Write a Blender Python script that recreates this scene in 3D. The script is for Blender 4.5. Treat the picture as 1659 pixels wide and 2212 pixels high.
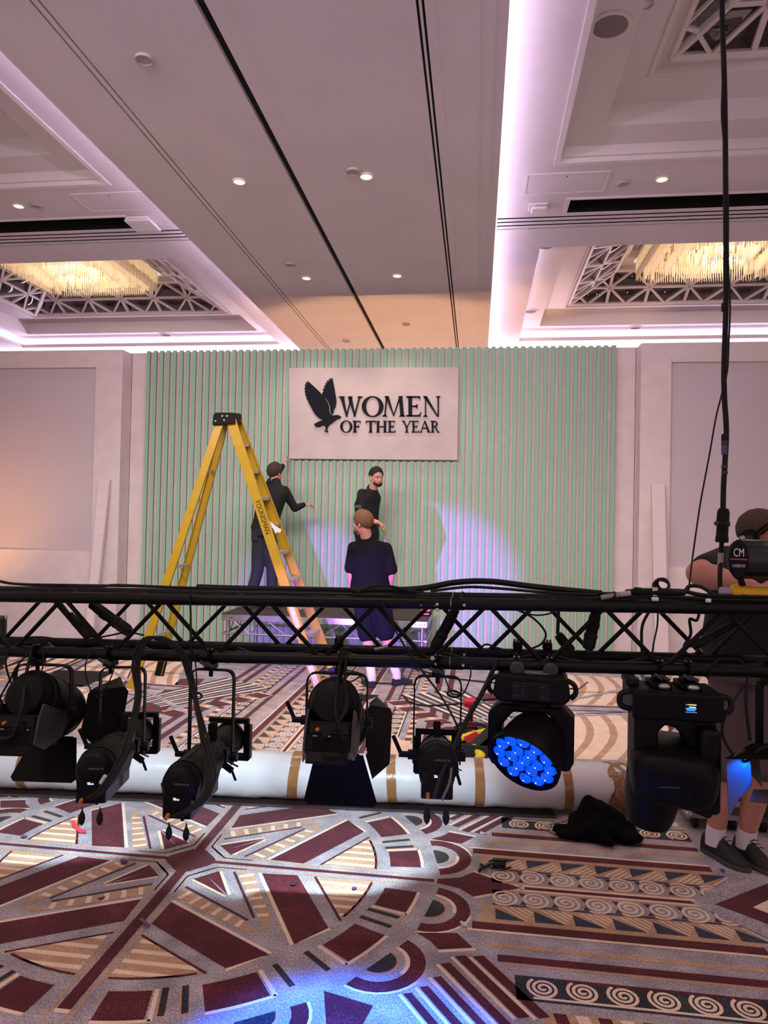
import bpy, math, random
from math import sin, cos, pi, radians, sqrt, atan2
from mathutils import Matrix, Vector

for _o in list(bpy.data.objects):
    bpy.data.objects.remove(_o, do_unlink=True)
S = bpy.context.scene
COL = S.collection
V = Vector
random.seed(7)

# ---------------------------------------------------------------- camera
IW, IH, FPX, EYE = 1659.0, 2212.0, 1534.0, 1.68      # photograph size, focal length in pixels, eye height
_d = V(((1030.0-IW/2)/FPX, -(1135.0-IH/2)/FPX, -1.0)).normalized()   # room depth axis seen by the camera
_u = V((sin(.018), cos(.018), 0.0)); _u = (_u - _u.dot(_d)*_d).normalized()
_x = _d.cross(_u)
CROT = Matrix((_x, _d, _u))                          # camera axes -> world
cam = bpy.data.cameras.new('camera')
cam.sensor_fit = 'AUTO'; cam.sensor_width = 36.0; cam.lens = FPX*36.0/IH
cam.clip_start = .05; cam.clip_end = 80
camo = bpy.data.objects.new('camera', cam); COL.objects.link(camo)
camo.matrix_world = Matrix.Translation((0, 0, EYE)) @ CROT.to_4x4()
S.camera = camo

def at(px, py, X=None, Y=None, Z=None):
    """point of the room seen at a place of the photograph, on the plane X, Y or Z = given"""
    r = CROT @ V(((px-IW/2)/FPX, -(py-IH/2)/FPX, -1.0))
    t = X/r.x if X is not None else (Y/r.y if Y is not None else (Z-EYE)/r.z)
    return V((0, 0, EYE)) + r*t

# ---------------------------------------------------------------- world, exposure
S.view_settings.view_transform = 'Standard'
S.view_settings.look = 'None'
S.view_settings.gamma = 1.0
S.view_settings.use_curve_mapping = False
S.view_settings.exposure = 0.0
W = bpy.data.worlds.new('room_light'); S.world = W; W.use_nodes = True
_bg = W.node_tree.nodes['Background']
_bg.inputs[0].default_value = (1.0, .74, .74, 1)
_bg.inputs[1].default_value = .60

def lamp(name, kind, loc, energy, color=(1, 1, 1), aim=None, size=.1, spot=60, blend=.3, spread=None, shape=None, sy=None):
    L = bpy.data.lights.new(name, kind); L.energy = energy; L.color = color
    if kind == 'AREA':
        L.size = size
        if shape: L.shape = shape
        if sy: L.size_y = sy
        if spread: L.spread = radians(spread)
    else:
        L.shadow_soft_size = size
    if kind == 'SPOT':
        L.spot_size = radians(spot); L.spot_blend = blend
    o = bpy.data.objects.new(name, L); COL.objects.link(o); o.location = loc
    if aim is not None:
        o.rotation_euler = (V(aim)-V(loc)).to_track_quat('-Z', 'Y').to_euler()
    return o

# house lighting: rows of recessed ceiling lights over the whole ballroom (those behind the viewer too)
for _i, (_lx, _ly) in enumerate([(-2.15, 6.04), (-1.01, 6.05), (-2.15, 8.53), (-1.01, 8.53), (1.68, 6.95), (-4.92, 6.95)]):
    lamp('ceiling_lamp', 'SPOT', (_lx, _ly, 4.66 if abs(_lx+1.58) < .7 else 4.96), 60, (1, .80, .62), (_lx, _ly, 0), .06, 100, .6)
for _lx, _ly in [(-2.15, 2.2), (-1.01, 2.2), (3.4, 1.2), (-6.4, 1.2), (1.0, -.6), (-3.6, -.6), (3.2, 4.4), (-6.2, 4.4)]:
    lamp('ceiling_lamp', 'SPOT', (_lx, _ly, 4.66 if abs(_lx+1.58) < .7 else 4.96), 80, (1, .76, .68), (_lx, _ly, 0), .25, 140, .7)
lamp('set_fill_light', 'AREA', (-1.5, 3.6, 4.45), 120, (1, .86, .89), (-1.5, 9.3, .6), 6.0, spread=105, shape='RECTANGLE', sy=.6)  # broad unseen fill, added to brighten the set
# unseen stage lanterns, placed by the warm, amber and blue light they cast
lamp('stage_lantern', 'SPOT', (3.2, 10.9, .15), 260, (1, .55, .22), (.4, 11.2, 4.7), .10, 70, .3)             # warm uplights behind the set
lamp('stage_lantern', 'SPOT', (-1.4, 10.9, .15), 520, (1, .55, .22), (-1.4, 11.6, 4.7), .10, 62, .25)
lamp('stage_lantern', 'SPOT', (-7.4, 7.2, .3), 170, (1, .48, .15), (-6.75, 9.25, 1.7), .15, 52, 1.0)           # amber glow on the left screen
lamp('stage_lantern', 'SPOT', (-.2, 1.3, 4.5), 7500, (.01, .15, 1.0), (-.34, 2.02, 0), .06, 16.5, .45)                # blue pool at the viewer's feet

# ---------------------------------------------------------------- helpers
def lin(h):
    if isinstance(h, str):
        h = [int(h[i:i+2], 16)/255 for i in (0, 2, 4)]
    return tuple((c/12.92 if c <= .04045 else ((c+.055)/1.055)**2.4) for c in h)

MATS = {}
def mat(name, col, rough=.6, metal=0., var=0., vscale=6., bump=0., bscale=60., spec=.5, coat=0., emit=None, estr=0., col2=None, vdet=3., trans=0., stretch=None, space='Object'):
    """procedural principled material: two tones mixed by noise, optional fine relief"""
    m = bpy.data.materials.new(name); m.use_nodes = True
    nt = m.node_tree; N = nt.nodes; P = N['Principled BSDF']
    c = lin(col)
    P.inputs['Base Color'].default_value = (*c, 1)
    P.inputs['Roughness'].default_value = rough
    P.inputs['Metallic'].default_value = metal
    P.inputs['Specular IOR Level'].default_value = spec
    if coat: P.inputs['Coat Weight'].default_value = coat
    if trans: P.inputs['Transmission Weight'].default_value = trans
    if emit is not None:
        P.inputs['Emission Color'].default_value = (*lin(emit), 1)
        P.inputs['Emission Strength'].default_value = estr
    if var or bump or col2:
        tc = N.new('ShaderNodeTexCoord'); mp = N.new('ShaderNodeMapping')
        if stretch: mp.inputs['Scale'].default_value = stretch
        nt.links.new(tc.outputs[space], mp.inputs[0])
    if var or col2:
        n = N.new('ShaderNodeTexNoise'); n.inputs['Scale'].default_value = vscale; n.inputs['Detail'].default_value = vdet
        nt.links.new(mp.outputs[0], n.inputs['Vector'])
        r = N.new('ShaderNodeValToRGB'); nt.links.new(n.outputs['Fac'], r.inputs[0])
        d = lin(col2) if col2 else tuple(x*(1-var) for x in c)
        e = c if col2 else tuple(min(1, x*(1+var)) for x in c)
        r.color_ramp.elements[0].position = .35; r.color_ramp.elements[0].color = (*d, 1)
        r.color_ramp.elements[1].position = .65; r.color_ramp.elements[1].color = (*e, 1)
        nt.links.new(r.outputs[0], P.inputs['Base Color'])
    if bump:
        b = N.new('ShaderNodeBump'); b.inputs['Strength'].default_value = bump; b.inputs['Distance'].default_value = .01
        n2 = N.new('ShaderNodeTexNoise'); n2.inputs['Scale'].default_value = bscale; n2.inputs['Detail'].default_value = 4
        nt.links.new(mp.outputs[0], n2.inputs['Vector'])
        nt.links.new(n2.outputs['Fac'], b.inputs['Height']); nt.links.new(b.outputs[0], P.inputs['Normal'])
    MATS[name] = m
    return m

def glow(name, col, strength):
    m = bpy.data.materials.new(name); m.use_nodes = True
    nt = m.node_tree; nt.nodes.clear()
    e = nt.nodes.new('ShaderNodeEmission'); o = nt.nodes.new('ShaderNodeOutputMaterial')
    e.inputs[0].default_value = (*lin(col), 1); e.inputs[1].default_value = strength
    nt.links.new(e.outputs[0], o.inputs[0])
    return m

MW = {}
def tag(o, label=None, cat=None, group=None, kind=None):
    if label: o['label'] = label
    if cat: o['category'] = cat
    if group: o['group'] = group
    if kind: o['kind'] = kind
    return o

def thing(name, label, cat, M=None, group=None):
    o = bpy.data.objects.new(name, None); COL.objects.link(o)
    o.empty_display_size = .1
    if M is None: M = Matrix.Identity(4)
    if not isinstance(M, Matrix): M = Matrix.Translation(V(M))
    o.matrix_world = M; MW[o.name] = M.copy()
    return tag(o, label, cat, group)

def frame(o, fwd, up=(0, 0, 1)):
    """matrix with y along fwd, z close to up, origin o"""
    y = V(fwd).normalized(); x = y.cross(V(up)).normalized(); z = x.cross(y)
    M = Matrix((x, y, z)).transposed().to_4x4(); M.translation = V(o)
    return M

class MB:
    """collects geometry, build() links it as one mesh object"""
    def __init__(s, M=None):
        s.v = []; s.f = []; s.mi = []; s.M = M; s.k = 0
    def add(s, vs, fs):
        n = len(s.v)
        M = s.M
        s.v += [tuple(M @ V(p)) for p in vs] if M is not None else [tuple(p) for p in vs]
        s.f += [tuple(n+i for i in f) for f in fs]; s.mi += [s.k]*len(fs)
        return s
    def box(s, c, d, R=None):
        x, y, z = d[0]/2, d[1]/2, d[2]/2
        vs = [V((a*x, b*y, e*z)) for e in (-1, 1) for b in (-1, 1) for a in (-1, 1)]
        if R is not None: vs = [R @ p for p in vs]
        return s.add([V(c)+p for p in vs], [(0, 2, 3, 1), (4, 5, 7, 6), (0, 1, 5, 4), (2, 6, 7, 3), (0, 4, 6, 2), (1, 3, 7, 5)])
    def lim(s, a, b):
        return s.box([(a[i]+b[i])/2 for i in range(3)], [abs(b[i]-a[i]) for i in range(3)])
    def bar(s, p, q, w, h, up=(0, 0, 1)):
        p, q = V(p), V(q); M = frame(p, q-p, up if abs((q-p).normalized().dot(V(up))) < .99 else (1, 0, 0)); L = (q-p).length
        vs = [M @ V((a*w/2, y, e*h/2)) for y in (0, L) for e in (-1, 1) for a in (-1, 1)]
        return s.add(vs, [(0, 1, 3, 2), (4, 6, 7, 5), (0, 4, 5, 1), (2, 3, 7, 6), (0, 2, 6, 4), (1, 5, 7, 3)])
    def cyl(s, p, q, r, r2=None, seg=12, caps=True):
        p, q = V(p), V(q); r2 = r if r2 is None else r2
        M = frame(p, q-p, (0, 0, 1) if abs((q-p).normalized().z) < .99 else (1, 0, 0)); L = (q-p).length
        vs = [M @ V((cos(2*pi*i/seg)*R, y, sin(2*pi*i/seg)*R)) for y, R in ((0, r), (L, r2)) for i in range(seg)]
        fs = [(i, i+seg, (i+1) % seg+seg, (i+1) % seg) for i in range(seg)]
        if caps: fs += [tuple(range(seg)), tuple(range(2*seg-1, seg-1, -1))]
        return s.add(vs, fs)
    def tube(s, pts, r, seg=8, closed=False, caps=True):
        pts = [V(p) for p in pts]; n = len(pts)
        rr = r if isinstance(r, (list, tuple)) else [r]*n
        t = []
        for i in range(n):
            a = pts[i-1] if (i or closed) else pts[0]; b = pts[(i+1) % n] if (i < n-1 or closed) else pts[-1]
            d = b-a; t.append(d.normalized() if d.length > 1e-9 else V((0, 0, 1)))
        ref = V((0, 0, 1)) if abs(t[0].z) < .9 else V((1, 0, 0))
        x = t[0].cross(ref).normalized(); vs = []
        for i in range(n):
            x = (x - t[i]*x.dot(t[i])).normalized(); y = t[i].cross(x)
            vs += [pts[i] + (x*cos(2*pi*j/seg)+y*sin(2*pi*j/seg))*rr[i] for j in range(seg)]
        m = n if closed else n-1
        fs = [(i*seg+j, i*seg+(j+1) % seg, ((i+1) % n)*seg+(j+1) % seg, ((i+1) % n)*seg+j) for i in range(m) for j in range(seg)]
        if caps and not closed: fs += [tuple(range(seg-1, -1, -1)), tuple(range((n-1)*seg, n*seg))]
        return s.add(vs, fs)
    def lathe(s, prof, seg=24, M=None, caps=True):
        """prof: (r, y) pairs, spun about the local y axis"""
        vs = [V((cos(2*pi*j/seg)*r, y, sin(2*pi*j/seg)*r)) for r, y in prof for j in range(seg)]
        if M is not None: vs = [M @ p for p in vs]
        n = len(prof)
        fs = [(i*seg+j, (i+1)*seg+j, (i+1)*seg+(j+1) % seg, i*seg+(j+1) % seg) for i in range(n-1) for j in range(seg)]
        if caps: fs += [tuple(range(seg)), tuple(range(n*seg-1, (n-1)*seg-1, -1))]
        return s.add(vs, fs)
    def prism(s, poly, a, b, M=None):
        """polygon in local xy extruded from z=a to z=b"""
        n = len(poly)
        vs = [V((x, y, a)) for x, y in poly]+[V((x, y, b)) for x, y in poly]
        if M is not None: vs = [M @ p for p in vs]
        fs = [tuple(range(n-1, -1, -1)), tuple(range(n, 2*n))]+[(i, (i+1) % n, n+(i+1) % n, n+i) for i in range(n)]
        return s.add(vs, fs)
    def loft(s, rings, caps=True):
        """rings: lists of points, all of one length"""
        seg = len(rings[0]); n = len(rings)
        vs = [p for r in rings for p in r]
        fs = [(i*seg+j, i*seg+(j+1) % seg, (i+1)*seg+(j+1) % seg, (i+1)*seg+j) for i in range(n-1) for j in range(seg)]
        if caps: fs += [tuple(range(seg-1, -1, -1)), tuple(range((n-1)*seg, n*seg))]
        return s.add(vs, fs)
    def sph(s, c, r, seg=16, rings=10, R=None):
        r = (r, r, r) if not isinstance(r, (tuple, list)) else r
        vs = [V((0, 0, r[2]))]
        for i in range(1, rings):
            a = pi*i/rings
            vs += [V((r[0]*sin(a)*cos(2*pi*j/seg), r[1]*sin(a)*sin(2*pi*j/seg), r[2]*cos(a))) for j in range(seg)]
        vs.append(V((0, 0, -r[2])))
        if R is not None: vs = [R @ p for p in vs]
        fs = [(0, 1+j, 1+(j+1) % seg) for j in range(seg)]
        for i in range(rings-2):
            fs += [(1+i*seg+j, 1+(i+1)*seg+j, 1+(i+1)*seg+(j+1) % seg, 1+i*seg+(j+1) % seg) for j in range(seg)]
        b = 1+(rings-2)*seg
        fs += [(b+j, len(vs)-1, b+(j+1) % seg) for j in range(seg)]
        return s.add([V(c)+p for p in vs], fs)
    def cap(s, p, q, r, r2=None, seg=14):
        """tapered capsule"""
        r2 = r if r2 is None else r2
        s.cyl(p, q, r, r2, seg); s.sph(p, r, seg, 8); s.sph(q, r2, seg, 8)
        return s
    def mesh(s, name, mats, ang=35):
        me = bpy.data.meshes.new(name); me.from_pydata(s.v, [], s.f)
        for m in (mats if isinstance(mats, (list, tuple)) else [mats]): me.materials.append(m)
        me.polygons.foreach_set('material_index', s.mi)
        me.polygons.foreach_set('use_smooth', [True]*len(s.f))
        me.update(); me.validate()
        if ang is not None: me.set_sharp_from_angle(angle=radians(ang))
        return me
    def build(s, name, mats, parent=None, world=False, bev=0, ang=35, seg=2):
        if parent is not None and world:
            I = MW.get(parent.name, Matrix.Identity(4)).inverted()
            s.v = [tuple(I @ V(p)) for p in s.v]
        o = bpy.data.objects.new(name, s.mesh(name, mats, ang)); COL.objects.link(o)
        if parent is not None:
            o.parent = parent; MW[o.name] = MW.get(parent.name, Matrix.Identity(4))
        if bev:
            b = o.modifiers.new('edge', 'BEVEL'); b.width = bev; b.segments = seg; b.limit_method = 'ANGLE'; b.angle_limit = radians(40)
        return o

def clone(o, parent, M=None):
    c = o.copy(); COL.objects.link(c); c.parent = parent
    if M is not None: c.matrix_local = M
    MW[c.name] = MW.get(parent.name) if parent else Matrix.Identity(4)
    return c

def struct(mb, name, m, **k):
    o = mb.build(name, m, **k); o['kind'] = 'structure'; MW[o.name] = Matrix.Identity(4)
    return o

def spline(pts, n=8):
    """Catmull-Rom through the points"""
    P = [V(p) for p in pts]; P = [P[0]*2-P[1]]+P+[P[-1]*2-P[-2]]; out = []
    for i in range(1, len(P)-2):
        a, b, c, d = P[i-1:i+3]
        for k in range(n):
            t = k/n
            out.append(.5*((2*b)+(c-a)*t+(2*a-5*b+4*c-d)*t*t+(3*b-a-3*c+d)*t**3))
    out.append(P[-2])
    return out

def text_mb(txt, size, depth=.002, align='CENTER'):
    """lettering laid out in the local xy plane"""
    cu = bpy.data.curves.new('lettering', 'FONT'); cu.body = txt; cu.size = size; cu.align_x = align; cu.align_y = 'CENTER'; cu.extrude = depth/2; cu.resolution_u = 3
    o = bpy.data.objects.new('lettering', cu); COL.objects.link(o)
    bpy.context.view_layer.update()
    dg = bpy.context.evaluated_depsgraph_get(); e = o.evaluated_get(dg); me = e.to_mesh()
    vs = [tuple(v.co) for v in me.vertices]; fs = [tuple(p.vertices) for p in me.polygons]
    e.to_mesh_clear(); bpy.data.objects.remove(o, do_unlink=True); bpy.data.curves.remove(cu)
    return vs, fs

def fuse(mb, name, m, parent, voxel=.01, smooth=4, world=True, decim=None):
    """melts overlapping shapes into one continuous surface"""
    me = mb.mesh(name, m, None)
    o = bpy.data.objects.new(name, me); COL.objects.link(o)
    r = o.modifiers.new('r', 'REMESH'); r.mode = 'VOXEL'; r.voxel_size = voxel; r.use_smooth_shade = True
    if smooth:
        q = o.modifiers.new('s', 'SMOOTH'); q.factor = .5; q.iterations = smooth
    if decim:
        d = o.modifiers.new('d', 'DECIMATE'); d.ratio = decim
    bpy.context.view_layer.update()
    dg = bpy.context.evaluated_depsgraph_get()
    me2 = bpy.data.meshes.new_from_object(o.evaluated_get(dg))
    o.modifiers.clear(); o.data = me2; bpy.data.meshes.remove(me)
    me2.materials.clear(); me2.materials.append(m)
    me2.polygons.foreach_set('use_smooth', [True]*len(me2.polygons))
    if parent is not None:
        if world: me2.transform(MW[parent.name].inverted())
        o.parent = parent; MW[o.name] = MW[parent.name]
    return o

# ---------------------------------------------------------------- materials
M_WHITE = mat('ceiling_paint', 'd9cfd3', .75, var=.03, vscale=1.5)
M_MOULD = mat('moulding_paint', 'ddd5d5', .6)
M_FLAT = mat('set_panel_paper', 'e4d6d4', .8, col2='dccccb', vscale=5, vdet=6, bump=.05, bscale=30)
M_BLACK = mat('black_plenum', '060606', .9)
M_DARK = mat('powder_coated_black', '060506', .5, var=.15, vscale=30, spec=.16)
M_SATIN = mat('satin_black_metal', '060506', .38, spec=.2)
M_PLAST = mat('black_plastic', '070608', .5, var=.1, vscale=20, bump=.04, bscale=300, spec=.16)
M_RUB = mat('black_rubber', '080808', .6, spec=.3)
M_SHEET = mat('black_sheet_metal', '050506', .5, spec=.14)
M_GREYM = mat('grey_sheet_metal', '2a292e', .5, var=.06, vscale=10)
M_ALU = mat('brushed_aluminium', 'a9a6a8', .35, .9, var=.1, vscale=12)
M_STEEL = mat('bright_steel', 'b9b6b4', .25, 1.)
M_ORANGE = mat('orange_plastic', 'b87018', .4)
M_WLABEL = mat('white_label', 'd9d2d0', .6)
M_LED = glow('cove_light', 'f0dcff', 28.0)
M_DOWN = glow('downlight_glow', 'fff2c0', 1.6)

# ================================================================ ceiling
XL, XR, Y0, Y1 = -10.6, 7.6, -2.6, 13.5
BX0, BX1, ZB, ZC = -3.15, .135, 4.70, 5.00          # dropped centre bay edges, its height, side ceiling height
mirx = lambda x: -3.03-x                              # the room is symmetric about x = -1.515

def rects(x0, x1, y0, y1, holes):
    xs = sorted({x0, x1, *[h[0] for h in holes], *[h[1] for h in holes]}); ys = sorted({y0, y1, *[h[2] for h in holes], *[h[3] for h in holes]})
    for i in range(len(xs)-1):
        for j in range(len(ys)-1):
            cx, cy = (xs[i]+xs[i+1])/2, (ys[j]+ys[j+1])/2
            if x0 < cx < x1 and y0 < cy < y1 and not any(h[0] < cx < h[1] and h[2] < cy < h[3] for h in holes):
                yield xs[i], xs[i+1], ys[j], ys[j+1]

COFF = [(.69, 5.9, 2.2, 6.55), (.69, 5.9, 8.56, 12.88)]
SLOT = (.88, 5.75, 7.31, 7.63)
LINS = [(.16, 6.9, 7.705+i*.094, 7.74+i*.094) for i in range(4)]
def side(sgn):
    fx = (lambda h: h) if sgn > 0 else (lambda h: (mirx(h[1]), mirx(h[0]), h[2], h[3]))
    co = [fx(h) for h in COFF]; sl = fx(SLOT); ln = [fx(h) for h in LINS]
    a, b = (-.35, XR) if sgn > 0 else (XL, mirx(-.35))
    mb = MB()
    for x0, x1, y0, y1 in rects(a, b, Y0, Y1, co+[sl]+ln):
        mb.lim((x0, y0, ZC), (x1, y1, ZC+.003))
    struct(mb, 'ceiling', M_WHITE)
    mb = MB()                                          # plenum above the open slot and the linear diffuser
    for h, z in [(sl, .5)]+[(q, .12) for q in ln]:
        mb.lim((h[0]-.02, h[2]-.02, ZC+z), (h[1]+.02, h[3]+.02, ZC+z+.02))
        mb.lim((h[0]-.02, h[2]-.02, ZC+.02), (h[1]+.02, h[2], ZC+z)); mb.lim((h[0]-.02, h[3], ZC+.02), (h[1]+.02, h[3]+.02, ZC+z))
        mb.lim((h[0]-.02, h[2], ZC+.02), (h[0], h[3], ZC+z)); mb.lim((h[1], h[2], ZC+.02), (h[1]+.02, h[3], ZC+z))
    struct(mb, 'ceiling_recess', M_BLACK)
    mb = MB()                                          # thin white frame round the open slot
    x0, x1, y0, y1 = sl
    for p, q in (((x0-.04, y0-.03, ZC-.012), (x0, y1, ZC+.02)), ((x1, y0-.03, ZC-.012), (x1+.04, y1, ZC+.02)), ((x0, y0-.03, ZC-.012), (x1, y0, ZC+.02))):
        mb.lim(p, q)
    struct(mb, 'trim_1' if sgn > 0 else 'trim_2', M_MOULD)
    # things drawn up in the dark slot: two sagging cables
    for k in range(2):
        xa = sl[0]+.5+k*1.1
        o = MB().tube(spline([(xa, 7.4, ZC+.4), (xa+.25, 7.45, ZC+.16), (xa+.6, 7.5, ZC+.15), (xa+.9, 7.52, ZC+.42)]), .008, 6)
        struct(o, 'ceiling_cable', M_RUB)
    return co
CR, CL = side(1), side(-1)

# dropped centre bay with its grooves and stepped edges
mb = MB()
gro = [(-2.655, -2.64), (-2.605, -2.59), (-1.685, -1.625), (-.405, -.388), (-.372, -.355)]
cuts = [BX0+.14]+[c for g in gro for c in g]+[BX1-.17]
for i in range(0, len(cuts), 2):
    mb.lim((cuts[i], Y0, ZB), (cuts[i+1], Y1, ZB+.08))
mb.lim((BX0+.07, Y0, ZB+.012), (BX0+.14, Y1, ZB+.08)); mb.lim((BX0, Y0, ZB+.024), (BX0+.07, Y1, ZB+.09))
mb.lim((BX1-.17, Y0, ZB+.008), (BX1-.075, Y1, ZB+.08)); mb.lim((BX1-.075, Y0, ZB+.018), (BX1, Y1, ZB+.09))
for a, b in ((-1.80, -1.685), (-1.625, -1.51), (-.47, -.405), (-.355, -.29)):
    mb.lim((a, Y0, ZB-.004), (b, Y1, ZB+.01))          # slim raised borders along the tracks
struct(mb, 'ceiling', M_WHITE)
mb = MB()
for a, b in gro: mb.lim((a-.01, Y0, ZB+.03), (b+.01, Y1, ZB+.075))
struct(mb, 'trim_3', M_BLACK)
mb = MB().lim((BX0+.3, Y0, ZB+.08), (BX0+.36, Y1, ZC+.05)).lim((BX1-.36, Y0, ZB+.08), (BX1-.3, Y1, ZC+.05))
struct(mb, 'trim_4', M_WHITE)
for x in (BX0+.09, BX1-.09):                           # cove light strips lying on the edge of the centre bay
    struct(MB().lim((x-.02, Y0, ZB+.092), (x+.02, Y1-.2, ZB+.105)), 'cove_light', M_LED)

M_GLASS = mat('dark_mirror_glass', '6c6664', .04, 1.0)
M_LATT = mat('white_lattice_paint', 'd9cfcf', .5)
def inset(h, o): return (h[0]+o, h[1]-o, h[2]+o, h[3]-o)
def skirt(mb, ha, za, hb, zb):
    a = [(ha[0], ha[2], za), (ha[1], ha[2], za), (ha[1], ha[3], za), (ha[0], ha[3], za)]
    b = [(hb[0], hb[2], zb), (hb[1], hb[2], zb), (hb[1], hb[3], zb), (hb[0], hb[3], zb)]
    mb.add(a+b, [(i, (i+1) % 4, 4+(i+1) % 4, 4+i) for i in range(4)])

WN = [0]
def coffer(h, lit, faces='NESW'):
    z = ZC
    mb = MB()
    prof = [(0, z), (0, z+.06), (-.16, z+.06), (-.16, z+.17), (.33, z+.17), (.33, z+.38), (.70, z+.38), (.70, z+.365), (.72, z+.365), (.72, z+.41), (.76, z+.41)]
    if not lit: prof = [(-.05, z), (-.05, z-.012), (0, z-.012), (0, z+.03), (.03, z+.03), (.03, z+.12), (.34, z+.12), (.34, z+.30), (.62, z+.36), (.62, z+.345), (.66, z+.345), (.66, z+.41), (.76, z+.41)]
    for (o1, z1), (o2, z2) in zip(prof, prof[1:]): skirt(mb, inset(h, o1), z1, inset(h, o2), z2)
    # above the lattice: stepped lid
    for (o1, z1), (o2, z2) in zip([(1.40, z+.74), (1.40, z+.80), (1.47, z+.80), (1.47, z+.88), (1.55, z+.88), (1.55, z+.98)], [(1.40, z+.80), (1.47, z+.80), (1.47, z+.88), (1.55, z+.88), (1.55, z+.98), (2.1, z+.98)]):
        skirt(mb, inset(h, o1), z1, inset(h, o2), z2)
    t = inset(h, 2.1); mb.lim((t[0]-.6, t[2]-.6, z+.98), (t[1]+.6, t[3]+.6, z+1.0))
    struct(mb, 'ceiling_coffer', M_MOULD)
    if lit:
        q = inset(h, -.10); mb = MB()
        w = .02
        for p1, p2 in (((q[0], q[2], z+.065), (q[1], q[2]+w, z+.08)), ((q[0], q[3]-w, z+.065), (q[1], q[3], z+.08)), ((q[0], q[2], z+.065), (q[0]+w, q[3], z+.08)), ((q[1]-w, q[2], z+.065), (q[1], q[3], z+.08))):
            mb.lim(p1, p2)
        struct(mb, 'cove_light', M_LED2)
    # sloping lattice windows
    a, b = inset(h, .76), inset(h, 1.40); za, zb = z+.41, z+.74
    ca = [V((a[0], a[2], za)), V((a[1], a[2], za)), V((a[1], a[3], za)), V((a[0], a[3], za))]
    cb = [V((b[0], b[2], zb)), V((b[1], b[2], zb)), V((b[1], b[3], zb)), V((b[0], b[3], zb))]
    WN[0] += 1
    win = bpy.data.objects.new('window_%d' % WN[0], None); COL.objects.link(win); win['kind'] = 'structure'; MW[win.name] = Matrix.Identity(4)
    for f in range(4):
        if 'SENW'[f] not in faces: continue
        A, B, C, D = ca[f], ca[(f+1) % 4], cb[(f+1) % 4], cb[f]
        up = ((D-A)+(C-B)).normalized(); nrm = (B-A).cross(up).normalized()
        if nrm.z > 0: nrm = -nrm                       # towards the room
        MB().bar(A, B, .05, .05, nrm).build('rail', M_LATT, win)
        MB().bar(D, C, .05, .05, nrm).build('rail', M_LATT, win)
        MB().bar(A, D, .07, .07, nrm).build('hip_bar', M_LATT, win)
        L = (B-A).length; e = (B-A)/L; slope = up*((D-A).dot(up)); half = slope*.5
        i0 = (D-A).dot(e); n = max(3, round(L/.66)); w = L/n
        xlim = lambda t: (i0*t, L-i0*t)                # the face narrows as it rises
        MB().bar(A+half+e*xlim(.5)[0], A+half+e*xlim(.5)[1], .035, .04, nrm).build('glazing_bar', M_LATT, win)
        def seg(s0, t0, s1, t1, wd=.032):
            # a bar from (s0, t0) to (s1, t1), s along the face, t up it, cut at the hips
            for _ in range(2):
                lo, hi = xlim(t0); 
                if s0 < lo or s0 > hi: 
                    for k in range(1, 21):
                        u = k/20; s, t = s0+(s1-s0)*u, t0+(t1-t0)*u; lo, hi = xlim(t)
                        if lo <= s <= hi: break
                    else: return
                    s0, t0 = s, t
                s0, t0, s1, t1 = s1, t1, s0, t0
            if abs(s1-s0)+abs(t1-t0) > .1:
                MB().bar(A+e*s0+slope*t0, A+e*s1+slope*t1, wd, .04, nrm).build('glazing_bar', M_LATT, win)
        for i in range(1, n):
            seg(i*w, 0, i*w, 1, .045)
        for i in range(n):
            c = (i+.5)*w
            for t1 in (0, 1):
                seg(i*w, .5, c, t1); seg((i+1)*w, .5, c, t1)
        # panes, each leaning a touch on its own
        for i in range(n):
            for t0, t1 in ((0, .5), (.5, 1)):
                s0, s1 = i*w, (i+1)*w
                q = []
                for s, t in ((s0, t0), (s1, t0), (s1, t1), (s0, t1)):
                    lo, hi = xlim(t); q.append((min(max(s, lo), hi), t))
                if q[2][0]-q[3][0] < .02 and q[1][0]-q[0][0] < .02: continue
                j = random.uniform(-.012, .012); k2 = random.uniform(-.012, .012)
                vs = [A+e*s+slope*t-nrm*(.012+j*(s-s0)/w+k2*(t-t0)) for s, t in q]
                vs += [p-nrm*.008 for p in vs]
                MB().add(vs, [(0, 1, 2, 3), (7, 6, 5, 4), (0, 4, 5, 1), (1, 5, 6, 2), (2, 6, 7, 3), (3, 7, 4, 0)]).build('pane', M_GLASS, win, ang=None)
M_LED2 = glow('coffer_light', 'f0dcff', 11.0)
coffer(CR[0], False, 'NW'); coffer(CL[0], False, 'NE')
coffer(CR[1], True, 'NEW'); coffer(CL[1], True, 'NEW')

# far wall of the ballroom, its cove, side walls
struct(MB().lim((XL, Y1, 0), (XR, Y1+.1, ZC+.1)), 'wall_back', M_WHITE)
struct(MB().lim((XL, Y1-.12, 4.55), (XR, Y1-.09, 4.62)), 'cove_light', M_LED)
struct(MB().lim((XL, Y1-.22, 4.46), (XR, Y1, 4.54)), 'trim_5', M_MOULD)
struct(MB().lim((XL-.1, 6, 0), (XL, Y1, ZC+.1)), 'wall_left', M_WHITE)
struct(MB().lim((XR, 6, 0), (XR+.1, Y1, ZC+.1)), 'wall_right', M_WHITE)

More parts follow.
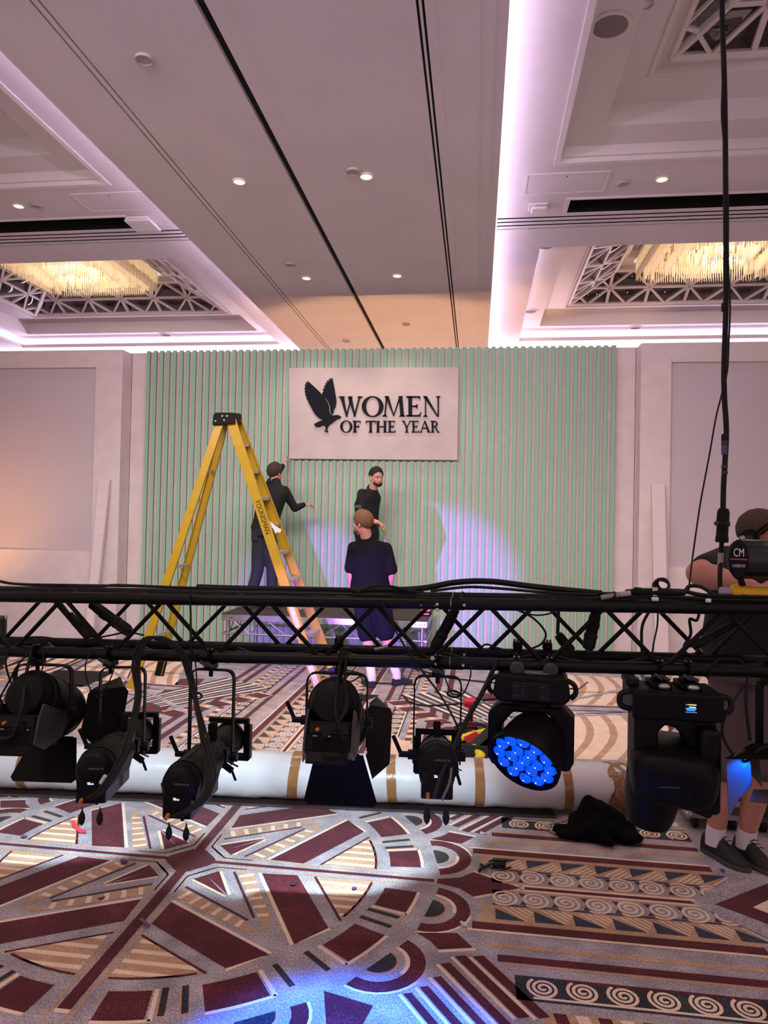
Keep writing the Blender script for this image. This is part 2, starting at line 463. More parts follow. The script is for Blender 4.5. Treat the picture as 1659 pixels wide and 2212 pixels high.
# ---- small ceiling fittings
def disc_fit(name, label, cat, x, y, z, r, m_face, m_rim, group=None, drop=.012, emis=None):
    t = thing(name, label, cat, (x, y, z), group)
    MB().lathe([(r*.86, -.004), (r*.9, -drop), (r*1.08, -drop), (r*1.08, .0)], 28, Matrix.Rotation(pi/2, 4, 'X'), caps=False).build('rim', m_rim, t)
    MB().lathe([(r*.9, 0), (r*.9, -drop*.5)], 28, Matrix.Rotation(pi/2, 4, 'X')).build('lens' if emis else 'face', m_face, t)
    return t
DL = [((-2.149, 6.04), 'lit downlight in the centre bay left of the long dark track, nearer one'),
      ((-1.008, 6.049), 'lit downlight beside a grey disc, nearer one right of the centre track'),
      ((-2.144, 8.53), 'small lit downlight left of the centre track, farther one'),
      ((-1.014, 8.53), 'small lit downlight right of the centre track, farther one')]
for (x, y), l in DL:
    disc_fit('downlight', l, 'ceiling light', x, y, ZB-.001, .058, M_DOWN, M_MOULD, 'lit downlights in the ceiling', emis=1)
disc_fit('downlight', 'lit downlight near the right open ceiling slot', 'ceiling light', 1.681, 6.954, ZC-.001, .058, M_DOWN, M_MOULD, 'lit downlights in the ceiling', emis=1)
disc_fit('downlight', 'lit downlight above the left open ceiling slot', 'ceiling light', -4.918, 6.959, ZC-.001, .058, M_DOWN, M_MOULD, 'lit downlights in the ceiling', emis=1)
M_GREYD = mat('grey_cover_plate', 'b3a6a8', .6)
M_GRILLE = mat('speaker_grille', '857a78', .7, var=.2, vscale=400)
for (x, y, z), l in [((-2.215, 4.356, ZB), 'large grey disc cover alone at the upper left of the centre bay'),
                     ((-1.104, 5.943, ZB), 'grey disc cover just left of a lit downlight'),
                     ((-2.217, 8.054, ZB), 'small grey disc cover above the far left downlight'),
                     ((-1.113, 10.602, ZB), 'small grey disc cover in the amber lit end of the ceiling'),
                     ((-2.197, 11.517, ZB), 'tiny disc cover just above the slatted backdrop'),
                     ((1.34, 7.006, ZC), 'grey disc cover between access panel and right downlight'),
                     ((-4.719, 6.965, ZC), 'grey disc cover right of the far left downlight')]:
    disc_fit('blank_cover', l, 'ceiling disc', x, y, z-.001, .056, M_GREYD, M_GREYD, 'round blank covers on the ceiling', drop=.02)
for x, y, l, sz in [(.845, 4.96, 'big round ceiling speaker in the near right recess', .135),
                    (.80, 8.95, 'round ceiling speaker at the near end of the far right recess', .10),
                    (.81, 11.65, 'round ceiling speaker farther along the far right recess', .10),
                    (2.67, 12.7, 'round ceiling speaker in the lit ledge behind the hanging cable', .10),
                    (-5.9, 12.7, 'round ceiling speaker in the lit ledge under the left skylight', .10)]:
    zz = ZC+.119 if y < 6 else ZC+.169
    disc_fit('ceiling_speaker', l, 'speaker', x, y, zz, sz, M_GRILLE, M_MOULD, 'round speakers in the ceiling recesses')
disc_fit('blank_cover', 'white disc cover beside the big speaker in the near right recess', 'ceiling disc', 1.10, 5.05, ZC+.33, .045, M_MOULD, M_GREYD, 'round blank covers on the ceiling', drop=.02)

def access_panel(x0, x1, y0, y1, label):
    t = thing('access_panel', label, 'ceiling panel', ((x0+x1)/2, (y0+y1)/2, ZC), 'access panels in the side ceilings')
    w, d = (x1-x0)/2, (y1-y0)/2
    mb = MB()
    for p, q in (((-w, -d), (w, -d+.03)), ((-w, d-.03), (w, d)), ((-w, -d+.03), (-w+.03, d-.03)), ((w-.03, -d+.03), (w, d-.03))):
        mb.lim((*p, -.008), (*q, 0))
    mb.build('frame', M_MOULD, t)
    MB().lim((-w+.035, -d+.035, -.005), (w-.035, d-.035, 0)).build('door', M_WHITE, t)
    MB().cyl((0, -d+.07, -.008), (0, -d+.07, 0), .008).build('lock', M_BLACK, t)
access_panel(.395, 1.18, 6.75, 7.17, 'white square access panel left of the right downlight')
access_panel(mirx(1.18), mirx(.395), 6.75, 7.17, 'white square access panel above the rounded wireless unit')
# wireless access points
t = thing('wireless_access_point', 'small square white wireless unit beside the right ceiling slot', 'access point', (.568, 7.44, ZC))
MB().box((0, 0, -.012), (.19, .17, .024)).build('base', M_MOULD, t, bev=.004)
MB().box((.012, .01, -.040), (.16, .14, .032)).build('cover', mat('white_plastic', 'dcd6d8', .4), t, bev=.012, seg=3)
MB().box((.012, -.075, -.018), (.05, .012, .012)).build('clip', M_GREYD, t)
t = thing('wireless_access_point', 'rounded white wireless unit at the end of the left ceiling slot', 'access point', (-3.76, 7.43, ZC))
MB().box((0, 0, -.018), (.26, .26, .036)).build('base', MATS['white_plastic'], t, bev=.016, seg=3)
MB().box((.01, .01, -.05), (.30, .30, .03)).build('cover', MATS['white_plastic'], t, bev=.05, seg=5)
MB().cyl((-.03, .09, -.067), (-.03, .09, -.06), .004).build('status_light', glow('blue_dot', '6a6cff', 3), t)

# ---- crystal chandeliers
M_CRY = mat('crystal_rod_glow', 'f2e6d2', .12, spec=.9, emit='ffd596', estr=.34)  # bulb light put into the rods as emission
M_CRYD = mat('crystal_rod_shaded', 'c9b8a2', .10, spec=.9, emit='ffd596', estr=.12)  # darker copy for the fringe, with less light put into emission
M_CORE = glow('chandelier_bulbs', 'ffe4b4', 2.2)
def chandelier(h, label):
    cx, cy = (h[0]+h[1])/2+(.03 if h[0] < 0 else .0), 10.30; zt = ZC+.93
    t = thing('chandelier', label, 'chandelier', (cx, cy, zt), 'crystal chandeliers in the far recesses')
    hx, hy = .96, .96
    MB().box((0, 0, -.03), (2*hx-.1, 2*hy-.1, .05)).build('ceiling_plate', M_GREYD, t)
    fr = MB()
    for x, y, dx, dy in ((0, -hy, hx, .02), (0, hy, hx, .02), (-hx, 0, .02, hy), (hx, 0, .02, hy)):
        fr.box((x, y, -.14), (2*dx, 2*dy, .03))
    fr.build('frame', M_STEEL, t)
    for i in range(4):
        for j in range(4):
            MB().sph((-.69+i*.46, -.69+j*.46, -.13), .03, 8, 6).build('bulb', M_CORE, t)
    rim, ins = MB(), MB()
    rnd = random.Random(3)
    def rod(m, x, y, z0, L, r=.0075):
        m.cyl((x, y, z0), (x+rnd.uniform(-.004, .004), y+rnd.uniform(-.004, .004), z0-L), r, r*.8, 5)
    step = .033
    for row, (o, L, z0) in enumerate(((0, .16, -.33), (0, .2, -.16), (.10, .20, -.30), (.2, .2, -.22), (.34, .2, -.34), (.5, .2, -.24), (.66, .22, -.36), (.80, .2, -.24))):
        X, Y = hx-o, hy-o
        if Y <= .05: continue
        m = rim if row == 0 else ins
        n = int(2*X/step)
        for i in range(n+1):
            x = -X+2*X*i/n; x2 = x if abs(x) < X-.12 else x
            for s in (-1, 1):
                yy = s*(Y if abs(x) < X-.14 else Y-.12)
                rod(m, x2, yy, z0+rnd.uniform(-.004, .004), L)
        n = int(2*Y/step)
        for i in range(1, n):
            y = -Y+2*Y*i/n
            for s in (-1, 1):
                xx = s*(X if abs(y) < Y-.14 else X-.12)
                rod(m, xx, y, z0+rnd.uniform(-.004, .004), L)
    for k in range(380):
        x, y = rnd.uniform(-hx*.93, hx*.93), rnd.uniform(-hy*.93, hy*.93)
        rod(ins, x, y, -.12-.1*rnd.random(), .16, .008)
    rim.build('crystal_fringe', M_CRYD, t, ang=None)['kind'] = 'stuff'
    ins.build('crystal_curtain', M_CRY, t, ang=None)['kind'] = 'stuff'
    lamp('chandelier_lamp', 'POINT', (cx, cy, zt-.25), 90, (1, .79, .50), size=.5)
chandelier(CL[1], 'crystal chandelier in the far left ceiling recess')
chandelier(CR[1], 'crystal chandelier in the far right ceiling recess')

# ================================================================ carpet: patterned pile, each colour field a tuft layer of its own
def pile(name, c, c2, k=0.0):
    """tufted wool: two yarn tones speckled together"""
    m = bpy.data.materials.new(name); m.use_nodes = True
    nt = m.node_tree; N = nt.nodes; L = nt.links; P = N['Principled BSDF']
    P.inputs['Roughness'].default_value = .95; P.inputs['Specular IOR Level'].default_value = .1
    P.inputs['Sheen Weight'].default_value = .15
    tc = N.new('ShaderNodeTexCoord')
    n = N.new('ShaderNodeTexNoise'); n.inputs['Scale'].default_value = 170; n.inputs['Detail'].default_value = 2.5; n.inputs['Roughness'].default_value = .75
    g = N.new('ShaderNodeTexNoise'); g.inputs['Scale'].default_value = 7; g.inputs['Detail'].default_value = 4
    mp = N.new('ShaderNodeMapping'); mp.inputs['Scale'].default_value = (1.0, .6, 1)
    L.new(tc.outputs['Object'], mp.inputs[0]); L.new(mp.outputs[0], n.inputs['Vector']); L.new(tc.outputs['Object'], g.inputs['Vector'])
    a = N.new('ShaderNodeMath'); a.operation = 'MULTIPLY_ADD'; a.inputs[1].default_value = .45; a.inputs[2].default_value = -.225+k
    L.new(g.outputs['Fac'], a.inputs[0])
    b = N.new('ShaderNodeMath'); b.operation = 'ADD'; L.new(n.outputs['Fac'], b.inputs[0]); L.new(a.outputs[0], b.inputs[1])
    r = N.new('ShaderNodeValToRGB'); L.new(b.outputs[0], r.inputs[0])
    r.color_ramp.elements[0].position = .42; r.color_ramp.elements[0].color = (*lin(c), 1)
    r.color_ramp.elements[1].position = .66; r.color_ramp.elements[1].color = (*lin(c2), 1)
    L.new(r.outputs[0], P.inputs['Base Color'])
    bp = N.new('ShaderNodeBump'); bp.inputs['Strength'].default_value = .5; bp.inputs['Distance'].default_value = .004
    L.new(n.outputs['Fac'], bp.inputs['Height']); L.new(bp.outputs[0], P.inputs['Normal'])
    return m
CP = [pile('carpet_grey', '857e86', 'c6bcc2'), pile('carpet_burgundy', '4a0f1c', '883844', -.09), pile('carpet_cream', 'e0c4ad', 'f2dcc8'),
      pile('carpet_tan', 'a9846a', 'cfab8c'), pile('carpet_navy', '232538', '50526a', -.03), pile('carpet_black', '1a1c24', '464a54', -.04)]
G, R_, C_, T_, N_, K_ = range(6)

class Carpet:
    def __init__(s): s.v = []; s.f = []; s.m = []
    def poly(s, pts, m, z):
        n = len(s.v); s.v += [(p[0], p[1], z*.0004) for p in pts]
        a = sum(pts[i-1][0]*pts[i][1]-pts[i][0]*pts[i-1][1] for i in range(len(pts)))
        ix = list(range(n, n+len(pts)))
        s.f.append(tuple(ix if a > 0 else ix[::-1])); s.m.append(m)
    def line(s, pts, w, m, z):
        """band of width w along a polyline (a fan of quads)"""
        L = []; n = len(pts)
        for i, p in enumerate(pts):
            a = V(pts[max(0, i-1)]); b = V(pts[min(n-1, i+1)]); d = (b-a).normalized(); nn = V((-d.y, d.x))
            L.append((V(p)+nn*w/2, V(p)-nn*w/2))
        for (a, b), (c, d) in zip(L, L[1:]): s.poly([a, b, d, c], m, z)
CA = Carpet()
RC = V((-1.37, 3.385))
def P2(a, r): return V((r*cos(radians(a)), r*sin(radians(a))))

def sym4(fn, n=(0, 1, 2, 3), flip=(1, -1)):
    """repeat a design by quarter turns, each mirrored"""
    for k in n:
        for f in flip:
            c, s_ = cos(k*pi/2), sin(k*pi/2)
            fn(lambda p: RC+V((c*p[0]-s_*p[1]*f, s_*p[0]+c*p[1]*f)))
def arc(r, a0, a1, n=10): return [P2(a0+(a1-a0)*i/n, r) for i in range(n+1)]
def half_ring(ac, r0, w0, w1, n=14):
    """D-shaped band standing on the circle of radius r0 at angle ac, between half-widths w0 and w1"""
    o = P2(ac, r0); e = V((cos(radians(ac)), sin(radians(ac)))); t = V((-e.y, e.x))
    out = []
    for w in (w0, w1):
        out.append([o+t*(w*cos(pi*i/n))+e*(w*sin(pi*i/n)*.98) for i in range(n+1)])
    return out

def clipband(poly, y0, y1):
    """part of a convex outline lying between two weft lines"""
    for s_, lim in ((1, y0), (-1, y1)):
        out = []
        for i in range(len(poly)):
            a, b = V(poly[i-1]), V(poly[i]); da, db = s_*(a.y-lim), s_*(b.y-lim)
            if da >= 0: out.append(a)
            if (da >= 0) != (db >= 0): out.append(a.lerp(b, da/(da-db)))
        poly = out
        if len(poly) < 3: return None
    return poly

def design(T):
    q = lambda pts, m, z: CA.poly([T(p) for p in pts], m, z)
    ln = lambda pts, w, m, z: CA.line([T(p) for p in pts], w, m, z)
    # centre and axis bar
    ln([(1.16, .045), (.16, .045), (.05, .15), (.05, .30)], .012, T_, 2)
    # long burgundy bars with a cream edge
    q([(.385, .07), (.555, .06), (.79, .465), (.68, .60)], R_, 2)
    ln([(.372, .07), (.672, .605), (.80, .47)], .016, C_, 2)
    q([(.07, .385), (.06, .555), (.465, .79), (.60, .68)][::1], R_, 2) if False else None
    # fans
    q([(.64, .07), (.83, .40), (.87, .30), (.905, .17), (.925, .055)], T_, 2)
    ln([(.64, .06), (.83, .405)], .012, R_, 3); ln([P2(a, .915) for a in (24, 20, 16, 12, 8, 4)], .012, R_, 3)
    fan = [T(p) for p in ((.648, .075), (.83, .395), (.87, .295), (.90, .18), (.912, .062))]
    for k in range(-20, 20):
        y0 = RC.y+.012+k*.064
        c = clipband(fan, y0, y0+.024)
        if c: CA.poly(c, C_, 3)
    # inner V
    q([(.08, .165), (.185, .08), (.285, .285)], R_, 2) if False else None
    q([(.175, .085), (.29, .285), (.24, .235), (.13, .13)], R_, 2)
    ln([(.30, .285), (.185, .085)], .014, C_, 3)
    ln([(.25, .08), (.465, .445)], .012, R_, 3)
    q([(.262, .075), (.345, .075), (.55, .46), (.53, .53), (.49, .44)], T_, 2)
    for k in range(6):
        t = k/6; a = V((.27, .09)).lerp(V((.49, .455)), t+.08); b = V((.345, .08)).lerp(V((.55, .47)), t+.02)
        ln([a, b], .022, C_, 3)
    # ring of burgundy blocks with cream edges, paired black bars
    for a0, a1 in ((6, 15), (25, 36.5)):
        q(arc(.985, a0, a1, 4)+arc(1.135, a1, a0, 4), R_, 2)
        ln(arc(1.143, a0, a1+1, 5), .016, C_, 2); ln([P2(a1+.9, .98), P2(a1+.9, 1.145)], .016, C_, 2)
    for a in (17.6, 21.6, 41.0):
        for w, m, z in ((.034, T_, 1), (.024, K_, 2)):
            d = P2(a, 1); n = V((-d.y, d.x)); s0 = .012 if m == T_ else 0
            q([d*.975+n*w/2-n*s0*.3, d*(1.125+s0)+n*w/2-n*s0*.3, d*(1.125+s0)-n*(w/2+s0*.3), d*.975-n*(w/2+s0*.3)], m, z)
    # scallops round the edge
    for ac in (11.5, 32.5):
        i, o = half_ring(ac, 1.215, .125, .185)
        for k in range(len(i)-1): q([i[k], o[k], o[k+1], i[k+1]], R_, 2)
        i2, o2 = half_ring(ac, 1.215, .185, .197)
        for k in range(len(i2)//2): q([i2[k], o2[k], o2[k+1], i2[k+1]], C_, 2)
        i3, o3 = half_ring(ac, 1.215, .108, .125)
        for k in range(len(i2)//2, len(i2)-1): q([i3[k], o3[k], o3[k+1], i3[k+1]], C_, 2)
        b = half_ring(ac, 1.215, .072, .085); q(b[1], T_, 1); q(b[0], K_, 2)
    # kites between the scallops
    q([(1.215, 0), (1.215, .02), (1.32, .05), (1.385, .115), (1.60, 0)], R_, 2)
    ln([(1.385, .122), (1.62, .004)], .016, C_, 2)
    q([(1.155, .44), (1.32, .415), (1.385, .505), (1.25, .54), (1.215, .49)], R_, 2); ln([(1.25, .552), (1.395, .515)], .018, C_, 2)
    q([P2(45, 1.21), P2(41, 1.38), P2(45, 1.44)], R_, 2)
    # raking stripes outside the diagonal
    for x, y, w in ((1.385, .565, .040), (1.315, .575, .040), (1.262, .630, .036), (1.238, .716, .030), (1.192, .780, .032), (1.138, .826, .030)):
        q([(x, y), (x+w, y-w*.35), (x+w+.225, y-w*.35+.315), (x+.225, y+.315)], R_, 2)
        ln([(x-.012, y+.006), (x+.213, y+.321)], .014, C_, 2)
sym4(design)
CA.poly([RC+V(p) for p in ((.13, 0), (.11, .035), (.035, .11), (-.035, .11), (-.11, .035), (-.13, 0), (-.11, -.035), (-.035, -.11), (.035, -.11), (.11, -.035))], R_, 4)
for _s in (1, -1):
    CA.poly([RC+V((_s*x, y)) for x, y in ((.12, -.012), (1.20, -.012), (1.20, .012), (.12, .012))], R_, 3)
    CA.poly([RC+V((x, _s*y)) for x, y in ((-.025, .10), (.025, .10), (.025, 1.09), (-.025, 1.09))], R_, 3)
    CA.poly([RC+V((x, _s*y)) for x, y in ((-.028, 1.09), (.028, 1.09), (.028, 1.11), (-.028, 1.11))], C_, 3)

def spiral(o, r, T, m, z, turns=2.4, w=.013, hand=1, n=44):
    pts = []
    for i in range(n+1):
        t = i/n; a = hand*(turns*2*pi*t)+pi*.1; rr = r*(.10+.90*t)
        pts.append(T((o[0]+rr*cos(a), o[1]+rr*sin(a))))
    CA.line(pts, w, m, z)

def rows(T, x0, x1, big=True):
    """bands of stripes, triangles and running scrolls leaving the rosette along one axis"""
    q = lambda pts, m, z: CA.poly([T(p) for p in pts], m, z)
    box = lambda a, b, c, d, m, z: q([(a, c), (b, c), (b, d), (a, d)], m, z)
    box(x0+.20, x1-.02, 0, .013, R_, 2); box(x0+.18, x1, .013, .03, C_, 2)
    xe = lambda y: x0+.02+.9*max(0, .12-abs(y-.13)) if y < .2 else x0
    # scroll band
    box(x0+.05, x1, .035, .165, G, 2); box(x0+.1, x1, .030, .045, T_, 3); box(x0+.05, x1, .155, .168, N_, 3)
    x = x0+.10
    while x < x1-.04:
        q([(x+.07, .150), (x+.10, .150), (x+.085, .115)], R_, 3); q([(x+.07, .050), (x+.10, .050), (x+.085, .085)], R_, 3)
        spiral((x, .100), .066, T, C_, 4, 2.3, .0125); x += .137
    # triangle band
    box(x0, x1, .165, .305, T_, 1)
    x = x0+.06; k = 0
    while x < x1:
        q([(x, .195), (x, .282), (x+.125, .282)], N_, 3)
        for j in range(4): q([(x+.03+.03*j, .180), (x+.042+.03*j, .180), (x+.135+.012*j, .275-.02*j), (x+.125+.010*j, .275-.02*j)], C_, 2)
        x += .166
    box(x0-.04, x1, .315, .37, R_, 3); box(x0-.06, x1, .37, .386, C_, 3); box(x0-.03, x1, .300, .315, T_, 2)
    box(x0+.02, x1, .46, .488, T_, 2); box(x0+.06, x1, .535, .58, R_, 3); box(x0+.08, x1, .58, .596, T_, 2)
    if big:
        box(x0+.12, x1, .652, .792, K_, 2); box(x0+.30, x1, .652, .668, R_, 3); box(x0+.18, x1, .768, .780, C_, 3)
        x = x0+.22
        while x < x1:
            spiral((x, .716), .058, T, C_, 4, 2.6, .0125); x += .142
        box(x0+.2, x1, .84, .90, T_, 1)
        x = x0+.24; k = 0
        while x < x1:
            q([(x, .845), (x+.045, .845), (x+.055, .895), (x+.01, .895)], (R_, C_)[k % 2], 3); x += .075; k += 1
for k, (a, b) in {0: (1.42, 2.55), 1: (1.45, 4.9), 2: (1.42, 2.6), 3: (1.42, 3.2)}.items():
    sym4(lambda T: rows(T, a, b), (k,))
# pointed ends of the neighbouring rosettes on either side
def vee(T):
    q = lambda pts, m, z: CA.poly([T(p) for p in pts], m, z)
    q([(2.36, 0), (3.3, 1.0), (3.9, 1.0), (3.9, 0)], G, 5)
    q([(2.46, 0), (2.80, .26), (2.98, .26), (2.66, 0)], R_, 6); q([(2.62, 0), (2.86, .2), (2.92, .2), (2.70, 0)], C_, 7); q([(2.74, 0), (2.95, .17), (3.2, .17), (3.2, 0)], N_, 6)
    q([(3.3, 0), (3.3, .3), (3.9, .3), (3.9, 0)], T_, 6)
    for i in range(3): q([(3.36+i*.16, 0), (3.44+i*.16, 0), (3.44+i*.16, .3), (3.36+i*.16, .3)], C_, 7)
sym4(vee, (0, 2))

# ---- the far carpet: large fans and raking bars between the rosettes
def stripes(a, b, c, d, n, ms, z, bend=0., seg=6):
    """quad a-b-c-d filled with n bands running from edge a-d to edge b-c"""
    a, b, c, d = map(V, (a, b, c, d))
    for i in range(n):
        m = ms[i % len(ms)]
        if m is None: continue
        lo, hi = [], []
        for k in range(seg+1):
            t = k/seg; e = bend*sin(pi*t)
            for L, u in ((lo, i/n), (hi, (i+1)/n)):
                L.append(a.lerp(b, t).lerp(d.lerp(c, t), min(max(u, 0), 1)) + (d-a).normalized()*e)
        for k in range(seg): CA.poly([lo[k], lo[k+1], hi[k+1], hi[k]], m, z)
def far(T):
    st = lambda a, b, c, d, n, ms, z=2, bend=0.: stripes(T(a), T(b), T(c), T(d), n, ms, z, bend)
    q = lambda pts, m, z=2: CA.poly([T(p) for p in pts], m, z)
    l = lambda pts, w, m, z=3: CA.line([T(p) for p in pts], w, m, z)
    # blocks leading from the scroll column
    for i in range(5):
        x, y = 2.40+.19*i, 1.16-.13*i
        q([(x, y), (x+.13, y-.09), (x+.22, y+.08), (x+.09, y+.17)], R_, 7); l([(x+.13, y-.09), (x+.22, y+.08)], .018, C_, 8)
    st((2.56, 1.34), (3.34, .64), (3.24, .56), (2.48, 1.26), 2, [T_, C_], 5)
    # black raking bars
    st((2.95, 1.72), (3.95, 1.25), (3.56, .64), (2.66, 1.38), 15, [K_, C_, K_, G], 6)
    l([(2.45, 1.0), (4.3, 2.9)], .05, G, 9)
    # tan fans with cream bands, right and left
    st((1.9, 1.7), (3.3, 1.9), (3.2, 3.0), (2.0, 2.7), 17, [T_, C_, C_], 2, .12)
    l([(1.85, 1.62), (3.4, 1.85)], .03, R_); l([(1.95, 2.78), (3.3, 3.12)], .03, R_)
    st((2.15, 3.0), (3.6, 3.3), (3.3, 4.3), (2.2, 4.0), 18, [T_, C_, C_], 2, .22)
    l([(2.1, 2.9), (2.15, 4.2), (3.0, 4.9)], .04, R_); l([(2.2, 4.1), (3.5, 4.45)], .05, N_)
    st((2.3, 4.3), (3.9, 4.6), (3.7, 5.5), (2.4, 5.3), 20, [C_, R_, C_, T_], 2, .12)
    st((.7, 4.0), (2.0, 4.55), (1.9, 5.3), (.7, 4.9), 13, [C_, T_, C_, K_], 2, .15)
    st((3.5, 1.6), (5.0, 1.9), (4.9, 3.0), (3.6, 2.8), 19, [C_, T_, C_], 2, .12); l([(3.45, 1.5), (3.55, 2.9), (5.0, 3.2)], .045, R_)
    st((3.6, 3.2), (5.2, 3.4), (5.1, 4.6), (3.8, 4.3), 20, [C_, R_, C_, T_, C_], 2, -.12); l([(3.5, 3.1), (5.3, 3.3)], .05, N_)
    for i in range(4): q([(2.0+.5*i, 1.25+.05*i), (2.35+.5*i, 1.30+.05*i), (2.30+.5*i, 1.55+.05*i), (2.02+.5*i, 1.50+.05*i)], R_)
    st((1.4, .98), (5, .98), (5, 1.16), (1.5, 1.16), 3, [R_, G, R_], 2)
    for (a, b) in (((1.3, 1.3), (2.0, 3.6)), ((1.75, 2.4), (3.2, 3.2)), ((2.0, 3.0), (2.6, 4.6)), ((1.5, 3.6), (2.4, 4.9)), ((3.3, 1.7), (3.5, 4.4)), ((2.6, 1.8), (4.6, 2.6)), ((2.4, 3.1), (4.6, 4.2)), ((4.0, 1.6), (4.4, 5.0))): l([a, b], .022, R_, 4)
    for (a, b) in (((1.2, 2.6), (1.9, 4.4)), ((2.9, 1.6), (3.4, 3.0)), ((2.2, 2.8), (3.9, 3.0)), ((3.0, 3.6), (4.8, 4.0))): l([a, b], .05, G, 3); l([(a[0]+.06, a[1]), (b[0]+.06, b[1])], .025, N_, 3)
    st((.6, 5.2), (4.5, 5.6), (4.4, 6.4), (.6, 6.0), 15, [T_, C_, R_, C_, G], 2)
sym4(far, (1,))
def near(T):
    stripes(T((1.2, 1.75)), T((4.5, 1.9)), T((4.5, 2.3)), T((1.2, 2.2)), 7, [R_, C_, G, T_, C_], 2)
sym4(near, (3,))

base = MB().lim((XL, Y0, -.05), (XR, Y1, 0))
floor = struct(base, 'floor', CP[0])
me = bpy.data.meshes.new('carpet_pattern'); me.from_pydata(CA.v, [], CA.f)
for m in CP: me.materials.append(m)
me.polygons.foreach_set('material_index', CA.m); me.update()
o = bpy.data.objects.new('carpet_pattern', me); COL.objects.link(o); o.parent = floor; o['kind'] = 'stuff'; MW[o.name] = Matrix.Identity(4)

# ================================================================ the stage set
def flat_wall(name, x0, x1, sx0, sx1, side_x):
    """papered set flat with a window for the screen; returns nothing"""
    Y, D = 9.20, .25; zt, s0, s1 = 4.005, 1.215, 3.765
    mb = MB()
    mb.lim((x0, Y, 0), (x1, Y+.04, s0)); mb.lim((x0, Y, s1), (x1, Y+.04, zt))
    mb.lim((x0, Y, s0), (sx0, Y+.04, s1)); mb.lim((sx1, Y, s0), (x1, Y+.04, s1))
    mb.lim((side_x-.02, Y+.04, 0), (side_x+.02, Y+D, zt-.02))
    mb.lim((x0, Y+.04, zt-.02), (x1, Y+D, zt))
    return struct(mb, name, M_FLAT)
M_SCREEN = mat('rear_projection_screen', 'cdbfc3', .55, var=.02, vscale=.6, spec=.4)
flat_wall('wall_left', -9.5, -4.88, -9.0, -5.27, -4.90)
flat_wall('wall_right', 2.005, 7.0, 2.37, 6.6, 2.025)
for n, x0, x1, l in (('left', -9.0, -5.27, 'grey projection screen set into the left papered wall'), ('right', 2.37, 6.6, 'grey projection screen set into the right papered wall')):
    t = thing('projection_screen', l, 'screen', ((x0+x1)/2, 9.25, 1.2))
    MB().lim((x0, 9.245, 1.2), (x1, 9.26, 3.78)).build('screen_surface', M_SCREEN, t, world=True)
    f = MB(); f.lim((x0-.03, 9.26, 1.17), (x1+.03, 9.29, 1.24)); f.lim((x0-.03, 9.26, 3.74), (x1+.03, 9.29, 3.81)); f.lim((x0-.03, 9.26, 1.2), (x0+.04, 9.29, 3.8)); f.lim((x1-.04, 9.26, 1.2), (x1+.03, 9.29, 3.8))
    f.build('frame', M_GREYM, t, world=True)
struct(MB().lim((-4.9, 9.45, 0), (2.03, 9.49, 4.015)), 'wall_back', M_FLAT)
# pencil-thin joints of the papered panels
mb = MB()
for x, y in ((-4.872, 9.448), (1.990, 9.448)): mb.lim((x, y-.002, 0), (x+.006, y+.0015, 4.0))
struct(mb, 'trim_6', M_GREYM)

# slatted backdrop
M_MINT = mat('mint_slat_paint', '93bd9f', .6, var=.03, vscale=3, spec=.3)
M_SLATB = mat('slat_backing_board', 'cbbdb8', .75, var=.05, vscale=8)
bd = thing('slatted_backdrop', 'tall backdrop of upright mint green slats on grey board behind the platform', 'backdrop', (-1.43, 9.36, 0))
PX0, PX1, PZ = -4.60, 1.725, 4.015
NP = 5
for i in range(NP):
    a = PX0+(PX1-PX0)*i/NP; b = PX0+(PX1-PX0)*(i+1)/NP
    MB().lim((a, 9.36, .002), (b-.002, 9.40, PZ-.012)).build('backing_panel', M_SLATB, bd, world=True)
pitch = (PX1-PX0-.056)/66
M_EDGE = mat('shaded_slat_edge', '6e675c', .85)
_s = MB().lim((-.0262, -.024, 0), (.0262, 0, PZ)); _s.mi = [0, 0, 0, 0, 1, 1]      # mint face; side shade put into a darker side colour
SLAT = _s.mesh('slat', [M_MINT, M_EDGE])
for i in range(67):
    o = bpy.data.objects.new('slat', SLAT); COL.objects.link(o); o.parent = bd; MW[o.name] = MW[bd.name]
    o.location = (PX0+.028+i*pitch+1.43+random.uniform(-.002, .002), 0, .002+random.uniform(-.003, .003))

# sign
M_NAVY = mat('navy_lettering', '0a0c18', .6, spec=.15)
M_SIGN = mat('sign_board', 'c9bab8', .7, col2='bfafae', vscale=3, vdet=6)
Yb = 9.29
sg = thing('sign_board', 'pale rectangular sign board with navy bird emblem and raised lettering', 'sign', (-1.4, Yb, 3.13))
SX0, SX1, SZ0, SZ1 = -2.545, -.27, 2.515, 3.755
